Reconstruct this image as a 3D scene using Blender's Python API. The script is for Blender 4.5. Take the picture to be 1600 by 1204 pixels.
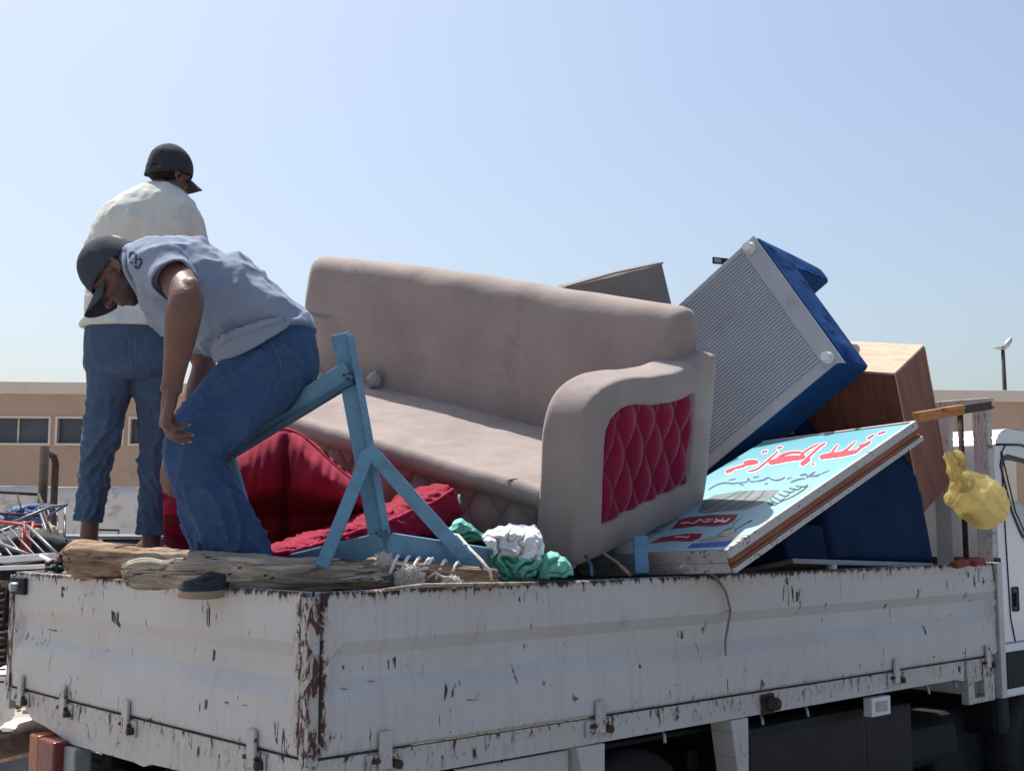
import bpy, bmesh, math, random
from math import sin, cos, pi, radians, sqrt
from mathutils import Vector as V, Matrix, Euler, noise
random.seed(7)
for o in list(bpy.data.objects): bpy.data.objects.remove(o)
SC = bpy.context.scene
COL = SC.collection

# ------------------------------------------------------------------ camera, world, sun, exposure
EYE = 1.574
FPX = 1913.0
PITCH = radians(6.48)
cam_d = bpy.data.cameras.new('camera'); cam = bpy.data.objects.new('camera', cam_d); COL.objects.link(cam)
cam_d.sensor_width = 36; cam_d.lens = 36 * FPX / 1600; cam_d.clip_end = 2000; cam_d.clip_start = .05
cam.location = (0, 0, EYE); cam.rotation_euler = (pi / 2 + PITCH, 0, 0)
SC.camera = cam
SUN_E, SUN_AZ = radians(64), radians(-37)
w = bpy.data.worlds.new('World'); SC.world = w; w.use_nodes = True
nt = w.node_tree; bg = nt.nodes['Background']
sky = nt.nodes.new('ShaderNodeTexSky'); sky.sky_type = 'NISHITA'; sky.sun_disc = False
sky.sun_elevation = SUN_E; sky.sun_rotation = SUN_AZ; sky.air_density = 1.1; sky.dust_density = 3.3; sky.ozone_density = 1.4
nt.links.new(sky.outputs[0], bg.inputs[0]); bg.inputs[1].default_value = .117
sd = bpy.data.lights.new('sun', 'SUN'); sun = bpy.data.objects.new('sun', sd); COL.objects.link(sun)
sd.energy = 5.0; sd.angle = radians(.55); sd.color = (1.0, .95, .87)
sv = V((cos(SUN_E) * sin(SUN_AZ), cos(SUN_E) * cos(SUN_AZ), sin(SUN_E)))
sun.rotation_euler = sv.to_track_quat('Z', 'Y').to_euler(); sun.location = sv * 30
vs = SC.view_settings; vs.view_transform = 'Standard'; vs.look = 'None'; vs.gamma = 1; vs.exposure = .48; vs.use_curve_mapping = False
SC.render.engine = 'CYCLES'
SC.cycles.max_bounces = 6; SC.cycles.use_denoising = True

# ------------------------------------------------------------------ where things stand
def at(px, py, Y):
    """a point seen at (px,py) of the 1600 px photograph, Y metres in front of the camera plane"""
    u = (px - 800) / FPX; v = (602 - py) / FPX; c, s = cos(PITCH), sin(PITCH)
    d = V((u, c - v * s, s + v * c))
    return V((0, 0, EYE)) + d * (Y / d.y)
YAW = radians(47.13)
TA = V((sin(YAW), cos(YAW), 0)); TB = V((-cos(YAW), sin(YAW), 0)); TC = V((-.544, 3.358, 0))
def T(t, s, z): return TC + TA * t + TB * s + V((0, 0, z))

# ------------------------------------------------------------------ tagging
def tag(o, label=None, cat=None, group=None, kind=None):
    if label: o['label'] = label
    if cat: o['category'] = cat
    if group: o['group'] = group
    if kind: o['kind'] = kind
    return o
def empty(name, loc=(0, 0, 0), rot=(0, 0, 0)):
    e = bpy.data.objects.new(name, None); e.location = loc; e.rotation_euler = rot; e.empty_display_size = .1
    COL.objects.link(e); return e
def child(o, parent):
    if parent is not None:
        o.parent = parent
    return o
def world_child(o, parent):
    """keeps the vertices (built in world space) where they are under a placed parent"""
    m = Matrix.LocRotScale(parent.location, parent.rotation_euler, None)
    if parent.parent is not None:
        m = Matrix.LocRotScale(parent.parent.location, parent.parent.rotation_euler, None) @ m
    o.data.transform(m.inverted()); o.parent = parent; return o

# ------------------------------------------------------------------ materials
MATS = {}
def nn(t, k, **kw):
    n = t.nodes.new(k)
    for a, b in kw.items():
        if a in n.inputs: n.inputs[a].default_value = b
        else: setattr(n, a, b)
    return n
def mat(name, base, rough=.8, var=.12, scale=6, bump=.15, bscale=60, metal=0, spec=.3, stain=None, stain_amt=.0, stain_scale=3, sheen=0, stretch=(1, 1, 1), weave=0, fade=0, trans=0, coat=0):
    m = bpy.data.materials.new(name); m.use_nodes = True; t = m.node_tree
    b = t.nodes['Principled BSDF']; L = t.links.new
    tc = nn(t, 'ShaderNodeTexCoord'); mp = nn(t, 'ShaderNodeMapping'); mp.inputs['Scale'].default_value = stretch
    L(tc.outputs['Object'], mp.inputs[0])
    n1 = nn(t, 'ShaderNodeTexNoise', Scale=scale, Detail=6.0, Roughness=.6); L(mp.outputs[0], n1.inputs['Vector'])
    mx = nn(t, 'ShaderNodeMix', data_type='RGBA')
    mr = nn(t, 'ShaderNodeMapRange'); mr.inputs[1].default_value = .3; mr.inputs[2].default_value = .7
    L(n1.outputs[0], mr.inputs[0]); L(mr.outputs[0], mx.inputs[0])
    lo = [c * (1 - var) for c in base]; hi = [min(1, c * (1 + var)) for c in base]
    mx.inputs[6].default_value = (*lo, 1); mx.inputs[7].default_value = (*hi, 1)
    col = mx.outputs[2]
    if stain:
        n2 = nn(t, 'ShaderNodeTexNoise', Scale=stain_scale, Detail=8.0, Roughness=.65, Distortion=.4); L(mp.outputs[0], n2.inputs['Vector'])
        r2 = nn(t, 'ShaderNodeMapRange'); r2.inputs[1].default_value = .52; r2.inputs[2].default_value = .72; r2.inputs[4].default_value = stain_amt
        L(n2.outputs[0], r2.inputs[0])
        m2 = nn(t, 'ShaderNodeMix', data_type='RGBA'); L(r2.outputs[0], m2.inputs[0]); L(col, m2.inputs[6]); m2.inputs[7].default_value = (*stain, 1)
        col = m2.outputs[2]
    L(col, b.inputs['Base Color'])
    b.inputs['Roughness'].default_value = rough; b.inputs['Metallic'].default_value = metal; b.inputs['Specular IOR Level'].default_value = spec
    if sheen: b.inputs['Sheen Weight'].default_value = sheen; b.inputs['Sheen Roughness'].default_value = .5
    if trans: b.inputs['Transmission Weight'].default_value = trans
    if coat: b.inputs['Coat Weight'].default_value = coat
    if bump:
        n3 = nn(t, 'ShaderNodeTexNoise', Scale=bscale, Detail=5.0, Roughness=.6); L(mp.outputs[0], n3.inputs['Vector'])
        bp = nn(t, 'ShaderNodeBump', Strength=bump, Distance=.01); L(n3.outputs[0], bp.inputs['Height'])
        if weave:
            n4 = nn(t, 'ShaderNodeTexNoise', Scale=weave, Detail=2.0); L(tc.outputs['Object'], n4.inputs['Vector'])
            b4 = nn(t, 'ShaderNodeBump', Strength=.35, Distance=.003); L(n4.outputs[0], b4.inputs['Height']); L(b4.outputs[0], bp.inputs['Normal'])
        L(bp.outputs[0], b.inputs['Normal'])
    MATS[name] = m; return m

def wood_mat(name, base, dark, scale=1.0, axis=(1, 12, 12), rough=.75, bump=.5, cracks=0):
    m = bpy.data.materials.new(name); m.use_nodes = True; t = m.node_tree; b = t.nodes['Principled BSDF']; L = t.links.new
    tc = nn(t, 'ShaderNodeTexCoord'); mp = nn(t, 'ShaderNodeMapping'); mp.inputs['Scale'].default_value = [a * scale for a in axis]
    L(tc.outputs['Object'], mp.inputs[0])
    n = nn(t, 'ShaderNodeTexNoise', Scale=3.0, Detail=9.0, Roughness=.62, Distortion=.6); L(mp.outputs[0], n.inputs['Vector'])
    r = nn(t, 'ShaderNodeValToRGB'); r.color_ramp.elements[0].position = .33; r.color_ramp.elements[0].color = (*dark, 1)
    r.color_ramp.elements[1].position = .62; r.color_ramp.elements[1].color = (*base, 1); L(n.outputs[0], r.inputs[0]); L(r.outputs[0], b.inputs['Base Color'])
    bp = nn(t, 'ShaderNodeBump', Strength=bump, Distance=.006); L(n.outputs[0], bp.inputs['Height']); L(bp.outputs[0], b.inputs['Normal'])
    if cracks:
        n2 = nn(t, 'ShaderNodeTexNoise', Scale=1.6, Detail=4.0, Roughness=.5, Distortion=.5); L(mp.outputs[0], n2.inputs['Vector'])
        d = nn(t, 'ShaderNodeMath', operation='SUBTRACT'); L(n2.outputs[0], d.inputs[0]); d.inputs[1].default_value = .5
        a_ = nn(t, 'ShaderNodeMath', operation='ABSOLUTE'); L(d.outputs[0], a_.inputs[0]); k = nn(t, 'ShaderNodeMapRange'); k.inputs[1].default_value = .004; k.inputs[2].default_value = .018; k.inputs[3].default_value = 1; k.inputs[4].default_value = 0; L(a_.outputs[0], k.inputs[0])
        n3 = nn(t, 'ShaderNodeTexNoise', Scale=.9, Detail=2.0); L(mp.outputs[0], n3.inputs['Vector']); g3 = nn(t, 'ShaderNodeMapRange'); g3.inputs[1].default_value = .47; g3.inputs[2].default_value = .56; g3.inputs[4].default_value = cracks; L(n3.outputs[0], g3.inputs[0])
        mu = nn(t, 'ShaderNodeMath', operation='MULTIPLY'); L(k.outputs[0], mu.inputs[0]); L(g3.outputs[0], mu.inputs[1])
        mx = nn(t, 'ShaderNodeMix', data_type='RGBA'); L(mu.outputs[0], mx.inputs[0]); L(r.outputs[0], mx.inputs[6]); mx.inputs[7].default_value = (dark[0] * .25, dark[1] * .25, dark[2] * .25, 1); L(mx.outputs[2], b.inputs['Base Color'])
        h_ = nn(t, 'ShaderNodeMath', operation='SUBTRACT'); L(n.outputs[0], h_.inputs[0]); L(mu.outputs[0], h_.inputs[1]); L(h_.outputs[0], bp.inputs['Height'])
    b.inputs['Roughness'].default_value = rough; b.inputs['Specular IOR Level'].default_value = .25
    MATS[name] = m; return m

def paint_chip(name, base, under, amt=.5, dens=(9, 2.6), rough=.45, dirt=(.36, .30, .23)):
    """old enamel on steel: UV is in metres (along, up); point attribute edge is 1 at worn edges"""
    m = bpy.data.materials.new(name); m.use_nodes = True; t = m.node_tree; b = t.nodes['Principled BSDF']; L = t.links.new
    uv = nn(t, 'ShaderNodeUVMap'); at_ = nn(t, 'ShaderNodeAttribute', attribute_name='edge')
    def noise_(sc, det, rg=.6, dist=0, off=0):
        mp = nn(t, 'ShaderNodeMapping'); mp.inputs['Scale'].default_value = (sc[0], sc[1], 1); mp.inputs['Location'].default_value = (off, off * 1.7, off); L(uv.outputs[0], mp.inputs[0])
        n = nn(t, 'ShaderNodeTexNoise', Scale=1.0, Detail=float(det), Roughness=rg, Distortion=dist); L(mp.outputs[0], n.inputs['Vector']); return n.outputs[0]
    def math_(op, a, b_=None, clamp=False):
        n = nn(t, 'ShaderNodeMath', operation=op, use_clamp=clamp)
        for i, x in enumerate((a, b_)):
            if x is None: continue
            if isinstance(x, (int, float)): n.inputs[i].default_value = x
            else: L(x, n.inputs[i])
        return n.outputs[0]
    def step(x, a, c, to=1.0):
        r = nn(t, 'ShaderNodeMapRange'); r.inputs[1].default_value = a; r.inputs[2].default_value = c; r.inputs[4].default_value = to; L(x, r.inputs[0]); return r.outputs[0]
    def scratches(sc, ang, w, gsc, g0, off, warp=.06):
        """thin dark lines: narrow bands where a stretched noise crosses its mean, kept only in patches"""
        mp = nn(t, 'ShaderNodeMapping'); mp.inputs['Scale'].default_value = (sc[0], sc[1], 1); mp.inputs['Rotation'].default_value = (0, 0, ang); mp.inputs['Location'].default_value = (off, off, 0); L(uv.outputs[0], mp.inputs[0])
        n = nn(t, 'ShaderNodeTexNoise', Scale=1.0, Detail=3.0, Roughness=.45, Distortion=warp); L(mp.outputs[0], n.inputs['Vector'])
        d = math_('ABSOLUTE', math_('SUBTRACT', n.outputs[0], .5)); ln = step(d, w, w * .45)
        return math_('MULTIPLY', ln, step(noise_(gsc, 3, .6, 0, off + 5), g0, g0 + .03))
    strokes = step(noise_((dens[0] * 3.2, dens[1] * 3.0), 5, .62, .9, 3), .725 - .04 * amt, .735 - .04 * amt)
    small = step(noise_((70, 26), 5, .62, .5, 9), .73, .745); small = math_('MULTIPLY', small, step(noise_((3.1, 6), 3, .6, 0, 2), .50, .56))
    s1 = scratches((13, 1.1), .10, .018, (6, 7), .60, 1); s2 = scratches((11, 1.3), -.35, .014, (7, 8), .63, 14); s3 = scratches((1.2, 12), .10, .012, (3, 9), .64, 23)
    e = math_('ADD', noise_((34, 15), 7, .72, 1.0, 4), math_('MULTIPLY', at_.outputs['Fac'], .30 * (.6 + amt * .5)))
    edge = step(e, .72, .745)
    chips = math_('MAXIMUM', math_('MAXIMUM', math_('MAXIMUM', strokes, small), edge), math_('MAXIMUM', s1, math_('MAXIMUM', s2, s3)))
    g1 = step(noise_((46, 1.8), 8, .68, .35, 6), .50, .78, .42); g2 = step(noise_((1.6, 3.5), 6, .65, .3, 8), .42, .75, .40); g3 = step(noise_((13, 5), 7, .7, .6, 11), .60, .74, .45)
    g3 = math_('MULTIPLY', g3, step(noise_((1.1, 1.6), 2, .5, 0, 12), .5, .6))
    gr = math_('ADD', math_('ADD', g1, math_('MULTIPLY', g2, .6)), g3); gr = math_('ADD', gr, math_('MULTIPLY', at_.outputs['Fac'], .30), True)
    m1 = nn(t, 'ShaderNodeMix', data_type='RGBA'); L(gr, m1.inputs[0]); m1.inputs[6].default_value = (*base, 1); m1.inputs[7].default_value = (*dirt, 1)
    bl = math_('MAXIMUM', step(e, .63, .73, .55), step(noise_((dens[0] * 3.2, dens[1] * 3.0), 5, .62, .9, 3), .64, .71, .45)); drip = math_('MULTIPLY', step(noise_((60, 2.6), 5, .6, .2, 17), .60, .70, .6), step(noise_((4, 3.5), 3, .6, 0, 19), .56, .66))
    mb = nn(t, 'ShaderNodeMix', data_type='RGBA'); L(math_('MAXIMUM', bl, drip), mb.inputs[0]); L(m1.outputs[2], mb.inputs[6]); mb.inputs[7].default_value = (.17, .115, .08, 1); m1 = mb
    un = nn(t, 'ShaderNodeMix', data_type='RGBA'); L(noise_((30, 30), 4), un.inputs[0]); un.inputs[6].default_value = (*under, 1); un.inputs[7].default_value = (under[0] * 2.4, under[1] * 1.6, under[2] * 1.3, 1)
    m2 = nn(t, 'ShaderNodeMix', data_type='RGBA'); L(chips, m2.inputs[0]); L(m1.outputs[2], m2.inputs[6]); L(un.outputs[2], m2.inputs[7])
    L(m2.outputs[2], b.inputs['Base Color'])
    rr = step(chips, 0, 1, .40); L(math_('ADD', rr, rough), b.inputs['Roughness'])
    inv = math_('MULTIPLY', chips, -1.0); h = math_('ADD', inv, math_('MULTIPLY', noise_((5, 5), 3), .8))
    bp = nn(t, 'ShaderNodeBump', Strength=.5, Distance=.0025); L(h, bp.inputs['Height']); L(bp.outputs[0], b.inputs['Normal'])
    b.inputs['Specular IOR Level'].default_value = .35
    MATS[name] = m; return m

WHITE_CHIP = paint_chip('chipped white truck enamel', (.50, .485, .48), (.028, .022, .024), .55)
WHITE_CHIP2 = paint_chip('flaking white frame enamel', (.47, .45, .45), (.05, .027, .024), 1.0, (16, 7))
RUST = mat('rusted steel', (.055, .036, .03), .85, .5, 20, .6, 120, stain=(.13, .062, .040), stain_amt=.7)
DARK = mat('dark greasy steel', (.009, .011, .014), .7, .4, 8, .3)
TANK = mat('grimy black tank', (.012, .012, .014), .6, .5, 5, .3, stain=(.03, .026, .024), stain_amt=.6)
RUBBER = mat('tyre rubber', (.02, .02, .021), .85, .3, 15, .3)
CABW = mat('faded white cab enamel', (.70, .71, .73), .28, .05, 3, .02, spec=.5, stain=(.5, .45, .38), stain_amt=.35, coat=.3)
def worn_ridges(m, amt, tint=1.0, lo=.50, hi=.60):
    t = m.node_tree; b = t.nodes['Principled BSDF']; L = t.links.new; src = b.inputs['Base Color'].links[0].from_socket
    g = nn(t, 'ShaderNodeNewGeometry'); r = nn(t, 'ShaderNodeMapRange'); r.inputs[1].default_value = lo; r.inputs[2].default_value = hi; r.inputs[4].default_value = amt; L(g.outputs['Pointiness'], r.inputs[0])
    mx = nn(t, 'ShaderNodeMix', data_type='RGBA'); mx.blend_type = 'SCREEN'; L(r.outputs[0], mx.inputs[0]); L(src, mx.inputs[6]); mx.inputs[7].default_value = (.22 * tint, .27 * tint, .34 * tint, 1); L(mx.outputs[2], b.inputs['Base Color'])
BLACKP = mat('black plastic trim', (.02, .022, .026), .45, .2)
GREYM = mat('grey metal', (.32, .34, .36), .45, .2, 8, .2, metal=.5)
TAUPE = mat('taupe velvet', (.285, .238, .222), .95, .14, 4, .35, 11, sheen=.15, stain=(.19, .145, .145), stain_amt=.8, stain_scale=2.6, weave=260)
TAUPED = mat('taupe tufted velvet', (.275, .215, .205), .95, .10, 5, .2, 20, sheen=.12, stain=(.2, .135, .12), stain_amt=.5, weave=260)
REDV = mat('crimson velvet', (.215, .008, .042), .9, .12, 5, .2, 18, spec=.08, sheen=.25, weave=240)
REDC = mat('crimson cotton', (.245, .007, .032), .9, .12, 4, .35, 22, sheen=.0, weave=200)
REDP = mat('crimson piping', (.42, .015, .06), .8, .1)
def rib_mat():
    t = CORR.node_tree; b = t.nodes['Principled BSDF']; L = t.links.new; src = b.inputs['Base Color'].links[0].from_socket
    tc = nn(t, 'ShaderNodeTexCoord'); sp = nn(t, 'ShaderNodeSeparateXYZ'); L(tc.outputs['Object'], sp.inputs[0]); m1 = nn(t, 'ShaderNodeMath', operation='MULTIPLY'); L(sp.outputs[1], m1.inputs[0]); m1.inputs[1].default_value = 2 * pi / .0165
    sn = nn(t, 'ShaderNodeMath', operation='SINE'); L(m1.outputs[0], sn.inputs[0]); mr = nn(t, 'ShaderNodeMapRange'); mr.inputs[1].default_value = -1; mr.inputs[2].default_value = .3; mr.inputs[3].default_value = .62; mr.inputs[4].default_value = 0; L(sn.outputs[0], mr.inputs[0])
    mx = nn(t, 'ShaderNodeMix', data_type='RGBA'); L(mr.outputs[0], mx.inputs[0]); L(src, mx.inputs[6]); mx.inputs[7].default_value = (.13, .145, .16, 1); L(mx.outputs[2], b.inputs['Base Color'])  # grooves coloured darker: shade between the ribs painted in
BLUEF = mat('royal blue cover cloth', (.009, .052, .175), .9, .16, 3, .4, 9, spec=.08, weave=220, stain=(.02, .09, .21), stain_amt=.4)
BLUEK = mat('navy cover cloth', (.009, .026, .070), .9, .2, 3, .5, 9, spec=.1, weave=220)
GREYF = mat('grey underside fabric', (.36, .38, .41), .85, .12, 3, .15, 40, stain=(.22, .20, .19), stain_amt=.6)
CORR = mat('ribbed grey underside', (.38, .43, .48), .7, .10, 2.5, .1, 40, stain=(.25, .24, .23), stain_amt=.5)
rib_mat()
WPLAST = mat('white plastic', (.66, .67, .68), .4, .06)
GREYC = mat('grey velvet cushion', (.20, .175, .165), .95, .12, 6, .25, 18, sheen=.3, weave=220)
SKIN = None
DENIM1 = mat('mid blue denim', (.032, .072, .165), .92, .16, 7, .35, 45, weave=420, stain=(.06, .12, .22), stain_amt=.6, stain_scale=3.5)
DENIM2 = mat('washed grey blue denim', (.05, .085, .15), .92, .16, 7, .35, 45, weave=420, stain=(.09, .14, .21), stain_amt=.7, stain_scale=4.5)
worn_ridges(DENIM1, .20); worn_ridges(DENIM2, .20)
SHIRTG = mat('pale blue grey knit', (.225, .27, .36), .92, .05, 8, .18, 40, weave=380)
SHIRTC = mat('cream knit', (.56, .57, .54), .92, .04, 8, .18, 30, weave=380)
CAPB = mat('black cotton cap', (.028, .033, .042), .9, .15, 10, .2, weave=350)
CAPG = mat('charcoal cotton cap', (.04, .048, .064), .9, .15, 10, .2, weave=350)
HAIR = mat('short black hair', (.012, .010, .010), .8, .3, 60, .8, 220)
NAIL = mat('fingernail', (.45, .28, .24), .4, .05)
EYEW = mat('eye white', (.6, .57, .53), .3, .02)
EYED = mat('dark iris', (.02, .012, .01), .2, .02)
SOLE = mat('tan rubber sole', (.34, .25, .17), .8, .15, 20, .3)
SHOED = mat('dark shoe leather', (.03, .035, .045), .6, .3, 20, .3)
DRIFT = wood_mat('weathered grey driftwood', (.44, .38, .31), (.17, .135, .105), 1, (1.6, 14, 14), .9, 1.0, .95)
DRIFT2 = wood_mat('brown split log', (.36, .25, .165), (.15, .09, .055), 1, (1.6, 12, 12), .9, .9, .9)
PLY = wood_mat('pale plywood', (.60, .43, .32), (.44, .29, .21), 1, (2, 14, 14), .7, .2)
VENEER = wood_mat('brown veneer', (.24, .105, .078), (.15, .062, .048), 1, (9, 9, 1.2), .55, .15)
SIGNWOOD = wood_mat('reddish board edge', (.30, .12, .07), (.17, .062, .036), 1, (1.2, 16, 16), .7, .3)
AMBERW = wood_mat('amber batten', (.50, .22, .06), (.34, .13, .035), 1, (2, 14, 14), .6, .2)
BROWNW = wood_mat('dark brown batten', (.06, .03, .022), (.03, .016, .012), 1, (2, 14, 14), .6, .2)
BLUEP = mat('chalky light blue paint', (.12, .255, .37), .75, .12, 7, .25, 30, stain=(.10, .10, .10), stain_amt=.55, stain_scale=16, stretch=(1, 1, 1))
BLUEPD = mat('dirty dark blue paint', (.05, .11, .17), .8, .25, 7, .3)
ROPE = mat('cotton rope', (.62, .56, .48), .95, .12, 40, .6, 200)
FLUFF = mat('frayed white cotton', (.82, .79, .74), .98, .1, 40, .6, 200)
YBAG = mat('thin yellow plastic bag', (.76, .68, .40), .33, .12, 9, .6, 26, spec=.5, stain=(.72, .55, .20), stain_amt=.7, stain_scale=6)
_t = YBAG.node_tree; _p = _t.nodes['Principled BSDF']; _tr = nn(_t, 'ShaderNodeBsdfTranslucent'); _mx = nn(_t, 'ShaderNodeMixShader'); _mx.inputs[0].default_value = .75; _tr.inputs[0].default_value = (.84, .74, .42, 1)
_t.links.new(_p.outputs[0], _mx.inputs[1]); _t.links.new(_tr.outputs[0], _mx.inputs[2]); _t.links.new(_mx.outputs[0], _t.nodes['Material Output'].inputs[0])
MINT = mat('mint green woven sack', (.16, .46, .38), .7, .15, 12, .3, 60)
STONE = mat('bundle of grey cloth', (.30, .31, .33), .95, .2, 30, .5, 90)
BLDG = mat('ochre plaster', (.44, .32, .245), .95, .07, .6, .1, 20, stain=(.30, .22, .17), stain_amt=.8, stain_scale=.9)
PARA = mat('pale plaster band', (.62, .54, .47), .95, .06, .8, .1, 20, stain=(.50, .42, .35), stain_amt=.5, stain_scale=.7)
LOWW = mat('peeling whitewash', (.60, .57, .55), .95, .08, 1.2, .3, 14, stain=(.22, .18, .15), stain_amt=1.0, stain_scale=2.2)
WFRAME = mat('pale window frame', (.62, .56, .48), .7, .05)
WPANE = mat('dusty window pane', (.06, .075, .10), .25, .2, 1.5, .02, spec=.5)
GROUND = mat('dusty pale ground', (.35, .315, .275), .97, .2, .5, .6, 8, stain=(.24, .21, .18), stain_amt=.7, stain_scale=.8)
GALV = mat('galvanised scrap', (.15, .16, .18), .5, .2, 8, .2, metal=.6)
TARP = mat('blue tarpaulin', (.035, .085, .22), .6, .2, 4, .3)
CARD = mat('sun bleached cardboard', (.50, .38, .27), .95, .15, 5, .3)
REDTUBE = mat('red enamel tube', (.28, .03, .03), .5, .2)
BRICKM = mat('red brick', (.24, .07, .05), .95, .15, 20, .4)
LEAF = mat('dusty green leaves', (.05, .09, .035), .9, .4, 3, 0)
CLOTHW = mat('white cotton cloth', (.76, .75, .74), .9, .05, 10, .3, 20, weave=300)
GLASS = bpy.data.materials.new('cab window glass'); GLASS.use_nodes = True
_b = GLASS.node_tree.nodes['Principled BSDF']; _b.inputs['Base Color'].default_value = (.90, .94, .92, 1); _b.inputs['Roughness'].default_value = .03
_b.inputs['Transmission Weight'].default_value = 1; _b.inputs['IOR'].default_value = 1.03; _b.inputs['Specular IOR Level'].default_value = 1.0
INTER = mat('cab interior', (.34, .33, .31), .9, .1)
AMBERL = mat('amber lamp lens', (.32, .085, .03), .3, .2, 20, stain=(.12, .06, .04), stain_amt=.6); REDL = mat('red lamp lens', (.17, .045, .035), .35, .25, 30)

def skin_mat():
    m = mat('tanned brown skin', (.135, .067, .052), .52, .16, 14, .22, 90, spec=.4)
    t = m.node_tree; b = t.nodes['Principled BSDF']; L = t.links.new
    src = b.inputs['Base Color'].links[0].from_socket
    a = nn(t, 'ShaderNodeAttribute', attribute_name='beard'); n = nn(t, 'ShaderNodeTexNoise', Scale=240.0, Detail=3.0)
    ad = nn(t, 'ShaderNodeMath', operation='MULTIPLY'); L(a.outputs['Fac'], ad.inputs[0])
    mr = nn(t, 'ShaderNodeMapRange'); mr.inputs[1].default_value = .25; mr.inputs[2].default_value = .6; mr.inputs[3].default_value = .55; mr.inputs[4].default_value = 1.0
    L(n.outputs[0], mr.inputs[0]); L(mr.outputs[0], ad.inputs[1])
    mx = nn(t, 'ShaderNodeMix', data_type='RGBA'); L(ad.outputs[0], mx.inputs[0]); L(src, mx.inputs[6]); mx.inputs[7].default_value = (.018, .014, .014, 1)
    L(mx.outputs[2], b.inputs['Base Color']); b.inputs['Subsurface Weight'].default_value = .0
    return m
SKIN = skin_mat()

# ------------------------------------------------------------------ mesh helpers
def mesh_obj(name, verts, faces, m, parent=None, smooth=False, uvs=None, world=False):
    me = bpy.data.meshes.new(name); me.from_pydata([tuple(v) for v in verts], [], faces); me.update()
    if smooth: me.shade_smooth()
    ob = bpy.data.objects.new(name, me); COL.objects.link(ob)
    if m is not None: me.materials.append(m)
    if parent is not None:
        if world: world_child(ob, parent)
        else: ob.parent = parent
    return ob
def bm_obj(name, bm, m, parent=None, smooth=False, world=False):
    me = bpy.data.meshes.new(name); bm.normal_update(); bm.to_mesh(me); bm.free()
    if smooth: me.shade_smooth()
    ob = bpy.data.objects.new(name, me); COL.objects.link(ob)
    if m is not None: me.materials.append(m)
    if parent is not None:
        if world: world_child(ob, parent)
        else: ob.parent = parent
    return ob
def bevel_bm(bm, r, seg=2):
    if r > 0: bmesh.ops.bevel(bm, geom=list(bm.edges), offset=r, segments=seg, affect='EDGES', profile=.5)
def box_bm(bm, lo, hi, r=0, M=None, seg=2):
    b2 = bmesh.new(); bmesh.ops.create_cube(b2, size=1)
    for v in b2.verts: v.co = V([lo[i] + (v.co[i] + .5) * (hi[i] - lo[i]) for i in range(3)])
    bevel_bm(b2, r, seg)
    if M is not None: bmesh.ops.transform(b2, matrix=M, verts=b2.verts)
    tmp = bpy.data.meshes.new('t'); b2.to_mesh(tmp); b2.free(); bm.from_mesh(tmp); bpy.data.meshes.remove(tmp)
def box(name, lo, hi, m, parent=None, r=.004, M=None, world=False, smooth=False):
    bm = bmesh.new(); box_bm(bm, lo, hi, r, M); return bm_obj(name, bm, m, parent, smooth, world)
def hexa(name, pts8, m, parent=None, r=.003, world=True):
    """box through 8 corners: bottom ring then top ring"""
    bm = bmesh.new(); vs = [bm.verts.new(p) for p in pts8]
    for f in ((0, 3, 2, 1), (4, 5, 6, 7), (0, 1, 5, 4), (1, 2, 6, 5), (2, 3, 7, 6), (3, 0, 4, 7)): bm.faces.new([vs[i] for i in f])
    bmesh.ops.recalc_face_normals(bm, faces=bm.faces); bevel_bm(bm, r, 2)
    return bm_obj(name, bm, m, parent, False, world)
def beam(name, p, q, wid, dep, m, parent=None, up=(0, 0, 1), r=.003, world=True):
    p, q = V(p), V(q); d = (q - p).normalized(); u = V(up); s = d.cross(u).normalized(); u = s.cross(d).normalized()
    a, b = s * wid / 2, u * dep / 2
    return hexa(name, [p - a - b, p + a - b, q + a - b, q - a - b, p - a + b, p + a + b, q + a + b, q - a + b], m, parent, r, world)
def tube_geo(pts, rad, n=8, caps=True):
    pts = [V(p) for p in pts]; vs, fs = [], []
    R = rad if isinstance(rad, (list, tuple)) else [rad] * len(pts)
    prev = None
    for i, p in enumerate(pts):
        d = (pts[min(i + 1, len(pts) - 1)] - pts[max(i - 1, 0)]).normalized()
        if prev is None:
            u = d.orthogonal().normalized()
        else:
            u = (prev - d * prev.dot(d)).normalized()
        prev = u; w_ = d.cross(u)
        for k in range(n):
            a = 2 * pi * k / n; vs.append(p + (u * cos(a) + w_ * sin(a)) * R[i])
    for i in range(len(pts) - 1):
        for k in range(n):
            a, b = i * n + k, i * n + (k + 1) % n; fs.append((a, b, b + n, a + n))
    if caps: fs.append(tuple(range(n))[::-1]); fs.append(tuple(range((len(pts) - 1) * n, len(pts) * n)))
    return vs, fs
def tube(name, pts, rad, m, parent=None, n=8, world=True):
    v, f = tube_geo(pts, rad, n); return mesh_obj(name, v, f, m, parent, True, world=world)
def catmull(P, n):
    """P: list of tuples of floats; n samples per segment"""
    out = []
    for i in range(len(P) - 1):
        p0, p1, p2, p3 = P[max(i - 1, 0)], P[i], P[i + 1], P[min(i + 2, len(P) - 1)]
        for k in range(n):
            t = k / n
            out.append(tuple(.5 * ((2 * b) + (-a + c) * t + (2 * a - 5 * b + 4 * c - d) * t * t + (-a + 3 * b - 3 * c + d) * t ** 3) for a, b, c, d in zip(p0, p1, p2, p3)))
    out.append(tuple(P[-1])); return out

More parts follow.
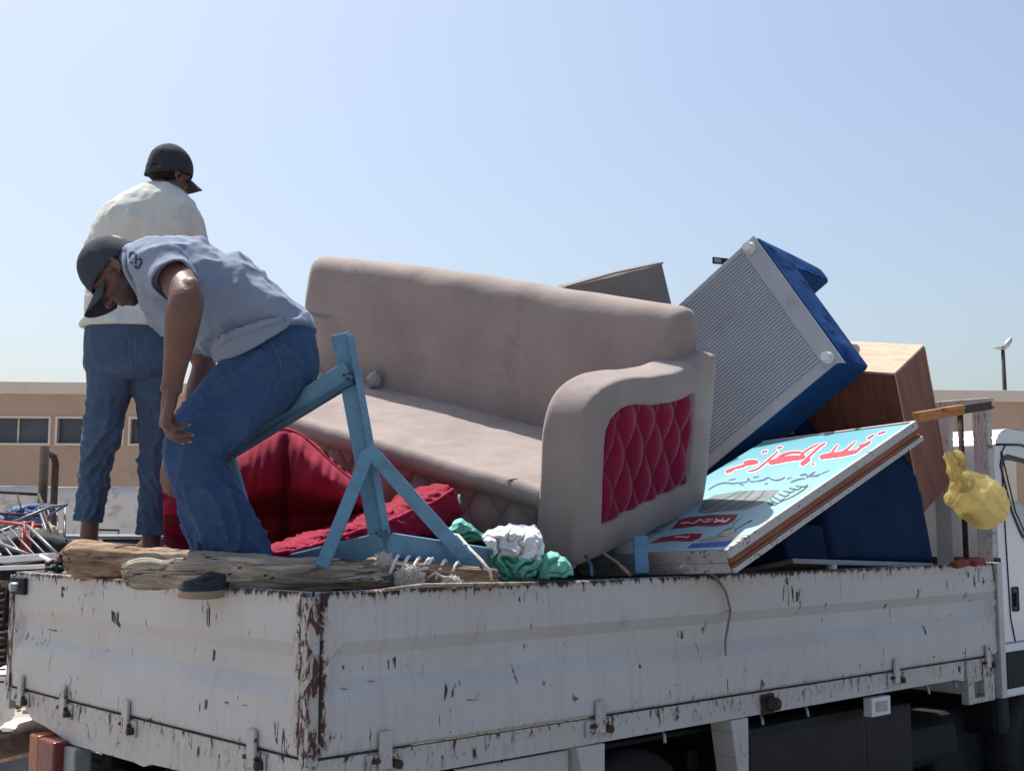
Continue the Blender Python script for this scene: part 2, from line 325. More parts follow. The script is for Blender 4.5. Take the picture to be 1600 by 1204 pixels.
class Geo:
    def __init__(s): s.v, s.f = [], []
    def add(s, v, f):
        k = len(s.v); s.v += [V(x) for x in v]; s.f += [tuple(i + k for i in g) for g in f]
    def loft(s, secs, n=40, sub=6, power=2.2, wr=None, px=True, lip=0, ref=(0, 1, 0), tdir=None):
        """secs: (px,py,Y,half width px,half depth m) when px, else (x,y,z,a,b)"""
        S = []
        for q in secs:
            if px:
                p = at(q[0], q[1], q[2]); S.append((p.x, p.y, p.z, q[3] * q[2] / FPX, q[4]))
            else: S.append(q)
        C = catmull(S, sub); rings = []; L = 0; ref = V(ref); prev = None
        for i, c in enumerate(C):
            p = V(c[:3]); a_, b_ = V(C[max(i - 1, 0)][:3]), V(C[min(i + 1, len(C) - 1)][:3]); t = (b_ - a_).normalized()
            if tdir is not None: t = (t * .15 + V(tdir)).normalized()
            sd_ = t.cross(ref)
            if sd_.length < .2 and prev is not None: sd_ = prev
            sd_.normalize(); prev = sd_; dp = sd_.cross(t).normalized()
            if i: L += (p - V(C[i - 1][:3])).length
            ring = []
            for k in range(n):
                th = 2 * pi * k / n; cs, sn = cos(th), sin(th)
                x = math.copysign(abs(cs) ** (2 / power), cs) * max(c[3], .002); y = math.copysign(abs(sn) ** (2 / power), sn) * max(c[4], .002)
                off = sd_ * x + dp * y
                if wr:
                    d_ = wr(L, th, p + off); off = off * (1 + d_ / max(off.length, .01))
                ring.append(p + off)
            rings.append((ring, p, t))
        if lip:
            ring, p, t = rings[-1]; r1 = [p + (v - p) * .90 for v in ring]; r2 = [p + (v - p) * .86 - t * lip for v in ring]
            rings += [(r1, p, t), (r2, p, t)]
        vs = [v for r in rings for v in r[0]]; fs = []
        for i in range(len(rings) - 1):
            for k in range(n):
                a, b = i * n + k, i * n + (k + 1) % n; fs.append((a, a + n, b + n, b))
        m0 = len(vs); vs.append(rings[0][1]); vs.append(sum(rings[-1][0], V()) / n)
        for k in range(n):
            fs.append((m0, k, (k + 1) % n)); b0 = (len(rings) - 1) * n; fs.append((m0 + 1, b0 + (k + 1) % n, b0 + k))
        s.add(vs, fs)
    def ell(s, M, r, nu=20, nv=14):
        """ellipsoid in the frame M (4x4), radii r"""
        vs, fs = [], []
        for i in range(nv + 1):
            ph = pi * i / nv
            for k in range(nu):
                th = 2 * pi * k / nu; vs.append(M @ V((r[0] * sin(ph) * cos(th), r[1] * sin(ph) * sin(th), r[2] * cos(ph))))
        for i in range(nv):
            for k in range(nu):
                a, b = i * nu + k, i * nu + (k + 1) % nu; fs.append((a, a + nu, b + nu, b))
        s.add(vs, fs)
    def cap(s, pts, rad, n=12):
        """rounded tapered chain"""
        pts = [V(p) for p in pts]; P, R = [], []
        d0 = (pts[0] - pts[1]).normalized(); d1 = (pts[-1] - pts[-2]).normalized()
        for a in (80, 50, 25): P.append(pts[0] + d0 * rad[0] * sin(radians(a))); R.append(rad[0] * cos(radians(a)))
        P += pts; R += list(rad)
        for a in (25, 50, 80): P.append(pts[-1] + d1 * rad[-1] * sin(radians(a))); R.append(rad[-1] * cos(radians(a)))
        s.add(*tube_geo(P, R, n))
    def build(s, name, m, parent=None, voxel=.005, smooth=3, world=True):
        me = bpy.data.meshes.new(name); me.from_pydata([tuple(v) for v in s.v], [], s.f); me.update()
        bm = bmesh.new(); bm.from_mesh(me); bmesh.ops.recalc_face_normals(bm, faces=bm.faces); bm.to_mesh(me); bm.free()
        ob = bpy.data.objects.new('tmp', me); COL.objects.link(ob)
        md = ob.modifiers.new('r', 'REMESH'); md.mode = 'VOXEL'; md.voxel_size = voxel; md.adaptivity = 0
        if smooth: sm = ob.modifiers.new('s', 'SMOOTH'); sm.factor = .5; sm.iterations = smooth
        dg = bpy.context.evaluated_depsgraph_get(); me2 = bpy.data.meshes.new_from_object(ob.evaluated_get(dg))
        bpy.data.objects.remove(ob); bpy.data.meshes.remove(me)
        me2.name = name; me2.materials.clear(); me2.materials.append(m); me2.shade_smooth()
        o2 = bpy.data.objects.new(name, me2); COL.objects.link(o2)
        if parent is not None:
            if world: world_child(o2, parent)
            else: o2.parent = parent
        return o2

def nz(x, y=0., z=0.): return noise.noise(V((x, y, z)))
def ridge(x, y=0., z=0.): return 1 - min(1, abs(nz(x, y, z)) * 2.2)
def crisp(x, y, z):
    r_ = 1 - min(1, abs(nz(x, y, z)) * 2.6); return r_ * r_
def fold(amp, ks=30, kt=1.2, seed=0, skew=2.0, lo=None, hi=None):
    """cloth folds wrapped round a limb: ks folds per metre along it"""
    def f(L, th, p):
        a = ridge(L * ks + skew * cos(th + seed), cos(th) * kt + seed * 7.3, sin(th) * kt) - .5
        b = nz(p.x * 9 + seed, p.y * 9, p.z * 9)
        k = 1.0
        if lo is not None: k = max(.25, min(1, (L - lo) / max(.01, hi - lo)))
        return (a * amp + b * amp * .6) * k
    return f
def crumple(name, c, r, m, parent=None, amp=.3, freq=6, seed=0, M=None, sub=5, world=True, flat=None):
    """crumpled cloth or film: a ball cut by many random planes, its folds bent by noise"""
    rnd = random.Random(seed * 17 + 3); bm = bmesh.new(); bmesh.ops.create_icosphere(bm, subdivisions=sub, radius=1)
    nf = int(14 + freq * 7); PL_ = []
    for i in range(nf):
        n_ = V((rnd.gauss(0, 1), rnd.gauss(0, 1), rnd.gauss(0, 1))).normalized(); PL_.append((n_, 1 - amp * rnd.uniform(.25, 1.0)))
    for v in bm.verts:
        p = v.co.copy(); w_ = noise.noise_vector(p * 1.6 + V((seed, 0, 0))) * .30 + noise.noise_vector(p * 4.1 + V((0, seed, 0))) * .10
        q = (p + w_).normalized(); rr = 1.0
        for n_, h in PL_:
            d = q.dot(n_)
            if d > .35: rr = min(rr, h / d)
        d2 = (abs(nz(p.x * 3.1 + seed, p.y * 3.1, p.z * 3.1)) ** .8 - .2) * amp * .35 + abs(nz(p.x * 8 + seed, p.y * 8, p.z * 8)) * amp * .16
        co = p * (rr + d2); co = V((co.x * r[0], co.y * r[1], co.z * r[2]))
        if flat is not None and co.z < flat: co.z = flat + (co.z - flat) * .1
        v.co = (M.to_3x3() @ co if M else co) + V(c)
    return bm_obj(name, bm, m, parent, True, world)
def grid_obj(name, fn, nu, nv, m, parent=None, world=False, thick=0, uvf=None, edgef=None, tdir=None):
    """fn(i/nu, j/nv)->point; optional thickness along tdir"""
    vs, fs = [], []
    for j in range(nv + 1):
        for i in range(nu + 1): vs.append(V(fn(i / nu, j / nv)))
    W = nu + 1
    for j in range(nv):
        for i in range(nu): a = j * W + i; fs.append((a, a + 1, a + 1 + W, a + W))
    if thick:
        n0 = len(vs); td = V(tdir); vs += [v + td * thick for v in vs]
        for j in range(nv):
            for i in range(nu): a = n0 + j * W + i; fs.append((a, a + W, a + 1 + W, a + 1))
        for i in range(nu): fs.append((i + 1, i, n0 + i, n0 + i + 1)); a = nv * W + i; fs.append((a, a + 1, n0 + a + 1, n0 + a))
        for j in range(nv): a = j * W; fs.append((a, a + W, n0 + a + W, n0 + a)); a += nu; fs.append((a + W, a, n0 + a, n0 + a + W))
    ob = mesh_obj(name, vs, fs, m, parent, True, world=world)
    return ob
# ------------------------------------------------------------------ ground and far setting
def ground():
    bm = bmesh.new(); bmesh.ops.create_grid(bm, x_segments=90, y_segments=90, size=1)
    for v in bm.verts:
        x, y = v.co.x, v.co.y; x = math.copysign(abs(x) ** 2.2, x) * 600; y = math.copysign(abs(y) ** 2.2, y) * 600
        h = .05 * nz(x * .25, y * .25) + .02 * nz(x * 1.3, y * 1.3)
        v.co = V((x, y + 6, h if abs(x) < 60 and abs(y) < 60 else 0))
    o = bm_obj('ground', bm, GROUND, None, True); tag(o, kind='structure')
ground()
vs, fs = [], []
rb = Geo()
for i in range(900):
    x, y = random.uniform(-9, -1.2), random.uniform(5.2, 15); r = random.uniform(.015, .07) * (1.6 if random.random() < .1 else 1)
    b = len(rb.v); q = [V((random.uniform(.5, 1) * sx, random.uniform(.5, 1) * sy, random.uniform(.3, .7) * sz)) * r + V((x, y, .01)) for sx in (-1, 1) for sy in (-1, 1) for sz in (-1, 1)]
    rb.add(q, [(0, 1, 3, 2), (4, 6, 7, 5), (0, 4, 5, 1), (2, 3, 7, 6), (0, 2, 6, 4), (1, 5, 7, 3)])
o = mesh_obj('rubble', rb.v, rb.f, mat('pale rubble', (.50, .44, .37), .95, .3, 3, .4)); tag(o, kind='stuff')

GROUNDD = mat('added dark ground', (.145, .15, .16), .95, .25, 1.2, .6, 60, stain=(.19, .185, .18), stain_amt=.6, stain_scale=1.5)  # dark ground sheet added to cut the light bouncing onto the truck
o = grid_obj('bounce_cut_ground', lambda u, v: T(-2.2 + 19 * u, -26 + 28.5 * v, .085 + .012 * nz(u * 30, v * 30)), 60, 60, GROUNDD, thick=.06, tdir=(0, 0, -1)); tag(o, kind='structure')

# long single storey building, seen square on
BA = V((-24, 30.0, 0)); BX = (V((26, 33.9, 0)) - BA).normalized(); BY = V((-BX.y, BX.x, 0)); BZ = V((0, 0, 1))
bld = empty('warehouse', BA, (0, 0, math.atan2(BX.y, BX.x)))
tag(bld, 'long flat roofed ochre building behind the truck, with a pale band along its roof', 'building')
WT = 5.17; W0, W1 = 3.62, 4.25; PIT = 1.815
def bx(px):  # distance along the front where the photograph's column px falls
    u = (px - 800) / FPX; return (BA.x - u * BA.y * 1.0) / (u * BX.y - BX.x)
first = bx(88) - 8 * PIT
wins = [first + k * PIT for k in range(18)]; WW = 1.60
bm = bmesh.new()
box_bm(bm, (0, 0, 0), (50, .4, W0)); box_bm(bm, (0, .003, W1), (50, .4, 4.86))
xs = 0.0
for wx in wins: box_bm(bm, (xs, .001, W0), (wx, .4, W1)); xs = wx + WW
box_bm(bm, (xs, .001, W0), (50, .4, W1))
bm_obj('wall', bm, BLDG, bld)
box('parapet', (-.2, -.14, 4.86), (50.2, .5, WT), PARA, bld, .02)
box('roof', (0, .5, 4.8), (50, 12, 4.95), PARA, bld, .01)
for x0 in (34.2, 36.1, 38.0, 39.9, 41.8, 43.7): box('pilaster', (x0, -.07, 0), (x0 + .42, -.002, 4.857), PARA, bld, .01)
for wx in wins:
    f = empty('window', (wx, 0, W0)); f.parent = bld
    bm = bmesh.new(); e = .055
    box_bm(bm, (-e, -.03, -e), (WW + e, .05, 0)); box_bm(bm, (-e, -.03, W1 - W0), (WW + e, .05, W1 - W0 + e))
    box_bm(bm, (-e, -.029, 0), (0, .05, W1 - W0)); box_bm(bm, (WW, -.029, 0), (WW + e, .05, W1 - W0)); box_bm(bm, (WW * .5 - .02, .16, 0), (WW * .5 + .02, .2, W1 - W0))
    bm_obj('window_frame', bm, WFRAME, f)
    box('pane', (0, .21, 0), (WW, .22, W1 - W0), WPANE, f, 0)

# low whitewashed wall in front of it
lw = tag(grid_obj('boundary_wall', lambda u, v: V((-26 + u * 54, 24.8 + u * 2.2 + .03 * nz(u * 60, v * 3), v * (2.36 + .03 * nz(u * 40)))), 120, 8, LOWW, thick=.3, tdir=(0, 1, 0)), 'low whitewashed wall with flaking plaster in front of the ochre building', 'wall')

# tree top beyond the building
tr = empty('tree', (-9.2, 44.5, 0)); tag(tr, 'small green tree whose crown just clears the building roof', 'tree')
tube('trunk', [(-9.2, 44.5, 0), (-9.1, 44.5, 2.5), (-9.25, 44.5, 5)], [.2, .15, .08], mat('bark', (.1, .08, .06)), tr)
g = Geo()
for i in range(2200):
    a = V((random.gauss(0, 1), random.gauss(0, 1), random.gauss(0, 1))).normalized() * random.random() ** .4
    p = V((-9.2, 44.5, 5.7)) + V((a.x * 1.2, a.y * 1.2, a.z * 1.15)); r = .08; q = V((random.uniform(-1, 1), random.uniform(-1, 1), random.uniform(-1, 1))).normalized(); q2 = q.orthogonal().normalized()
    g.add([p - q * r, p + q2 * r * .5, p + q * r, p - q2 * r * .5], [(0, 1, 2, 3)])
o = mesh_obj('crown', g.v, g.f, LEAF, tr, world=True)

# street lamp
L0 = at(1570, 612, 46); lamp = empty('street_lamp', (L0.x, L0.y, 0)); tag(lamp, 'tall double headed street lamp standing beyond the building at the right', 'street lamp')
top = at(1570, 541, 46)
tube('pole', [(L0.x, L0.y, 0), (L0.x, L0.y, top.z)], [.14, .07], DARK, lamp)
for px, py, s_ in ((1574, 537, 1), (1562, 544, -1)):
    c = at(px, py, 46); Mh = Matrix.Translation(c) @ Matrix.Rotation(radians(-55 if s_ > 0 else 12), 4, 'Y')
    gg = Geo(); gg.ell(Mh, (.28 if s_ > 0 else .24, .15, .11 if s_ > 0 else .05)); mesh_obj('lamp_head', gg.v, gg.f, GREYM, lamp, True, world=True)
    tube('arm', [top, c], .04, DARK, lamp)

# ------------------------------------------------------------------ the truck
truck = empty('flatbed_truck', T(0, 1.06, 0), (0, 0, pi / 2 - YAW))
tag(truck, 'white flatbed truck with chipped drop sides, loaded high with old furniture', 'truck')
TL, TW, TF, TR = 4.02, 2.12, .95, 1.39      # bed length, width, floor and rail heights
def W_(t, s, z): return V((t, s - 1.06, z))  # truck coordinates under the empty
def drop_side(name, P, U, N, Lg, m=WHITE_CHIP):
    """pressed steel side: P origin at seam level, U along, N outwards"""
    zs = [0, .008, .05, .10, .143, .197, .225, .262, .302, .34, .38, .42, .436, .44]; R_ = .024
    us = [0, .004, .03, .07, .10]; k = int(Lg / .07); us += [.10 + (Lg - .20) * i / k for i in range(1, k)] + [Lg - .10, Lg - .07, Lg - .03, Lg - .004, Lg]
    def dep(u, z):
        a = 0
        if .143 < z < .302: a = min(1, (z - .143) / .054, (.302 - z) / .040)
        e_ = min(u, Lg - u); b = max(0, min(1, (e_ - .03) / .04))
        d = -R_ * a * b
        if z in (0, .44) or u in (0, Lg): d -= .006
        return d + .0025 * nz(u * 3.1 + Lg, z * 5) + .0012 * nz(u * 11, z * 14)
    vs, fs, uv, ed = [], [], [], []
    for z in zs:
        for u in us:
            top = .0025 * nz(u * 9) if z > .42 else 0
            vs.append(P + U * u + N * dep(u, z) + V((0, 0, z + top))); uv.append((u + Lg * 7, z))
            ed.append(max(1 if z >= .436 else (.45 if z == .42 else (.35 if z < .01 else 0)), 1 if min(u, Lg - u) < .005 else (.35 if min(u, Lg - u) < .04 else 0)))
    n0 = len(vs); Wd = len(us)
    for z in zs:
        for u in us: vs.append(P + U * u - N * .034 + V((0, 0, z))); uv.append((u, z)); ed.append(.4)
    H = len(zs)
    for j in range(H - 1):
        for i in range(Wd - 1):
            a = j * Wd + i; fs.append((a, a + 1, a + 1 + Wd, a + Wd)); b = n0 + a; fs.append((b, b + Wd, b + 1 + Wd, b + 1))
    for i in range(Wd - 1): fs.append((i + 1, i, n0 + i, n0 + i + 1)); a = (H - 1) * Wd + i; fs.append((a, a + 1, n0 + a + 1, n0 + a))
    for j in range(H - 1): a = j * Wd; fs.append((a, a + Wd, n0 + a + Wd, n0 + a)); a += Wd - 1; fs.append((a + Wd, a, n0 + a, n0 + a + Wd))
    ob = mesh_obj(name, vs, fs, m, truck); add_uv(ob, uv, ed)
    bm = bmesh.new(); bm.from_mesh(ob.data); bmesh.ops.recalc_face_normals(bm, faces=bm.faces); bm.to_mesh(ob.data); bm.free()
    return ob
def add_uv(ob, uv, ed=None):
    l = ob.data.uv_layers.new(name='UVMap')
    for lp in ob.data.loops: l.data[lp.index].uv = uv[lp.vertex_index]
    if ed is not None:
        a = ob.data.attributes.new('edge', 'FLOAT', 'POINT'); a.data.foreach_set('value', ed)
def chip_box(name, lo, hi, parent, m=WHITE_CHIP2, r=.003, ed=.35):
    o = box(name, lo, hi, m, parent, r)
    uv = [(v.co.x - v.co.y, v.co.z) for v in o.data.vertices]; add_uv(o, uv, [ed] * len(uv)); return o
X_, Y_ = V((1, 0, 0)), V((0, 1, 0))
drop_side('side_panel', W_(.035, 0, TF), X_, -Y_, TL - .09)
drop_side('side_panel', W_(TL - .05, TW, TF), -X_, Y_, TL - .09)
tg = drop_side('tailgate', W_(0, TW - .04, TF), -Y_, -X_, TW - .085)
chip_box('corner_post', W_(-.004, .0, TF - .02), W_(.032, .042, TR - .012), truck, ed=.62)
chip_box('corner_post', W_(-.004, TW - .04, TF - .02), W_(.032, TW, TR - .012), truck, ed=.62)
chip_box('front_post', W_(TL - .052, -.012, .74), W_(TL - .0, .05, TR), truck, WHITE_CHIP, ed=.1)
# floor, skirts, chassis
box('bed_floor', W_(.04, .04, TF - .06), W_(TL - .05, TW - .04, TF + .01), RUST, truck)
def skirt(name, P, U, N, prof, r=.012):
    vs = [P + U * u + V((0, 0, z)) for u, z in prof]; n = len(vs); vs += [v - N * .03 for v in vs]
    fs = [tuple(range(n)), tuple(range(2 * n - 1, n - 1, -1))] + [(i, (i + 1) % n, n + (i + 1) % n, n + i) for i in range(n)]
    o = mesh_obj(name, vs, fs, WHITE_CHIP, truck); add_uv(o, [((v.x + v.y), v.z) for v in vs], [.55 if v.z > .93 else .3 for v in vs])
    bm = bmesh.new(); bm.from_mesh(o.data); bmesh.ops.recalc_face_normals(bm, faces=bm.faces); bm.to_mesh(o.data); bm.free()
skirt('side_skirt', W_(0, .006, 0), X_, -Y_, [(.0, .942), (.0, .862), (3.55, .862), (3.62, .85), (3.64, .942)])
skirt('side_skirt', W_(0, TW - .006, 0), X_, Y_, [(.0, .942), (.0, .862), (TL - .1, .862), (TL - .1, .942)])
# the rear sill dips between its bolts
skirt('rear_sill', W_(.004, 0, 0), Y_, -X_, [(.01, .942), (.01, .845), (.35, .835), (.9, .815), (.95, .80), (1.02, .805), (1.50, .80), (1.74, .835), (1.86, .845), (1.95, .89), (2.10, .90), (2.11, .942)])
# end bracket with a square hole near the cab
bm = bmesh.new()
for lo, hi in (((3.64, -.004, .862), (3.90, .03, .942)), ((3.64, -.006, .74), (3.70, .03, .862)), ((3.80, -.006, .74), (3.90, .03, .862)), ((3.70, -.005, .84), (3.80, .03, .862)), ((3.70, -.005, .74), (3.80, .03, .765))):
    box_bm(bm, W_(*lo), W_(*hi), .002)
o = bm_obj('end_bracket', bm, WHITE_CHIP2, truck); add_uv(o, [(v.co.x, v.co.z) for v in o.data.vertices], [.4] * len(o.data.vertices))
def hinge(t, s, side):
    """strap over the seam with its bolt"""
    e = empty('hinge', W_(t, s, TF)); e.parent = truck
    if side == 'r': e.rotation_euler = (0, 0, 0)
    else: e.rotation_euler = (0, 0, -pi / 2)
    o = box('hinge_strap', (-.022, -.016, -.055), (.022, -.004, .05), WHITE_CHIP2, e, .004); add_uv(o, [(v.co.x + t * 3, v.co.z + s) for v in o.data.vertices], [.25] * len(o.data.vertices))
    tube('pin', [(-.042, -.009, -.03), (.03, -.009, -.03)], .007, RUST, e, world=False)
    tube('bolt', [(.042, -.022, -.045), (.042, .0, -.045)], .013, RUST, e, 10, world=False)
    o = box('base_plate', (-.06, -.004, -.065), (.06, .003, -.012), WHITE_CHIP2, e, .002); add_uv(o, [(v.co.x + t, v.co.z + s) for v in o.data.vertices], [.42] * len(o.data.vertices))
for t in (.25, 1.13, 3.0, 3.84): hinge(t, 0, 'r')
for s in (.27, 1.06, 1.56, 1.95): hinge(0, s, 'b')
def lug(t):
    e = empty('rope_lug', W_(t, 0, .90)); e.parent = truck
    tube('lug_pin', [(0, -.05, 0), (0, .0, 0)], [.022, .03], RUST, e, 10, world=False); box('lug_plate', (-.04, -.006, -.04), (.04, .002, .035), RUST, e, .006)
for t in (2.07,): lug(t)
for t in (1.48, 2.35, 2.05, 3.3, 3.55): tube('rope_hook', [W_(t, .03, .87), W_(t - .005, .01, .845), W_(t - .02, -.005, .825)], .006, GREYM, truck, world=False)
# tailgate latch, upper far corner
e = empty('latch', W_(-.005, 1.98, 1.335)); e.parent = truck
box('latch_plate', (-.012, -.03, -.03), (.004, .10, .035), DARK, e, .003)
tube('latch_bolt', [(-.04, .03, 0), (0, .03, 0)], .017, GREYM, e, 10, world=False)
tube('handle', [(-.01, .13, .02), (-.02, .13, -.16)], .007, DARK, e, world=False)
# mudguard stays below the side
def stay(t0, t1, zt, flip=1):
    a = (t1 - t0); o = hexa('mudguard_stay', [W_(t0 + a * .55, -.002, .55), W_(t0 + a * .95, -.002, .55), W_(t0 + a * .95, .10, .55), W_(t0 + a * .55, .10, .55),
        W_(t0, -.002, zt), W_(t1, -.002, zt), W_(t1, .10, zt), W_(t0, .10, zt)], WHITE_CHIP, truck, .004, False)
    add_uv(o, [(v.co.x, v.co.z) for v in o.data.vertices], [.2] * len(o.data.vertices))
stay(1.84, 1.945, .859); stay(1.03, 1.16, .859)
chip_box('mud_flap', W_(.55, .03, .45), W_(1.02, .05, .85), truck, WHITE_CHIP, ed=.1)
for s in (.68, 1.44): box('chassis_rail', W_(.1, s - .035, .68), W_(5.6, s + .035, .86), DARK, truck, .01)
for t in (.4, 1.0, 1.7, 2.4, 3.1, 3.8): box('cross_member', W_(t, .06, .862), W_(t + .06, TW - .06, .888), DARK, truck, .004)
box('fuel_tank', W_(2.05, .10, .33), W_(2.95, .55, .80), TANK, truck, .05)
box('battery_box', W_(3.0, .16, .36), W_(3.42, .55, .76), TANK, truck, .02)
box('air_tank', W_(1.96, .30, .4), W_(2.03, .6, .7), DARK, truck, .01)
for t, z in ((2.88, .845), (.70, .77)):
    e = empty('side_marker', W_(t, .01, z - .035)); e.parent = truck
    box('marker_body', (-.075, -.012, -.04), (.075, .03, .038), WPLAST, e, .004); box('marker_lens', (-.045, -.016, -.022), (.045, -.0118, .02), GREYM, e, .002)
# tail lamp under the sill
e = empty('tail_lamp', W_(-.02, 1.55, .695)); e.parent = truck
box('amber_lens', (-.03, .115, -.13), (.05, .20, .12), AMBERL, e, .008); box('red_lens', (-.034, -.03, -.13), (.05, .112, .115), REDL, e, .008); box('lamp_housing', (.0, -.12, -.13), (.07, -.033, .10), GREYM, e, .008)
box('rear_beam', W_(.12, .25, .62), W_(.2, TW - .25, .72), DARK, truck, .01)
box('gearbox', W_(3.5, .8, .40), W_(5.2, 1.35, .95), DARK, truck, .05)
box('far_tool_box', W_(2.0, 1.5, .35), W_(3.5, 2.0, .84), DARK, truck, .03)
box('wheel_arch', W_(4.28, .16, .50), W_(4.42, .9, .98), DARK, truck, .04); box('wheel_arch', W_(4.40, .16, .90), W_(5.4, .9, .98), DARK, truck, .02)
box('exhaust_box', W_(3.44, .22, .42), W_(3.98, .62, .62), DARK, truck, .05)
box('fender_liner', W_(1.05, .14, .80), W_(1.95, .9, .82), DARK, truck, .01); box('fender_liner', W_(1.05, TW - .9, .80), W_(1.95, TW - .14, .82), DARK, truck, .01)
box('far_filler_block', W_(3.6, 1.5, .08), W_(4.3, 1.95, .70), DARK, truck, .04)  # dark block added to cover sunlit ground showing under the cab
box('near_filler_block', W_(3.95, .35, .08), W_(4.72, .9, .62), DARK, truck, .04)  # second added block, darkening the bright gap before the front wheel
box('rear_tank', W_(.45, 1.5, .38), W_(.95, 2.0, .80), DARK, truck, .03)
def wheel(t, s, r=.385, wd=.2):
    e = empty('wheel', W_(t, s, r)); e.parent = truck
    prof = [(0, .20), (wd * .1, .22), (0, r - .06), (.012, r - .02), (.035, r), (wd / 2, r + .003), (wd - .035, r), (wd - .012, r - .02), (wd, r - .06), (wd, .2)]
    vs, fs = [], []; N = 48
    for i in range(N):
        a = 2 * pi * i / N
        for (y, q) in prof: vs.append((cos(a) * q, y, sin(a) * q))
    n = len(prof)
    for i in range(N):
        for k in range(n - 1): a = i * n + k; b = ((i + 1) % N) * n + k; fs.append((a, b, b + 1, a + 1))
    mesh_obj('tyre', vs, fs, RUBBER, e, True)
    tube('rim', [(0, .02, 0), (0, .06, 0), (0, wd - .03, 0)], [.21, .20, .21], GREYM, e, 32, world=False)
    tube('hub', [(0, -.01, 0), (0, .08, 0)], [.06, .09], DARK, e, 20, world=False)
for t in (1.5, 4.85):
    for s in ((.17, .40) if t < 2 else (.2,)): wheel(t, s)
    for s in ((TW - .37, TW - .60) if t < 2 else (TW - .4,)): wheel(t, s)
    box('axle', W_(t - .05, .3, .335), W_(t + .05, TW - .3, .435), DARK, truck, .02)
# guard frame behind the cab
gf = empty('guard_frame', (4.05, 0, 0)); gf.parent = truck
def gbox(name, s0, s1, z0, z1, d=.05, m=WHITE_CHIP2, off=0, ed=.38):
    o = box(name, (off, s0 - 1.06, z0), (off + d, s1 - 1.06, z1), m, gf, .004); add_uv(o, [(v.co.y * 3, v.co.z) for v in o.data.vertices], [ed] * len(o.data.vertices)); return o
gbox('post', .045, .125, .96, 2.15); gbox('post', .255, .345, .96, 2.15, ed=.12); gbox('post', TW - .13, TW - .05, .96, 2.15); gbox('post', 1.3, 1.38, .96, 2.15)
gbox('top_bar', .03, TW - .03, 2.152, 2.21, .055, off=-.003)
gbox('lower_bar', .03, TW - .03, 1.36, 1.41, .05, RUST, off=.003)
for s in (.20, .8, 1.1, 1.6): tube('rod', [(.025, s - 1.06, 1.41), (.025, s - 1.06, 2.152)], .014, RUST, gf, 10, world=False)
box('front_board', W_(TL - .045, .06, TF + .012), W_(TL + .01, TW - .06, TR - .02), WHITE_CHIP2, truck, .004)
# cab
cabn = empty('cab', (4.22, 0, 0)); cabn.parent = truck
S0, S1 = .10 - 1.06, 2.02 - 1.06
prof = [(0, .98), (0, 1.9), (.015, 1.985), (.07, 2.045), (.18, 2.075), (.34, 2.07), (.62, 2.03), (.84, 1.94), (1.02, 1.78), (1.25, 1.42), (1.40, 1.10), (1.43, .98)]
win = [(.055, 1.88), (.075, 1.925), (.14, 1.94), (.60, 1.90), (.80, 1.82), (1.05, 1.46), (.36, 1.475), (.29, 1.49), (.235, 1.545), (.16, 1.64)]
def cab_side(s, inner):
    """side skin with the window cut out: bridge outline to the opening"""
    bm = bmesh.new(); o_ = [bm.verts.new((x, s, z)) for x, z in prof]; w_ = [bm.verts.new((x, s, z)) for x, z in win]
    eo = [bm.edges.new((o_[i], o_[(i + 1) % len(o_)])) for i in range(len(o_))]; ew = [bm.edges.new((w_[i], w_[(i + 1) % len(w_)])) for i in range(len(w_))]
    bmesh.ops.triangle_fill(bm, use_beauty=True, edges=eo + ew)
    for f in list(bm.faces):
        c = f.calc_center_median()
        if in_poly((c.x, c.z), win): bm.faces.remove(f)
    r = bmesh.ops.extrude_face_region(bm, geom=list(bm.faces)); dv = .03 * inner
    for g_ in r['geom']:
        if isinstance(g_, bmesh.types.BMVert): g_.co.y += dv
    bmesh.ops.recalc_face_normals(bm, faces=bm.faces)
    return bm_obj('cab_side', bm, CABW, cabn)
def in_poly(p, poly):
    c = False; j = len(poly) - 1
    for i in range(len(poly)):
        (xi, yi), (xj, yj) = poly[i], poly[j]
        if (yi > p[1]) != (yj > p[1]) and p[0] < (xj - xi) * (p[1] - yi) / (yj - yi) + xi: c = not c
        j = i
    return c
cab_side(S0, 1); cab_side(S1, -1)
# shell: back, roof, front as a swept strip, edges rounded by narrowing at the sides
pf = catmull(prof, 4); vs, fs = [], []; rows = [(S0, 0), (S0 + .004, .0), (S0 + .03, .0), (S1 - .03, 0), (S1 - .004, 0), (S1, 0)]
for (x, z) in pf:
    for s, _ in rows: vs.append((x, s, z))
nr = len(rows)
ws_ = []
for i in range(len(pf) - 1):
    for k in range(nr - 1):
        a = i * nr + k
        if k == 2 and .84 < (pf[i][0] + pf[i + 1][0]) / 2 < 1.25: ws_.append((a, a + 1, a + 1 + nr, a + nr)); continue
        fs.append((a, a + 1, a + 1 + nr, a + nr))
mesh_obj('cab_shell', vs, fs, CABW, cabn, True)
mesh_obj('windshield', vs, ws_, GLASS, cabn, True)
box('lower_body', (.0, S0 + .004, .70), (1.42, S1 - .004, .975), CABW, cabn, .02)
box('cab_step', (.02, S0 - .004, .74), (.26, S0 + .12, .935), DARK, cabn, .02)
tube('door_seam', [(.335, S0 - .002, 1.50), (.21, S0 - .002, 1.64), (.10, S0 - .002, 1.90), (.085, S0 - .002, 1.95), (.13, S0 - .002, 1.985)][::-1], .004, BLACKP, cabn, 6, world=False)
tube('door_seam', [(.075, S0 - .002, 1.95), (.085, S0 - .002, 1.5), (.10, S0 - .002, 1.1), (.14, S0 - .002, .98)], .004, BLACKP, cabn, 6, world=False)
tube('drip_rail', [(.02, S0 - .004, 1.985), (.3, S0 - .006, 1.995), (.62, S0 - .006, 1.955), (.9, S0 - .004, 1.83)], .006, BLACKP, cabn, 6, world=False)
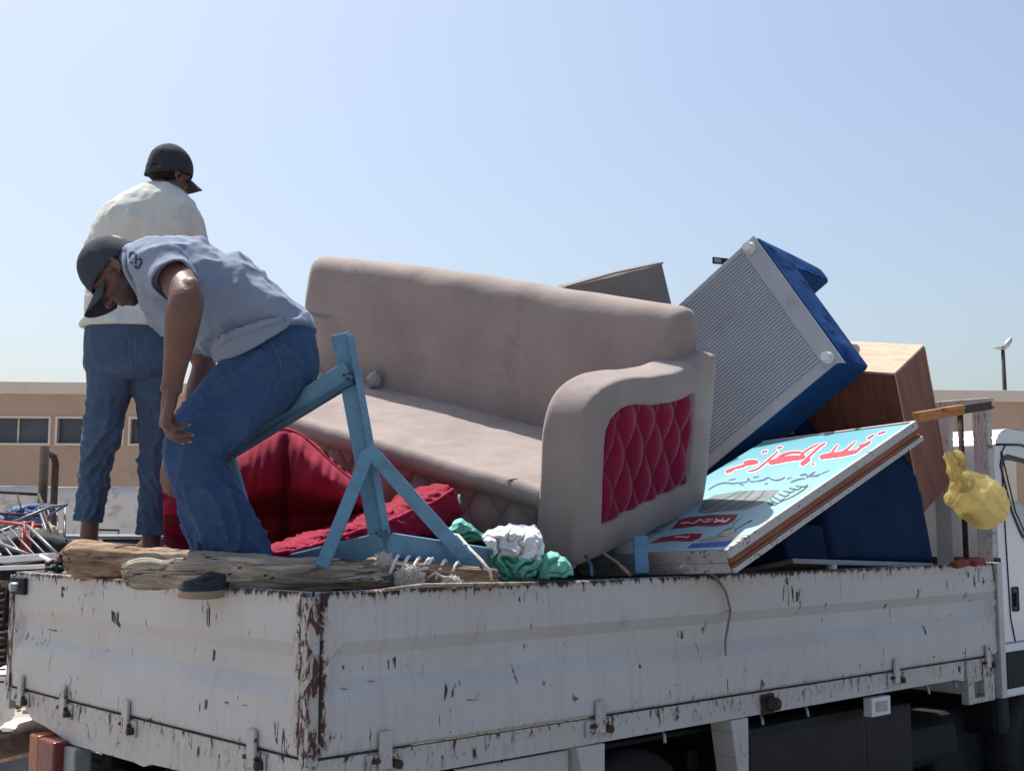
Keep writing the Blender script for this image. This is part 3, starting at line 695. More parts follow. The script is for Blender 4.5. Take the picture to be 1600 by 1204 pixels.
wn = empty('window', (0, S0, 0)); wn.parent = cabn
n = len(win); c0 = (sum(p[0] for p in win) / n, sum(p[1] for p in win) / n)
inn = [(p[0] + (c0[0] - p[0]) * .07, p[1] + (c0[1] - p[1]) * .10) for p in win]
vs = [(p[0], -.005, p[1]) for p in win] + [(p[0], -.005, p[1]) for p in inn] + [(p[0], .02, p[1]) for p in inn] + [(p[0], .02, p[1]) for p in win]
fs = [(i, (i + 1) % n, n + (i + 1) % n, n + i) for i in range(n)] + [(n + i, n + (i + 1) % n, 2 * n + (i + 1) % n, 2 * n + i) for i in range(n)]
mesh_obj('seal', vs, fs, BLACKP, wn)
mesh_obj('pane', [(p[0], .01, p[1]) for p in inn], [tuple(range(n))], GLASS, wn)
e = empty('door_handle', (.16, S0, 1.19)); e.parent = cabn
box('handle_cup', (-.035, -.006, -.06), (.035, .004, .065), BLACKP, e, .012); box('handle_grip', (-.022, -.016, -.035), (.022, -.006, .035), DARK, e, .006)
box('cab_floor', (.02, S0 + .03, 1.0), (1.35, S1 - .03, 1.03), INTER, cabn, 0)
box('seat', (.04, S0 + .12, 1.03), (.5, S1 - .12, 1.32), INTER, cabn, .04); box('seat_back', (.04, S0 + .12, 1.32), (.16, S1 - .12, 1.66), INTER, cabn, .04)
ct = crumple('crumpled_sheet', T(4.72, .32, 1.60), (.24, .12, .17), CLOTHW, None, .32, 4, 3, None, 5)
tag(ct, 'white crumpled sheet seen through the side window of the cab', 'cloth')
# ------------------------------------------------------------------ the load
def loopify(pts, n):
    """resample a closed polygon evenly to n points"""
    P = [V((p[0], p[1], 0)) for p in pts]; P.append(P[0]); d = [0]
    for a, b in zip(P, P[1:]): d.append(d[-1] + (b - a).length)
    out = []; k = 0
    for i in range(n):
        t = d[-1] * i / n
        while d[k + 1] < t: k += 1
        f = (t - d[k]) / max(1e-6, d[k + 1] - d[k]); q = P[k].lerp(P[k + 1], f); out.append((q.x, q.y))
    return out
def smooth_loop(L, it=2, w=.5):
    for _ in range(it):
        n = len(L); L = [(L[i][0] * (1 - w) + (L[i - 1][0] + L[(i + 1) % n][0]) * w / 2, L[i][1] * (1 - w) + (L[i - 1][1] + L[(i + 1) % n][1]) * w / 2) for i in range(n)]
    return L
def inset(L, d):
    n = len(L); out = []
    for i in range(n):
        a, b = L[i - 1], L[(i + 1) % n]; tx, ty = b[0] - a[0], b[1] - a[1]; l = sqrt(tx * tx + ty * ty) or 1
        out.append((L[i][0] + (-ty / l) * d * SGN, L[i][1] + (tx / l) * d * SGN))
    return out
def tuft(u, v, a, b):
    p, q = u / a + v / b, u / a - v / b
    s = abs(sin(pi * p) * sin(pi * q)); return s ** .5

# --- taupe sofa
sofa = empty('sofa', (-1.4653, 5.6592, 1.9416), (.2533, .2464, -.6388))
tag(sofa, 'long taupe sofa with a crimson tufted arm panel, lying tilted across the truck bed', 'sofa')
outer = [(-.035, .03), (-.037, .222), (-.034, .366), (-.032, .497), (-.012, .575), (.034, .628), (.105, .657), (.192, .668), (.31, .663), (.421, .648), (.564, .637), (.726, .652), (.888, .672), (.902, .65), (.898, .517), (.894, .375), (.892, .248), (.890, .145), (.882, .055), (.85, .024), (.661, .020), (.441, .016), (.262, .014), (.0, .012)]
N_ = 120; SGN = -1
OL = smooth_loop(loopify(outer, N_), 1)
cx = sum(p[0] for p in OL) / N_; ar = sum(OL[i][0] * OL[(i + 1) % N_][1] - OL[(i + 1) % N_][0] * OL[i][1] for i in range(N_)); SGN = 1 if ar > 0 else -1
panel_o = [(.136, .130), (.13, .256), (.124, .36), (.120, .45), (.135, .505), (.175, .545), (.242, .562), (.323, .556), (.435, .532), (.565, .520), (.65, .524), (.728, .54), (.738, .405), (.742, .279), (.733, .157), (.539, .155), (.288, .145)]
# match panel loop to outer loop by angle from the panel centre
PCy, PCz = .43, .34
def by_angle(L):
    return sorted(range(len(L)), key=lambda i: math.atan2(L[i][1] - PCz, L[i][0] - PCy))
PLs = loopify(panel_o, 400)
def ray_hit(ang):
    return min(PLs, key=lambda p: abs((math.atan2(p[1] - PCz, p[0] - PCy) - ang + pi) % (2 * pi) - pi))
PL = [ray_hit(math.atan2(p[1] - PCz, p[0] - PCy)) for p in OL]; PL = smooth_loop(PL, 1)
XI, XO = 2.007, 2.184
rings = [(XI, inset(OL, .028)), (XI + .006, inset(OL, .012)), (XI + .02, inset(OL, .003)), (XI + .04, OL), (XO - .026, OL), (XO - .012, inset(OL, .003)), (XO - .003, inset(OL, .009)), (XO, inset(OL, .018))]
def lerpL(A, B, t): return [(a[0] + (b[0] - a[0]) * t, a[1] + (b[1] - a[1]) * t) for a, b in zip(A, B)]
i0 = inset(OL, .018)
for t_ in (.12, .25, .38, .5, .62, .75, .87, .95): rings.append((XO + .006 * sin(pi * t_), lerpL(i0, PL, t_)))
rings += [(XO - .006, PL), (XO - .018, inset(PL, .004))]
vs, fs = [], []
for x, L in rings:
    for i, (y, z) in enumerate(L):
        pf = math.exp(-(((y - .10) / .10) ** 2 + ((z - .56) / .09) ** 2)) + .5 * math.exp(-(((y - .80) / .08) ** 2 + ((z - .55) / .1) ** 2)); ang_ = math.atan2(z - .45, y - .25)
        vs.append((x + .004 * nz(y * 5, z * 5, x) - .010 * pf * abs(sin(ang_ * 16 + 2 * nz(y * 6, z * 6))) * (x > XO - .03), y + .003 * nz(z * 7, x * 9), z + .004 * nz(y * 6, x * 8)))
for r in range(len(rings) - 1):
    for i in range(N_): a, b = r * N_ + i, r * N_ + (i + 1) % N_; fs.append((a, b, b + N_, a + N_))
c1 = len(vs); vs.append((XI, .43, .33)); c2 = len(vs); vs.append((XO - .03, .43, .34)); e0 = (len(rings) - 1) * N_
for i in range(N_): fs.append((c1, (i + 1) % N_, i)); fs.append((c2, e0 + i, e0 + (i + 1) % N_))
arm = mesh_obj('arm', vs, fs, TAUPE, sofa, True)
# crimson tufted panel set in the arm
tops = [(p[0], p[1]) for p in panel_o[3:12]]
def ztop(y):
    if y <= tops[0][0]: return tops[0][1]
    for a, b in zip(tops, tops[1:]):
        if y <= b[0]: return a[1] + (b[1] - a[1]) * (y - a[0]) / max(1e-6, b[0] - a[0])
    return tops[-1][1]
def panel_fn(u, v):
    zb = .131 + .025 * u; y = (.136 + (.122 - .136) * v) * (1 - u) + (.733 + .006 * v) * u; zt = ztop(y); z = zb + (zt - zb) * v
    e_ = min(u, 1 - u, v, 1 - v); k = min(1, e_ / .06)
    h = tuft(u - .03, v * .90 + .06, .215, .56)
    return (XO - .020 + .036 * h * k ** .5 + .003 * nz(y * 20, z * 20), y, z)
grid_obj('tufted_panel', panel_fn, 110, 90, REDV, arm)
gb = Geo(); gb.ell(Matrix.Identity(4), (.005, .007, .007), 10, 6); bme = None
for i in range(0, 10):
    for j in range(0, 5):
        u, v = .1075 * i + .03, (.28 * j - .06) / .90
        if (i + j) % 2 == 0 and .08 < u < .92 and .10 < v < .90:
            if bme is None: o = mesh_obj('button', gb.v, gb.f, REDV, arm, True); bme = o.data
            else: o = bpy.data.objects.new('button', bme); COL.objects.link(o); o.parent = arm
            o.location = V(panel_fn(u, v)) + V((.004, 0, 0))
# backrest
bp = [(.645, .24), (.652, .40), (.672, .60), (.700, .75), (.715, .80), (.742, .835), (.785, .850), (.84, .845), (.885, .815), (.905, .76), (.912, .5), (.912, .10), (.90, .02), (.70, .02)]
BL_ = smooth_loop(loopify(bp, 90), 1)
bx_ = [(-.03, .05), (-.022, .022), (0, .006), (.03, 0)] + [(.03 + i * .05, 0) for i in range(1, 40)] + [(2.04, 0), (2.075, .006), (2.093, .022), (2.10, .05)]
vs, fs = [], []
area = sum(BL_[i][0] * BL_[(i + 1) % 90][1] - BL_[(i + 1) % 90][0] * BL_[i][1] for i in range(90)); SGN = 1 if area > 0 else -1
for x, d in bx_:
    for (y, z) in inset(BL_, d):
        sag = .006 * nz(x * 1.6, z * 2) + .004 * nz(x * 5, z * 6); f = 1 if z > .2 else 0
        lift = (.012 * nz(x * 1.1, 3) - .030 * max(0, 1 - x / 1.1) ** 1.2) if z > .55 else 0
        sag += .004 * ridge(x * 2.2 + z * .8, z * .7, 3) * f
        vs.append((x, y - sag * 2 * f, z + lift + .003 * nz(x * 8, y * 8)))
for r in range(len(bx_) - 1):
    for i in range(90): a, b = r * 90 + i, r * 90 + (i + 1) % 90; fs.append((a, b, b + 90, a + 90))
fs.append(tuple(range(90))[::-1]); fs.append(tuple(range((len(bx_) - 1) * 90, len(bx_) * 90)))
mesh_obj('backrest', vs, fs, TAUPE, sofa, True)
# seat and tufted base
def seat_fn(u, v):
    x = .10 + 1.915 * u; y = -.03 + .70 * v; z = .272 - .03 * max(0, 1 - v / .035) ** 1.5 + .006 * nz(x * 3, y * 4) + .003 * nz(x * 14, y * 12) + .004 * ridge(x * 2.1, y * 5, 4) - .004
    return (x, y + .006 * nz(x * 5, 2), z)
grid_obj('seat', seat_fn, 150, 60, TAUPE, sofa, thick=.045, tdir=(0, 0, -1))
for (x0, l_) in ((1.86, .030),): tube('torn_seam', [(x0, -.020, .264), (x0 + l_ * .5, -.008, .273), (x0 + l_, .004, .274)], .002, BROWNW, sofa, 6, world=False)
def base_fn(u, v):
    x = .10 + 1.907 * u; z = .0 + .24 * v; k = min(1, (1 - v) / .12, v / .05) if 0 < v < 1 else 0
    top = max(0, v - .62) / .38
    h = tuft(x + .04, z + .03, .16, .26); pl = abs(sin(pi * (x + .04) / .08)) ** .5
    h = h * (1 - top) + pl * top * .8
    return (x, .034 - .046 * h * k, z)
grid_obj('tufted_base', base_fn, 330, 50, TAUPED, sofa, thick=.02, tdir=(0, 1, 0))
box('underframe', (.12, .06, .01), (2.0, .64, .22), BROWNW, sofa, .01)
box('left_end', (.08, .0, .0), (.104, .66, .25), TAUPED, sofa, .01)
for y in (.08, .72): tube('foot', [(2.10, y, .015), (2.10, y, -.03)], [.02, .016], WPLAST, sofa, 12, world=False)

SM = Matrix.LocRotScale(sofa.location, sofa.rotation_euler, None)
bn = crumple('cloth_bundle', SM @ V((.555, .60, .315)), (.038, .036, .050), STONE, None, .35, 3, 4, None, 4)
tag(bn, 'small grey crumpled bundle of cloth on the sofa seat against the backrest', 'bundle')

# --- blue sofa on its side, underside showing
b1 = empty('sofa', (1.1464, 5.6797, 2.927), (-1.4949, .6117, 2.4929))
tag(b1, 'royal blue sofa tipped on its end, its ribbed grey underside turned to the viewer', 'sofa')
LX, DY, BHT, AHT = 1.15, .767, .286, .694
prof1 = [(0, 0), (DY, 0), (DY + .004, -BHT * .5), (DY, -BHT), (.40, -BHT - .006), (.125, -BHT - .004), (.118, -.46), (.10, -AHT + .01), (.05, -AHT - .008), (.0, -AHT + .012), (-.006, -.4)]
PR = loopify(prof1, 150); PR = smooth_loop(PR, 1)
vs, fs = [], []; area = sum(PR[i][0] * PR[(i + 1) % 150][1] - PR[(i + 1) % 150][0] * PR[i][1] for i in range(150)); SGN = 1 if area > 0 else -1
xs_ = [(-.004, .014), (0, .004), (.01, 0)] + [(.01 + i * .02, 0) for i in range(1, 57)] + [(LX, .0), (LX + .004, .01)]
for x, d in xs_:
    for (y, z) in inset(PR, d):
        wv = .0 if z > -.03 else .006 * ridge(x * 4 + z * 6, y * 5 + z * 3, 1) + .006 * nz(x * 8, y * 8, z * 8)
        c = V((0, y - .3, z + .25)); c.normalize(); vs.append(V((x, y, z)) + c * wv)
for r in range(len(xs_) - 1):
    for i in range(150): a, b = r * 150 + i, r * 150 + (i + 1) % 150; fs.append((a, b, b + 150, a + 150))
body = Geo(); body.add(vs, fs)
me0 = mesh_obj('cover', body.v, body.f, BLUEF, b1, True)
# the L shaped end, slack cloth with pull folds running from the corners
bm = bmesh.new()
PE = inset(PR, .008); loop = [bm.verts.new((-.005, y, z)) for y, z in PE]; es = [bm.edges.new((loop[i], loop[(i + 1) % 150])) for i in range(150)]
bmesh.ops.triangle_fill(bm, edges=es, use_beauty=True); bmesh.ops.subdivide_edges(bm, edges=list(bm.edges), cuts=3, use_grid_fill=True)
for v in bm.verts:
    y, z = v.co.y, v.co.z; e_ = min(abs(y), abs(DY - y), abs(z) + .0, abs(z + BHT) if y > .12 else abs(z + AHT), .06) / .06
    r1 = math.hypot(y, z); a1 = math.atan2(z, y); r2 = math.hypot(y - DY, z); a2 = math.atan2(z, y - DY)
    f = ridge(a1 * 5, r1 * 1.5, 2) * math.exp(-r1 * 5) + ridge(a2 * 5, r2 * 2, 9) * math.exp(-r2 * 5) + .5 * ridge(y * 5 + z * 3, z * 7, 5)
    v.co.x -= e_ * (.016 * f + .006 * nz(y * 6, z * 6))
bmesh.ops.recalc_face_normals(bm, faces=bm.faces)
bm_obj('end_cover', bm, BLUEF, b1, True)
def us(name, lo, hi, m, r=.002): return box(name, lo, hi, m, b1, r)
us('end_band', (-.004, -.003, .001), (.085, DY, .010), GREYF, .003)
us('side_band', (.0855, DY - .05, .0012), (LX, DY, .009), GREYF, .003); us('side_band', (.0855, -.002, .0012), (LX, .022, .009), GREYF, .003)
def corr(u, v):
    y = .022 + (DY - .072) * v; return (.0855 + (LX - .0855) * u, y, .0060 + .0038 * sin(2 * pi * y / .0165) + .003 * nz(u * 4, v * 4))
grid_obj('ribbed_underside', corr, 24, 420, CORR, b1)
for x, y in ((.045, .035), (.045, DY - .045), (LX - .1, .035), (LX - .1, DY - .045)):
    vs, fs = tube_geo([(x, y, .008), (x, y, .02), (x, y, .045), (x, y, .046), (x, y, .036)], [.030, .023, .021, .013, .012], 24); mesh_obj('foot', vs, fs, WPLAST, b1, False); tube('foot_hole', [(x, y, .0362), (x, y, .0368)], .0115, DARK, b1, 12, world=False)
hexa('corner_tab', [(-.004, DY - .02, .01), (-.004, DY + .028, .004), (.022, DY + .006, .006), (.05, DY - .004, .01), (-.004, DY - .02, .016), (-.004, DY + .028, .008), (.022, DY + .006, .012), (.05, DY - .004, .016)], GREYF, b1, .001, False)
# bracket sticking out behind it
br = tag(hexa('metal_bracket', [at(1113, 412, 5.95), at(1150, 415, 5.95), at(1150, 415, 6.0), at(1113, 412, 6.0), at(1113, 401, 5.95), at(1150, 405, 5.95), at(1150, 405, 6.0), at(1113, 401, 6.0)], BLACKP, None, .004), 'small black metal bracket poking out left of the tipped blue sofa', 'bracket')
br2 = hexa('worn_plate', [at(1116, 409.5, 5.945), at(1127, 411, 5.945), at(1127, 411, 5.949), at(1116, 409.5, 5.949), at(1116, 403.5, 5.945), at(1127, 405, 5.945), at(1127, 405, 5.949), at(1116, 403.5, 5.949)], GREYM, None, .001); 
br2.parent = br

# --- grey cushion behind the taupe sofa
def slab(name, q, Y, thick, m, parent=None, amp=.006, n=40, puff=.02, up=None):
    """cushion whose near face is the quad q (TL,TR,BR,BL) of points"""
    TLp, TRp, BRp, BLp = q; nrm = (TRp - TLp).cross(BLp - TLp).normalized()
    if nrm.y < 0: nrm = -nrm
    g = Geo(); M_ = 24; vs = []; fs = []
    def pt(u, v, s_):
        p = TLp.lerp(TRp, u).lerp(BLp.lerp(BRp, u), v); e_ = min(u, 1 - u, v, 1 - v); k = min(1, e_ / .12) ** .5
        return p + nrm * (thick / 2) + nrm * s_ * (thick / 2 * (.72 + .28 * k) + puff * k * sin(pi * u) * sin(pi * v)) + nrm * amp * (ridge(u * 3, v * 3, s_) - .5) * k
    for s_ in (-1, 1):
        for j in range(n + 1):
            for i in range(n + 1): vs.append(pt(i / n, j / n, s_))
    W = n + 1; K = W * W
    for j in range(n):
        for i in range(n): a = j * W + i; fs.append((a, a + 1, a + 1 + W, a + W)); fs.append((K + a, K + a + W, K + a + 1 + W, K + a + 1))
    for i in range(n): fs.append((i + 1, i, K + i, K + i + 1)); a = n * W + i; fs.append((a, a + 1, K + a + 1, K + a))
    for j in range(n): a = j * W; fs.append((a, a + W, K + a + W, K + a)); a += n; fs.append((a + W, a, K + a, K + a + W))
    ob = mesh_obj(name, vs, fs, m, parent, True, world=parent is not None)
    bm = bmesh.new(); bm.from_mesh(ob.data); bmesh.ops.recalc_face_normals(bm, faces=bm.faces); bm.to_mesh(ob.data); bm.free()
    return ob, nrm
q = [at(884, 449, 5.75), at(1036, 411, 5.85), at(1060, 512, 5.95), at(900, 545, 5.85)]
gc = empty('seat_cushion', q[3]); tag(gc, 'grey velvet seat cushion leaning behind the taupe sofa back', 'cushion')
cb, nr_ = slab('cushion', q, 0, .13, GREYC, gc)
tube('piping', [q[0] + V((0, 0, .002)), q[0].lerp(q[1], .5) + V((0, 0, .010)), q[1] + V((0, 0, .002))], .005, GREYC, gc)

# --- navy armchair standing at the rail
R2 = (-.191, .0374, .7284); b2 = empty('armchair', (1.3815, 5.3104, 1.4174), R2)
tag(b2, 'navy cloth covered armchair standing at the truck rail under the tilted sign', 'armchair')
def cloth_box(name, lo, hi, m, parent, amp=.008, n=26, seed=0, taper=0):
    bm = bmesh.new(); bmesh.ops.create_cube(bm, size=1); bevel_bm(bm, .04, 2); bmesh.ops.subdivide_edges(bm, edges=[e for e in bm.edges if e.calc_length() > .2], cuts=n, use_grid_fill=True)
    for v in bm.verts:
        c = V([lo[i] + (v.co[i] + .5) * (hi[i] - lo[i]) for i in range(3)]); nrm = V([(v.co[i] * 2) ** 7 for i in range(3)])
        if nrm.length > 0: nrm.normalize()
        if taper: c.z += taper * (c.x - lo[0]) / (hi[0] - lo[0]) * (v.co.z + .5)
        v.co = c + nrm * amp * (ridge(c.x * 3 + seed, c.y * 3, c.z * 2.2) - .4 + .5 * nz(c.x * 9, c.y * 9, c.z * 7 + seed))
    return bm_obj(name, bm, m, parent, True)
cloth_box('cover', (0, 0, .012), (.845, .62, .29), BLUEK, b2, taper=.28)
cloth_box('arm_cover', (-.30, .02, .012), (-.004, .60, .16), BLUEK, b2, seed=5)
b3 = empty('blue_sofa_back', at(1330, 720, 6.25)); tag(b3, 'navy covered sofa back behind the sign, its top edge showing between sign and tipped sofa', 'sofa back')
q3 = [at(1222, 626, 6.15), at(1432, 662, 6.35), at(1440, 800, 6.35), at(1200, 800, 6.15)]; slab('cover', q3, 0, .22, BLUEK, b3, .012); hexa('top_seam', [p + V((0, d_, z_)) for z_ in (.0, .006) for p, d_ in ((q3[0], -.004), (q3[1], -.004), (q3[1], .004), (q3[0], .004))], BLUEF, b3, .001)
box('base_board', (-.28, .01, -.012), (.84, .60, .010), GREYF, b2, .003)
for x, y in ((.02, .03), (.79, .03), (.02, .56), (.79, .56)):
    tube('foot', [(x, y, -.012), (x, y, -.05)], [.026, .022], WPLAST, b2, 16, world=False)
box('pull_loop', (.835, .02, .30), (.895, .07, .37), BLACKP, b2, .02)

# --- veneered cabinet
cbn = empty('cabinet', (1.7837, 5.6686, 2.2755), (.5624, .1541, -.794)); CD, CH, CWX = .297, .782, .61
tag(cbn, 'brown veneered cabinet tilted with its pale plywood back up, leaning on the guard frame', 'cabinet')
box('back_panel', (-CWX, .0, -.012), (0, CD, 0), PLY, cbn, .001)
box('side_panel', (-.018, .001, -CH), (.0, CD - .001, -.0125), VENEER, cbn, .002)
box('side_panel', (-CWX, .001, -CH), (-CWX + .018, CD - .001, -.0125), VENEER, cbn, .002)
box('door', (-CWX + .019, -.004, -CH + .02), (-.019, .012, -.013), VENEER, cbn, .002)
box('bottom_panel', (-CWX + .019, .013, -CH), (-.019, CD, -CH + .018), VENEER, cbn, .002)
box('rear_panel', (-CWX + .019, CD - .014, -CH + .0185), (-.019, CD - .002, -.0125), VENEER, cbn, .001)
box('shelf', (-CWX + .019, .014, -.42), (-.019, CD - .015, -.40), VENEER, cbn, .001)
for y in (.0, CD): tube('edge_strip', [(.002, y, -.01), (.002, y, -CH)], .003, PLY, cbn, 6, world=False)

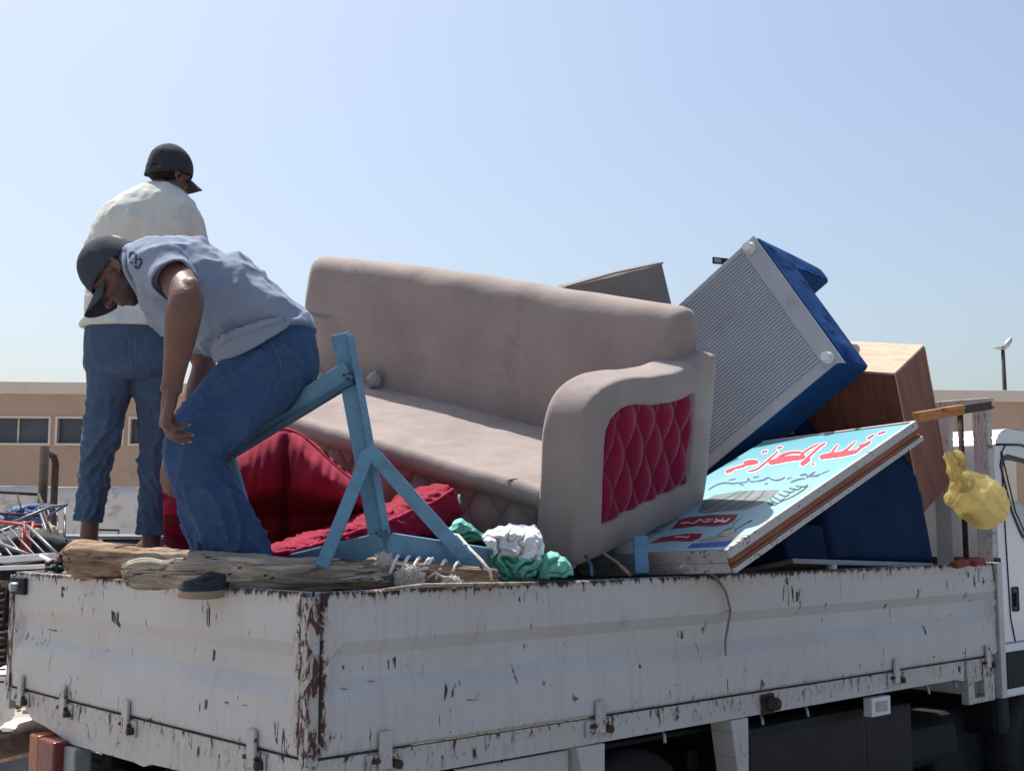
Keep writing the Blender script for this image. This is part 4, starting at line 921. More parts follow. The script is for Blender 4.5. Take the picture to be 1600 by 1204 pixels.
# --- shop sign
SIGN = {"red":[[[0.936,0.771],[0.921,0.75],[0.921,0.744],[0.926,0.737],[0.933,0.733],[0.943,0.732],[0.956,0.734],[0.967,0.737],[0.987,0.75],[0.959,0.787],[0.967,0.788],[0.976,0.786],[0.983,0.782],[0.989,0.778],[0.995,0.772],[0.997,0.766]],[[0.981,0.754],[0.968,0.739],[0.971,0.723],[0.977,0.705],[0.987,0.693],[1.001,0.695],[1.018,0.705],[1.029,0.713],[1.044,0.727],[0.996,0.764],[1.005,0.754],[1.015,0.739],[1.024,0.728],[1.03,0.727],[1.036,0.729],[1.041,0.731]],[[1.036,0.739],[1.007,0.705],[1.003,0.692],[1.001,0.677],[1.003,0.665],[1.005,0.652],[1.009,0.64],[1.015,0.634],[1.039,0.645],[1.069,0.759],[1.077,0.756],[1.083,0.747],[1.085,0.733],[1.081,0.714],[1.074,0.692],[1.065,0.674]],[[0.91,0.61],[0.901,0.599],[0.904,0.587],[0.909,0.57],[0.921,0.56],[0.94,0.56],[0.964,0.565],[0.991,0.572],[1.027,0.58],[1.067,0.59],[1.101,0.599],[1.126,0.605],[1.144,0.611],[1.156,0.615],[1.168,0.623],[0.922,0.617],[0.927,0.606],[0.934,0.592],[0.946,0.584],[0.963,0.584],[0.987,0.59],[1.015,0.597],[1.05,0.605],[1.089,0.614],[1.122,0.621],[1.145,0.625],[1.161,0.629],[1.171,0.63]],[[1.001,0.559],[0.973,0.526],[0.974,0.515],[0.977,0.499],[0.981,0.484],[0.985,0.469],[0.99,0.455],[0.993,0.439],[0.994,0.419],[0.993,0.397],[0.995,0.379],[1.001,0.368],[1.008,0.361],[1.015,0.359],[1.043,0.373],[1.036,0.58],[1.044,0.574],[1.053,0.564],[1.061,0.551],[1.068,0.539],[1.075,0.524],[1.078,0.506],[1.076,0.482],[1.071,0.456],[1.067,0.435],[1.066,0.42],[1.066,0.408],[1.065,0.399]],[[1.038,0.541],[1.032,0.53],[1.045,0.532],[1.064,0.535],[1.079,0.534],[1.089,0.527],[1.096,0.517],[1.1,0.503],[1.101,0.485],[1.098,0.464],[1.094,0.445],[1.087,0.43],[1.076,0.416],[1.069,0.405],[1.072,0.403],[1.056,0.555],[1.072,0.56],[1.094,0.565],[1.114,0.566],[1.126,0.56],[1.135,0.549],[1.139,0.534],[1.139,0.514],[1.134,0.49],[1.126,0.467],[1.113,0.446],[1.098,0.426],[1.087,0.414]],[[1.022,0.402],[1.019,0.396],[1.041,0.401],[1.073,0.41],[1.102,0.416],[1.121,0.417],[1.136,0.415],[1.152,0.413],[1.17,0.412],[1.187,0.41],[1.2,0.409],[1.21,0.415],[1.034,0.412],[1.059,0.42],[1.093,0.43],[1.124,0.438],[1.145,0.439],[1.16,0.437],[1.175,0.434],[1.19,0.43],[1.205,0.426],[1.215,0.422]],[[0.963,0.33],[0.958,0.321],[0.981,0.325],[1.016,0.332],[1.051,0.34],[1.085,0.348],[1.12,0.357],[1.149,0.364],[1.17,0.366],[1.185,0.366],[1.195,0.367],[1.208,0.375],[0.977,0.341],[1.003,0.348],[1.04,0.358],[1.077,0.367],[1.112,0.376],[1.147,0.384],[1.176,0.389],[1.195,0.39],[1.208,0.387],[1.215,0.384]],[[0.919,0.314],[0.907,0.295],[0.911,0.292],[0.921,0.291],[0.932,0.291],[0.945,0.292],[0.96,0.294],[0.974,0.298],[0.997,0.313],[0.947,0.335],[0.96,0.34],[0.975,0.344],[0.988,0.344],[0.998,0.341],[1.006,0.336],[1.009,0.33]],[[0.909,0.247],[0.9,0.237],[0.91,0.231],[0.92,0.236],[0.921,0.254],[0.927,0.245]],[[0.997,0.265],[0.97,0.237],[0.97,0.225],[0.971,0.209],[0.972,0.191],[0.973,0.169],[0.973,0.145],[0.976,0.122],[0.984,0.1],[0.993,0.08],[1.001,0.068],[1.025,0.078],[1.028,0.282],[1.035,0.275],[1.043,0.264],[1.048,0.247],[1.049,0.225],[1.048,0.198],[1.046,0.172],[1.047,0.146],[1.048,0.12],[1.047,0.101]],[[1.018,0.222],[1.016,0.217],[1.034,0.222],[1.06,0.232],[1.086,0.241],[1.111,0.251],[1.134,0.26],[1.151,0.268],[1.161,0.276],[1.029,0.231],[1.049,0.24],[1.078,0.251],[1.104,0.261],[1.127,0.269],[1.148,0.276],[1.162,0.28]],[[1.024,0.176],[1.016,0.167],[1.024,0.161],[1.039,0.156],[1.06,0.155],[1.093,0.161],[1.133,0.171],[1.162,0.179],[1.174,0.187],[1.037,0.184],[1.049,0.182],[1.066,0.179],[1.086,0.178],[1.116,0.183],[1.152,0.189],[1.177,0.194]],[[1.022,0.086],[1.016,0.075],[1.029,0.076],[1.049,0.079],[1.069,0.081],[1.087,0.082],[1.104,0.082],[1.118,0.083],[1.134,0.092],[1.04,0.098],[1.058,0.104],[1.083,0.11],[1.105,0.113],[1.121,0.111],[1.134,0.107],[1.141,0.102]],[[1.097,0.122],[1.08,0.106],[1.078,0.096],[1.079,0.084],[1.085,0.075],[1.099,0.073],[1.116,0.076],[1.13,0.079],[1.148,0.09],[1.115,0.13],[1.12,0.125],[1.124,0.116],[1.129,0.109],[1.137,0.106],[1.148,0.103],[1.154,0.101]],[[1.188,0.136],[1.177,0.124],[1.222,0.121],[1.238,0.13],[1.206,0.148],[1.246,0.14]],[[1.239,0.114],[1.23,0.105],[1.231,0.1],[1.235,0.095],[1.239,0.089],[1.244,0.085],[1.25,0.081],[1.256,0.079],[1.265,0.084],[1.251,0.121],[1.257,0.119],[1.263,0.115],[1.268,0.11],[1.271,0.104],[1.273,0.097],[1.273,0.091]],[[1.176,0.733],[1.162,0.717],[1.182,0.701],[1.196,0.71],[1.193,0.744],[1.206,0.723]],[[1.217,0.672],[1.203,0.656],[1.218,0.637],[1.232,0.645],[1.234,0.682],[1.243,0.657]]],"navy":[[[0.711,0.691],[0.707,0.684],[0.722,0.684],[0.743,0.683],[0.76,0.679],[0.769,0.67],[0.775,0.658],[0.776,0.643],[0.772,0.626],[0.764,0.606],[0.757,0.588],[0.756,0.575],[0.756,0.566],[0.757,0.554],[0.758,0.536],[0.758,0.515],[0.759,0.5],[0.765,0.503],[0.72,0.699],[0.736,0.7],[0.759,0.7],[0.778,0.696],[0.788,0.688],[0.794,0.675],[0.796,0.66],[0.791,0.641],[0.783,0.62],[0.776,0.602],[0.774,0.59],[0.773,0.58],[0.773,0.568],[0.772,0.548],[0.772,0.526],[0.771,0.51]],[[0.761,0.503],[0.762,0.5],[0.779,0.51],[0.802,0.523],[0.81,0.528],[0.808,0.528],[0.784,0.509],[0.763,0.485],[0.757,0.465],[0.757,0.448],[0.758,0.436],[0.763,0.439],[0.768,0.51],[0.786,0.521],[0.811,0.536],[0.828,0.543],[0.81,0.523],[0.789,0.506],[0.777,0.493],[0.771,0.477],[0.77,0.458],[0.768,0.445]],[[0.763,0.442],[0.755,0.434],[0.756,0.425],[0.759,0.413],[0.763,0.404],[0.772,0.4],[0.782,0.399],[0.787,0.396],[0.783,0.389],[0.773,0.376],[0.765,0.366],[0.765,0.363],[0.771,0.447],[0.775,0.441],[0.779,0.431],[0.784,0.423],[0.792,0.42],[0.802,0.418],[0.807,0.412],[0.797,0.396],[0.783,0.38],[0.773,0.369]],[[0.77,0.371],[0.762,0.363],[0.755,0.35],[0.745,0.331],[0.739,0.315],[0.74,0.304],[0.745,0.297],[0.751,0.293],[0.76,0.292],[0.77,0.294],[0.777,0.296],[0.784,0.302],[0.776,0.372],[0.77,0.36],[0.762,0.343],[0.758,0.329],[0.759,0.32],[0.763,0.313],[0.768,0.308],[0.774,0.306],[0.781,0.306],[0.786,0.306]],[[0.712,0.361],[0.705,0.353],[0.714,0.344],[0.721,0.349],[0.721,0.366],[0.727,0.355]],[[0.752,0.266],[0.748,0.261],[0.765,0.252],[0.77,0.254],[0.757,0.269],[0.772,0.258]],[[0.704,0.213],[0.699,0.206],[0.706,0.2],[0.716,0.193],[0.724,0.185],[0.728,0.174],[0.73,0.163],[0.731,0.155],[0.737,0.157],[0.712,0.218],[0.721,0.215],[0.733,0.208],[0.742,0.2],[0.745,0.187],[0.744,0.173],[0.742,0.163]],[[0.781,0.218],[0.775,0.21],[0.776,0.204],[0.78,0.197],[0.78,0.19],[0.776,0.183],[0.768,0.173],[0.762,0.165],[0.762,0.162],[0.79,0.223],[0.795,0.22],[0.8,0.213],[0.801,0.204],[0.791,0.19],[0.779,0.176],[0.77,0.168]],[[0.744,0.158],[0.74,0.152],[0.75,0.151],[0.765,0.15],[0.779,0.15],[0.79,0.152],[0.801,0.154],[0.809,0.156],[0.816,0.162],[0.752,0.164],[0.764,0.165],[0.781,0.166],[0.795,0.166],[0.805,0.166],[0.813,0.166],[0.818,0.166]],[[0.76,0.156],[0.753,0.149],[0.75,0.134],[0.747,0.115],[0.747,0.101],[0.755,0.098],[0.766,0.101],[0.774,0.105],[0.781,0.11],[0.767,0.159],[0.766,0.146],[0.765,0.128],[0.766,0.116],[0.77,0.112],[0.777,0.113],[0.782,0.114]],[[0.773,0.1],[0.77,0.096],[0.805,0.082],[0.81,0.084],[0.779,0.103],[0.812,0.088]],[[0.748,0.533],[0.74,0.526],[0.721,0.487],[0.724,0.487],[0.752,0.534],[0.731,0.493]],[[0.819,0.655],[0.813,0.648],[0.82,0.613],[0.825,0.615],[0.825,0.659],[0.829,0.621]],[[0.818,0.508],[0.812,0.502],[0.819,0.475],[0.824,0.478],[0.824,0.511],[0.828,0.483]]],"tread":[[0.427,0.516],[0.48,0.551],[0.561,0.593],[0.631,0.589],[0.656,0.462],[0.621,0.21],[0.528,0.184],[0.459,0.198],[0.417,0.244],[0.42,0.361],[0.409,0.441]],"grooves":[[[0.454,0.504],[0.451,0.499],[0.471,0.495],[0.501,0.49],[0.533,0.482],[0.568,0.469],[0.605,0.453],[0.632,0.443],[0.636,0.446],[0.459,0.508],[0.481,0.505],[0.512,0.501],[0.544,0.493],[0.578,0.479],[0.614,0.462],[0.639,0.449]],[[0.432,0.354],[0.43,0.35],[0.455,0.343],[0.493,0.335],[0.532,0.333],[0.572,0.342],[0.613,0.356],[0.642,0.368],[0.647,0.372],[0.437,0.358],[0.465,0.353],[0.503,0.346],[0.542,0.344],[0.58,0.352],[0.62,0.365],[0.648,0.374]],[[0.433,0.286],[0.43,0.282],[0.456,0.273],[0.493,0.262],[0.53,0.257],[0.567,0.266],[0.603,0.282],[0.629,0.294],[0.634,0.298],[0.438,0.29],[0.465,0.282],[0.503,0.272],[0.54,0.268],[0.575,0.276],[0.61,0.29],[0.634,0.3]],[[0.425,0.419],[0.422,0.415],[0.45,0.411],[0.491,0.406],[0.532,0.403],[0.571,0.403],[0.609,0.404],[0.637,0.405],[0.642,0.408],[0.43,0.423],[0.46,0.421],[0.501,0.417],[0.542,0.414],[0.58,0.413],[0.618,0.412],[0.643,0.412]]],"coil":[[[0.473,0.163],[0.467,0.159],[0.457,0.142],[0.443,0.119],[0.436,0.102],[0.44,0.096],[0.45,0.096],[0.458,0.097],[0.463,0.101],[0.476,0.163],[0.467,0.148],[0.455,0.127],[0.448,0.111],[0.451,0.106],[0.459,0.105],[0.465,0.104]],[[0.52,0.188],[0.514,0.184],[0.496,0.161],[0.472,0.129],[0.457,0.104],[0.459,0.094],[0.47,0.091],[0.478,0.091],[0.483,0.094],[0.522,0.187],[0.505,0.165],[0.483,0.135],[0.469,0.113],[0.47,0.104],[0.479,0.1],[0.485,0.098]],[[0.55,0.197],[0.544,0.192],[0.525,0.166],[0.5,0.13],[0.485,0.104],[0.49,0.097],[0.505,0.101],[0.516,0.105],[0.522,0.109],[0.552,0.196],[0.535,0.171],[0.511,0.136],[0.497,0.113],[0.501,0.107],[0.513,0.109],[0.522,0.111]],[[0.578,0.188],[0.572,0.183],[0.556,0.16],[0.537,0.129],[0.528,0.107],[0.54,0.105],[0.561,0.113],[0.577,0.121],[0.582,0.125],[0.58,0.188],[0.567,0.166],[0.549,0.136],[0.541,0.117],[0.549,0.115],[0.568,0.122],[0.582,0.127]],[[0.605,0.18],[0.599,0.174],[0.589,0.155],[0.576,0.129],[0.571,0.11],[0.582,0.108],[0.599,0.113],[0.612,0.118],[0.618,0.122],[0.609,0.18],[0.6,0.162],[0.589,0.138],[0.585,0.121],[0.592,0.118],[0.607,0.122],[0.618,0.125]],[[0.632,0.171],[0.627,0.166],[0.616,0.144],[0.603,0.115],[0.597,0.094],[0.608,0.092],[0.626,0.099],[0.64,0.106],[0.645,0.11],[0.636,0.172],[0.628,0.152],[0.616,0.123],[0.611,0.104],[0.618,0.102],[0.633,0.108],[0.645,0.112]],[[0.65,0.148],[0.644,0.143],[0.638,0.126],[0.63,0.104],[0.625,0.086],[0.63,0.079],[0.639,0.077],[0.647,0.083],[0.641,0.081],[0.623,0.076],[0.603,0.072],[0.58,0.072],[0.555,0.073],[0.532,0.076],[0.513,0.083],[0.497,0.092],[0.485,0.098],[0.481,0.095],[0.654,0.149],[0.649,0.134],[0.641,0.112],[0.638,0.095],[0.643,0.09],[0.652,0.088],[0.647,0.078],[0.632,0.07],[0.613,0.065],[0.593,0.061],[0.57,0.061],[0.545,0.063],[0.523,0.067],[0.504,0.075],[0.489,0.084],[0.478,0.091]]],"banner":[[0.248,0.515],[0.351,0.561],[0.375,0.533],[0.384,0.389],[0.368,0.239],[0.301,0.207],[0.26,0.213],[0.252,0.28],[0.27,0.381]],"bannertext":[[[0.297,0.314],[0.29,0.305],[0.294,0.3],[0.299,0.294],[0.301,0.286],[0.296,0.274],[0.287,0.257],[0.284,0.243],[0.294,0.24],[0.31,0.242],[0.322,0.245],[0.33,0.251],[0.306,0.32],[0.312,0.318],[0.319,0.313],[0.323,0.304],[0.316,0.288],[0.307,0.271],[0.304,0.261],[0.31,0.257],[0.323,0.257],[0.333,0.257]],[[0.342,0.342],[0.333,0.335],[0.309,0.3],[0.31,0.297],[0.344,0.34],[0.317,0.303]],[[0.344,0.305],[0.337,0.302],[0.301,0.266],[0.298,0.261],[0.341,0.299],[0.304,0.264]],[[0.295,0.428],[0.292,0.424],[0.306,0.423],[0.324,0.422],[0.333,0.417],[0.328,0.409],[0.313,0.392],[0.301,0.373],[0.302,0.36],[0.309,0.35],[0.315,0.343],[0.319,0.346],[0.301,0.433],[0.315,0.434],[0.334,0.434],[0.345,0.429],[0.336,0.412],[0.32,0.394],[0.312,0.382],[0.313,0.37],[0.318,0.358],[0.322,0.35]],[[0.306,0.51],[0.302,0.505],[0.304,0.497],[0.307,0.487],[0.308,0.474],[0.304,0.458],[0.298,0.439],[0.293,0.426],[0.296,0.426],[0.311,0.513],[0.314,0.507],[0.318,0.497],[0.319,0.484],[0.314,0.466],[0.306,0.445],[0.3,0.431]],[[0.335,0.392],[0.33,0.385],[0.325,0.34],[0.329,0.342],[0.34,0.394],[0.333,0.347]]],"banner2":[[0.105,0.517],[0.166,0.5],[0.19,0.371],[0.18,0.276],[0.132,0.252],[0.103,0.274],[0.119,0.392]],"banner2text":[[[0.155,0.413],[0.152,0.408],[0.153,0.4],[0.154,0.389],[0.154,0.376],[0.151,0.36],[0.145,0.343],[0.143,0.331],[0.149,0.328],[0.157,0.332],[0.164,0.336],[0.168,0.34],[0.159,0.416],[0.161,0.408],[0.164,0.397],[0.165,0.385],[0.161,0.368],[0.155,0.351],[0.152,0.339],[0.156,0.337],[0.162,0.34],[0.168,0.342]]],"bluepatch":[[0.036,0.238],[0.081,0.249],[0.087,0.041],[0.034,0.04]],"bluelines":[[[0.204,0.623],[0.202,0.619],[0.21,0.619],[0.221,0.619],[0.227,0.611],[0.222,0.586],[0.211,0.552],[0.204,0.528],[0.206,0.529],[0.208,0.627],[0.218,0.629],[0.23,0.63],[0.236,0.62],[0.23,0.593],[0.218,0.558],[0.209,0.533]],[[0.25,0.634],[0.246,0.629],[0.232,0.541],[0.234,0.542],[0.253,0.636],[0.237,0.546]]],"greystrip":[[0.106,0.247],[0.146,0.197],[0.147,0.111],[0.143,0.021],[0.091,0.039],[0.089,0.172]],"skin":[[0.164,0.173],[0.194,0.17],[0.192,0.112],[0.165,0.093]],"figure":[[[0.143,0.17],[0.141,0.168],[0.157,0.17],[0.178,0.172],[0.196,0.172],[0.205,0.165],[0.211,0.156],[0.22,0.152],[0.234,0.158],[0.249,0.169],[0.264,0.177],[0.281,0.18],[0.299,0.181],[0.312,0.182],[0.314,0.184],[0.145,0.173],[0.161,0.175],[0.183,0.178],[0.202,0.178],[0.212,0.172],[0.218,0.162],[0.225,0.158],[0.237,0.163],[0.252,0.174],[0.268,0.182],[0.286,0.185],[0.303,0.186],[0.315,0.186]],[[0.174,0.089],[0.177,0.091],[0.183,0.1],[0.19,0.111],[0.196,0.116],[0.207,0.117],[0.22,0.113],[0.235,0.11],[0.255,0.108],[0.277,0.107],[0.29,0.105],[0.291,0.107],[0.278,0.103],[0.268,0.1],[0.265,0.098],[0.173,0.089],[0.178,0.098],[0.187,0.111],[0.2,0.122],[0.212,0.123],[0.226,0.12],[0.241,0.116],[0.261,0.115],[0.283,0.113],[0.296,0.111],[0.288,0.102],[0.275,0.099],[0.265,0.096]],[[0.144,0.158],[0.142,0.155],[0.131,0.108],[0.132,0.108],[0.147,0.159],[0.134,0.111]]],"outline":[[[0.933,0.773],[0.907,0.737],[0.908,0.73],[0.912,0.724],[0.919,0.72],[0.93,0.719],[0.943,0.72],[0.953,0.723],[0.992,0.749],[0.973,0.801],[0.981,0.801],[0.99,0.799],[0.997,0.796],[1.003,0.792],[1.009,0.786],[1.011,0.78]],[[0.979,0.758],[0.953,0.725],[0.956,0.71],[0.963,0.692],[0.973,0.68],[0.989,0.681],[1.01,0.693],[1.021,0.701],[1.056,0.734],[1.011,0.778],[1.02,0.768],[1.03,0.752],[1.038,0.742],[1.042,0.741],[1.044,0.741],[1.049,0.742]],[[1.035,0.744],[0.992,0.693],[0.988,0.679],[0.987,0.665],[0.988,0.653],[0.99,0.64],[0.995,0.629],[1.001,0.623],[1.038,0.639],[1.084,0.772],[1.092,0.769],[1.099,0.76],[1.1,0.746],[1.096,0.726],[1.089,0.704],[1.08,0.686]],[[0.909,0.614],[0.887,0.587],[0.89,0.574],[0.896,0.558],[0.907,0.547],[0.927,0.547],[0.952,0.552],[0.98,0.559],[1.015,0.567],[1.055,0.577],[1.089,0.586],[1.113,0.592],[1.131,0.597],[1.144,0.601],[1.177,0.626],[0.936,0.629],[0.941,0.619],[0.948,0.605],[0.959,0.596],[0.976,0.597],[0.999,0.603],[1.027,0.61],[1.062,0.618],[1.102,0.627],[1.135,0.634],[1.157,0.639],[1.174,0.642],[1.184,0.644]],[[0.999,0.563],[0.959,0.514],[0.96,0.503],[0.963,0.488],[0.967,0.472],[0.971,0.458],[0.976,0.444],[0.979,0.428],[0.98,0.409],[0.979,0.387],[0.981,0.368],[0.987,0.357],[0.995,0.35],[1.001,0.347],[1.045,0.369],[1.05,0.593],[1.058,0.587],[1.068,0.576],[1.076,0.564],[1.083,0.551],[1.089,0.536],[1.092,0.518],[1.09,0.493],[1.085,0.467],[1.081,0.446],[1.08,0.431],[1.081,0.42],[1.08,0.411]],[[1.03,0.54],[1.02,0.517],[1.033,0.519],[1.051,0.522],[1.065,0.521],[1.074,0.515],[1.081,0.504],[1.085,0.491],[1.086,0.474],[1.084,0.453],[1.08,0.436],[1.074,0.422],[1.065,0.41],[1.057,0.4],[1.064,0.392],[1.068,0.568],[1.084,0.573],[1.107,0.578],[1.128,0.579],[1.141,0.572],[1.15,0.561],[1.154,0.546],[1.154,0.525],[1.149,0.501],[1.141,0.477],[1.127,0.453],[1.11,0.432],[1.099,0.42]],[[1.013,0.4],[1.008,0.384],[1.03,0.39],[1.062,0.398],[1.089,0.404],[1.107,0.404],[1.122,0.403],[1.138,0.401],[1.156,0.399],[1.173,0.397],[1.186,0.397],[1.215,0.414],[1.045,0.424],[1.07,0.432],[1.105,0.442],[1.137,0.45],[1.158,0.451],[1.174,0.449],[1.189,0.446],[1.205,0.443],[1.22,0.438],[1.229,0.435]],[[0.955,0.328],[0.947,0.31],[0.97,0.314],[1.004,0.321],[1.039,0.328],[1.073,0.337],[1.108,0.345],[1.137,0.352],[1.156,0.354],[1.171,0.354],[1.182,0.355],[1.214,0.374],[0.988,0.352],[1.015,0.36],[1.052,0.369],[1.088,0.379],[1.124,0.388],[1.159,0.396],[1.189,0.402],[1.209,0.402],[1.221,0.399],[1.229,0.396]],[[0.912,0.314],[0.895,0.284],[0.9,0.281],[0.909,0.28],[0.919,0.28],[0.932,0.281],[0.948,0.283],[0.961,0.286],[1.003,0.312],[0.959,0.347],[0.972,0.352],[0.987,0.355],[1.001,0.356],[1.011,0.353],[1.019,0.348],[1.022,0.341]],[[0.906,0.25],[0.887,0.226],[0.897,0.22],[0.923,0.233],[0.934,0.265],[0.94,0.255]],[[0.996,0.269],[0.957,0.227],[0.956,0.214],[0.957,0.199],[0.959,0.181],[0.959,0.16],[0.96,0.135],[0.963,0.112],[0.97,0.091],[0.98,0.071],[0.988,0.058],[1.026,0.074],[1.042,0.292],[1.049,0.286],[1.057,0.274],[1.062,0.257],[1.063,0.235],[1.062,0.208],[1.06,0.182],[1.061,0.156],[1.061,0.13],[1.06,0.11]],[[1.008,0.218],[1.007,0.206],[1.024,0.212],[1.051,0.221],[1.077,0.231],[1.101,0.24],[1.124,0.25],[1.141,0.257],[1.172,0.28],[1.039,0.242],[1.059,0.25],[1.088,0.262],[1.114,0.272],[1.137,0.28],[1.158,0.287],[1.172,0.291]],[[1.019,0.178],[1.003,0.156],[1.011,0.151],[1.026,0.145],[1.048,0.144],[1.082,0.15],[1.121,0.16],[1.15,0.168],[1.183,0.19],[1.05,0.195],[1.062,0.194],[1.078,0.19],[1.098,0.189],[1.128,0.194],[1.163,0.2],[1.188,0.205]],[[1.014,0.084],[1.005,0.065],[1.018,0.065],[1.038,0.068],[1.057,0.071],[1.074,0.071],[1.092,0.071],[1.105,0.072],[1.139,0.091],[1.051,0.109],[1.07,0.115],[1.094,0.12],[1.117,0.124],[1.134,0.122],[1.147,0.118],[1.154,0.113]],[[1.096,0.126],[1.067,0.096],[1.065,0.086],[1.065,0.074],[1.071,0.064],[1.086,0.063],[1.104,0.065],[1.118,0.069],[1.154,0.09],[1.129,0.14],[1.134,0.135],[1.138,0.126],[1.142,0.12],[1.15,0.117],[1.161,0.114],[1.167,0.111]],[[1.182,0.137],[1.164,0.113],[1.208,0.11],[1.244,0.129],[1.22,0.159],[1.259,0.151]],[[1.236,0.117],[1.216,0.095],[1.217,0.09],[1.221,0.084],[1.225,0.079],[1.23,0.075],[1.236,0.071],[1.241,0.069],[1.268,0.08],[1.266,0.132],[1.271,0.13],[1.277,0.126],[1.282,0.121],[1.285,0.115],[1.287,0.108],[1.287,0.102]],[[1.173,0.736],[1.147,0.704],[1.167,0.688],[1.199,0.706],[1.208,0.758],[1.222,0.736]],[[1.215,0.676],[1.188,0.643],[1.203,0.624],[1.234,0.641],[1.249,0.695],[1.258,0.671]]]}
KS = .925
SIGN = {k: ([[(x * KS, y * KS) for x, y in q] for q in v] if isinstance(v[0][0], (list, tuple)) else [(x * KS, y * KS) for x, y in v]) for k, v in SIGN.items()}
sg = empty('shop_sign', (.7423, 4.2627, 1.4867), (-.0527, -.4111, .6768)); SX, SY, SZ = 1.258, .809, .0837
tag(sg, 'pale blue painted shop sign with crimson lettering and a tyre, lying tilted on the rail', 'sign')
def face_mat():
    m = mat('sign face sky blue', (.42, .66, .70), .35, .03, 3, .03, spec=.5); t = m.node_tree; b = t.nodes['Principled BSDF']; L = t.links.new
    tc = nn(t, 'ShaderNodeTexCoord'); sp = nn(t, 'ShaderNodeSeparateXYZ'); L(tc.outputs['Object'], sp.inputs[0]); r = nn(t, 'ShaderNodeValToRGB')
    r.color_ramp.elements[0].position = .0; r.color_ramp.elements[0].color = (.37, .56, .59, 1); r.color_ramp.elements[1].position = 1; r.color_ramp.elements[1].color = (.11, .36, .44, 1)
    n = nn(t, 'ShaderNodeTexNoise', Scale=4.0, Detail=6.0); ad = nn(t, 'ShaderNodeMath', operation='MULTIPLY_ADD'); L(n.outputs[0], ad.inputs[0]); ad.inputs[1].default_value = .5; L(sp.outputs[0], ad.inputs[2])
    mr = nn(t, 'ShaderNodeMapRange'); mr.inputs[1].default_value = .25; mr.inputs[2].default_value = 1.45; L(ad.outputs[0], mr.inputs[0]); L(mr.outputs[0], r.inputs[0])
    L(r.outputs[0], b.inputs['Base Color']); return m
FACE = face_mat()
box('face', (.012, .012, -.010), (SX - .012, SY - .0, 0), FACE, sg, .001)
box('frame_strip', (-.004, -.006, -.030), (SX, .0118, .003), WHITE_CHIP2, sg, .002); o = sg.children[-1]
add_uv(o, [(v.co.x, v.co.z * 3) for v in o.data.vertices], [.2] * len(o.data.vertices))
for lo, hi in (((0, -.006, -SZ - .003), (SX + .02, .012, -SZ + .016)), ((SX + .0005, -.006, -.03), (SX + .012, SY, .003)), ((-.006, .013, -.045), (-.0005, SY, .001)), ((-.006, .013, -SZ), (-.0005, SY, -.0465))):
    o = box('frame_strip', lo, hi, WHITE_CHIP2, sg, .002); add_uv(o, [(v.co.x + v.co.y, v.co.z * 3) for v in o.data.vertices], [.25] * len(o.data.vertices))
box('edge_board', (.0, -.001, -.054), (SX - .0, .02, -.0302), SIGNWOOD, sg, .004); box('edge_board', (.0, -.003, -SZ + .0165), (SX + .012, .02, -.0555), SIGNWOOD, sg, .004)
box('back_board', (.0, .021, -SZ), (SX, SY - .002, -.011), SIGNWOOD, sg, .003)
for i in range(10): x = .05 + i * .125; tube('nail', [(x, -.0068, -.012), (x, -.004, -.012)], .0022, RUST, sg, 6, world=False); tube('nail', [(x + .04, -.0068, -SZ + .007), (x + .04, -.004, -SZ + .007)], .0022, RUST, sg, 6, world=False)
INKR = mat('crimson sign paint', (.50, .022, .055), .5, .05, 5, .02); INKW = mat('white sign paint', (.78, .80, .80), .5, .03, 5, .02); INKN = mat('navy sign paint', (.05, .065, .16), .5, .05, 5, .02)
INKG = mat('grey tyre paint', (.15, .185, .19), .5, .35, 9, .02); INKD = mat('dark tyre paint', (.03, .04, .045), .5, .1, 5, .02); INKM = mat('maroon sign paint', (.30, .015, .04), .5, .05, 5, .02)
INKB = mat('blue sign paint', (.04, .12, .42), .5, .1, 5, .02); INKS = mat('grey band paint', (.34, .33, .30), .5, .2, 9, .02); INKP = mat('skin tone sign paint', (.55, .38, .28), .5, .1)
def stroke_geo(items, z):
    """brush strokes as flat strips: tip, left edge, tip, right edge"""
    g = Geo()
    for pts in items:
        n = (len(pts) - 2) // 2; vs = [V((min(max(x, .016), SX - .016), min(max(y, .016), SY - .01), z)) for x, y in pts]
        f = [(0, n + 2, 1)] + [(1 + i, n + 2 + i, n + 3 + i, 2 + i) for i in range(n - 1)] + [(n, 2 * n + 1, n + 1)]
        z += .00004; g.add(vs, f)
    return g
def ink(name, items, m, z): g = stroke_geo(items, z); return mesh_obj(name, g.v, g.f, m, sg)
def patch(name, pts, m, z):
    P = [(min(max(x, .016), SX - .016), min(max(y, .016), SY - .01)) for x, y in pts]
    bm = bmesh.new(); vs = [bm.verts.new((x, y, z)) for x, y in P]; f = bm.faces.new(vs); bmesh.ops.triangulate(bm, faces=[f]); bmesh.ops.recalc_face_normals(bm, faces=bm.faces); return bm_obj(name, bm, m, sg)
ink('letter_outline', SIGN['outline'], INKW, .0006); ink('lettering', SIGN['red'], INKR, .0030)
ink('text_line', SIGN['navy'], INKN, .0012)
patch('painted_tyre', SIGN['tread'], INKG, .0007); ink('tyre_groove', SIGN['grooves'], INKD, .0012); ink('painted_coil', SIGN['coil'], INKD, .0014)
patch('banner', SIGN['banner'], INKM, .0008); ink('banner_text', SIGN['bannertext'], INKW, .0014)
patch('banner', SIGN['banner2'], INKM, .0008); ink('banner_text', SIGN['banner2text'], INKW, .0014)
patch('grey_band', SIGN['greystrip'], INKS, .0005); patch('blue_band', SIGN['bluepatch'], INKB, .0009); ink('blue_line', SIGN['bluelines'], INKB, .0012)
patch('painted_figure', SIGN['skin'], INKP, .0010); ink('figure_outline', SIGN['figure'], INKN, .0016)

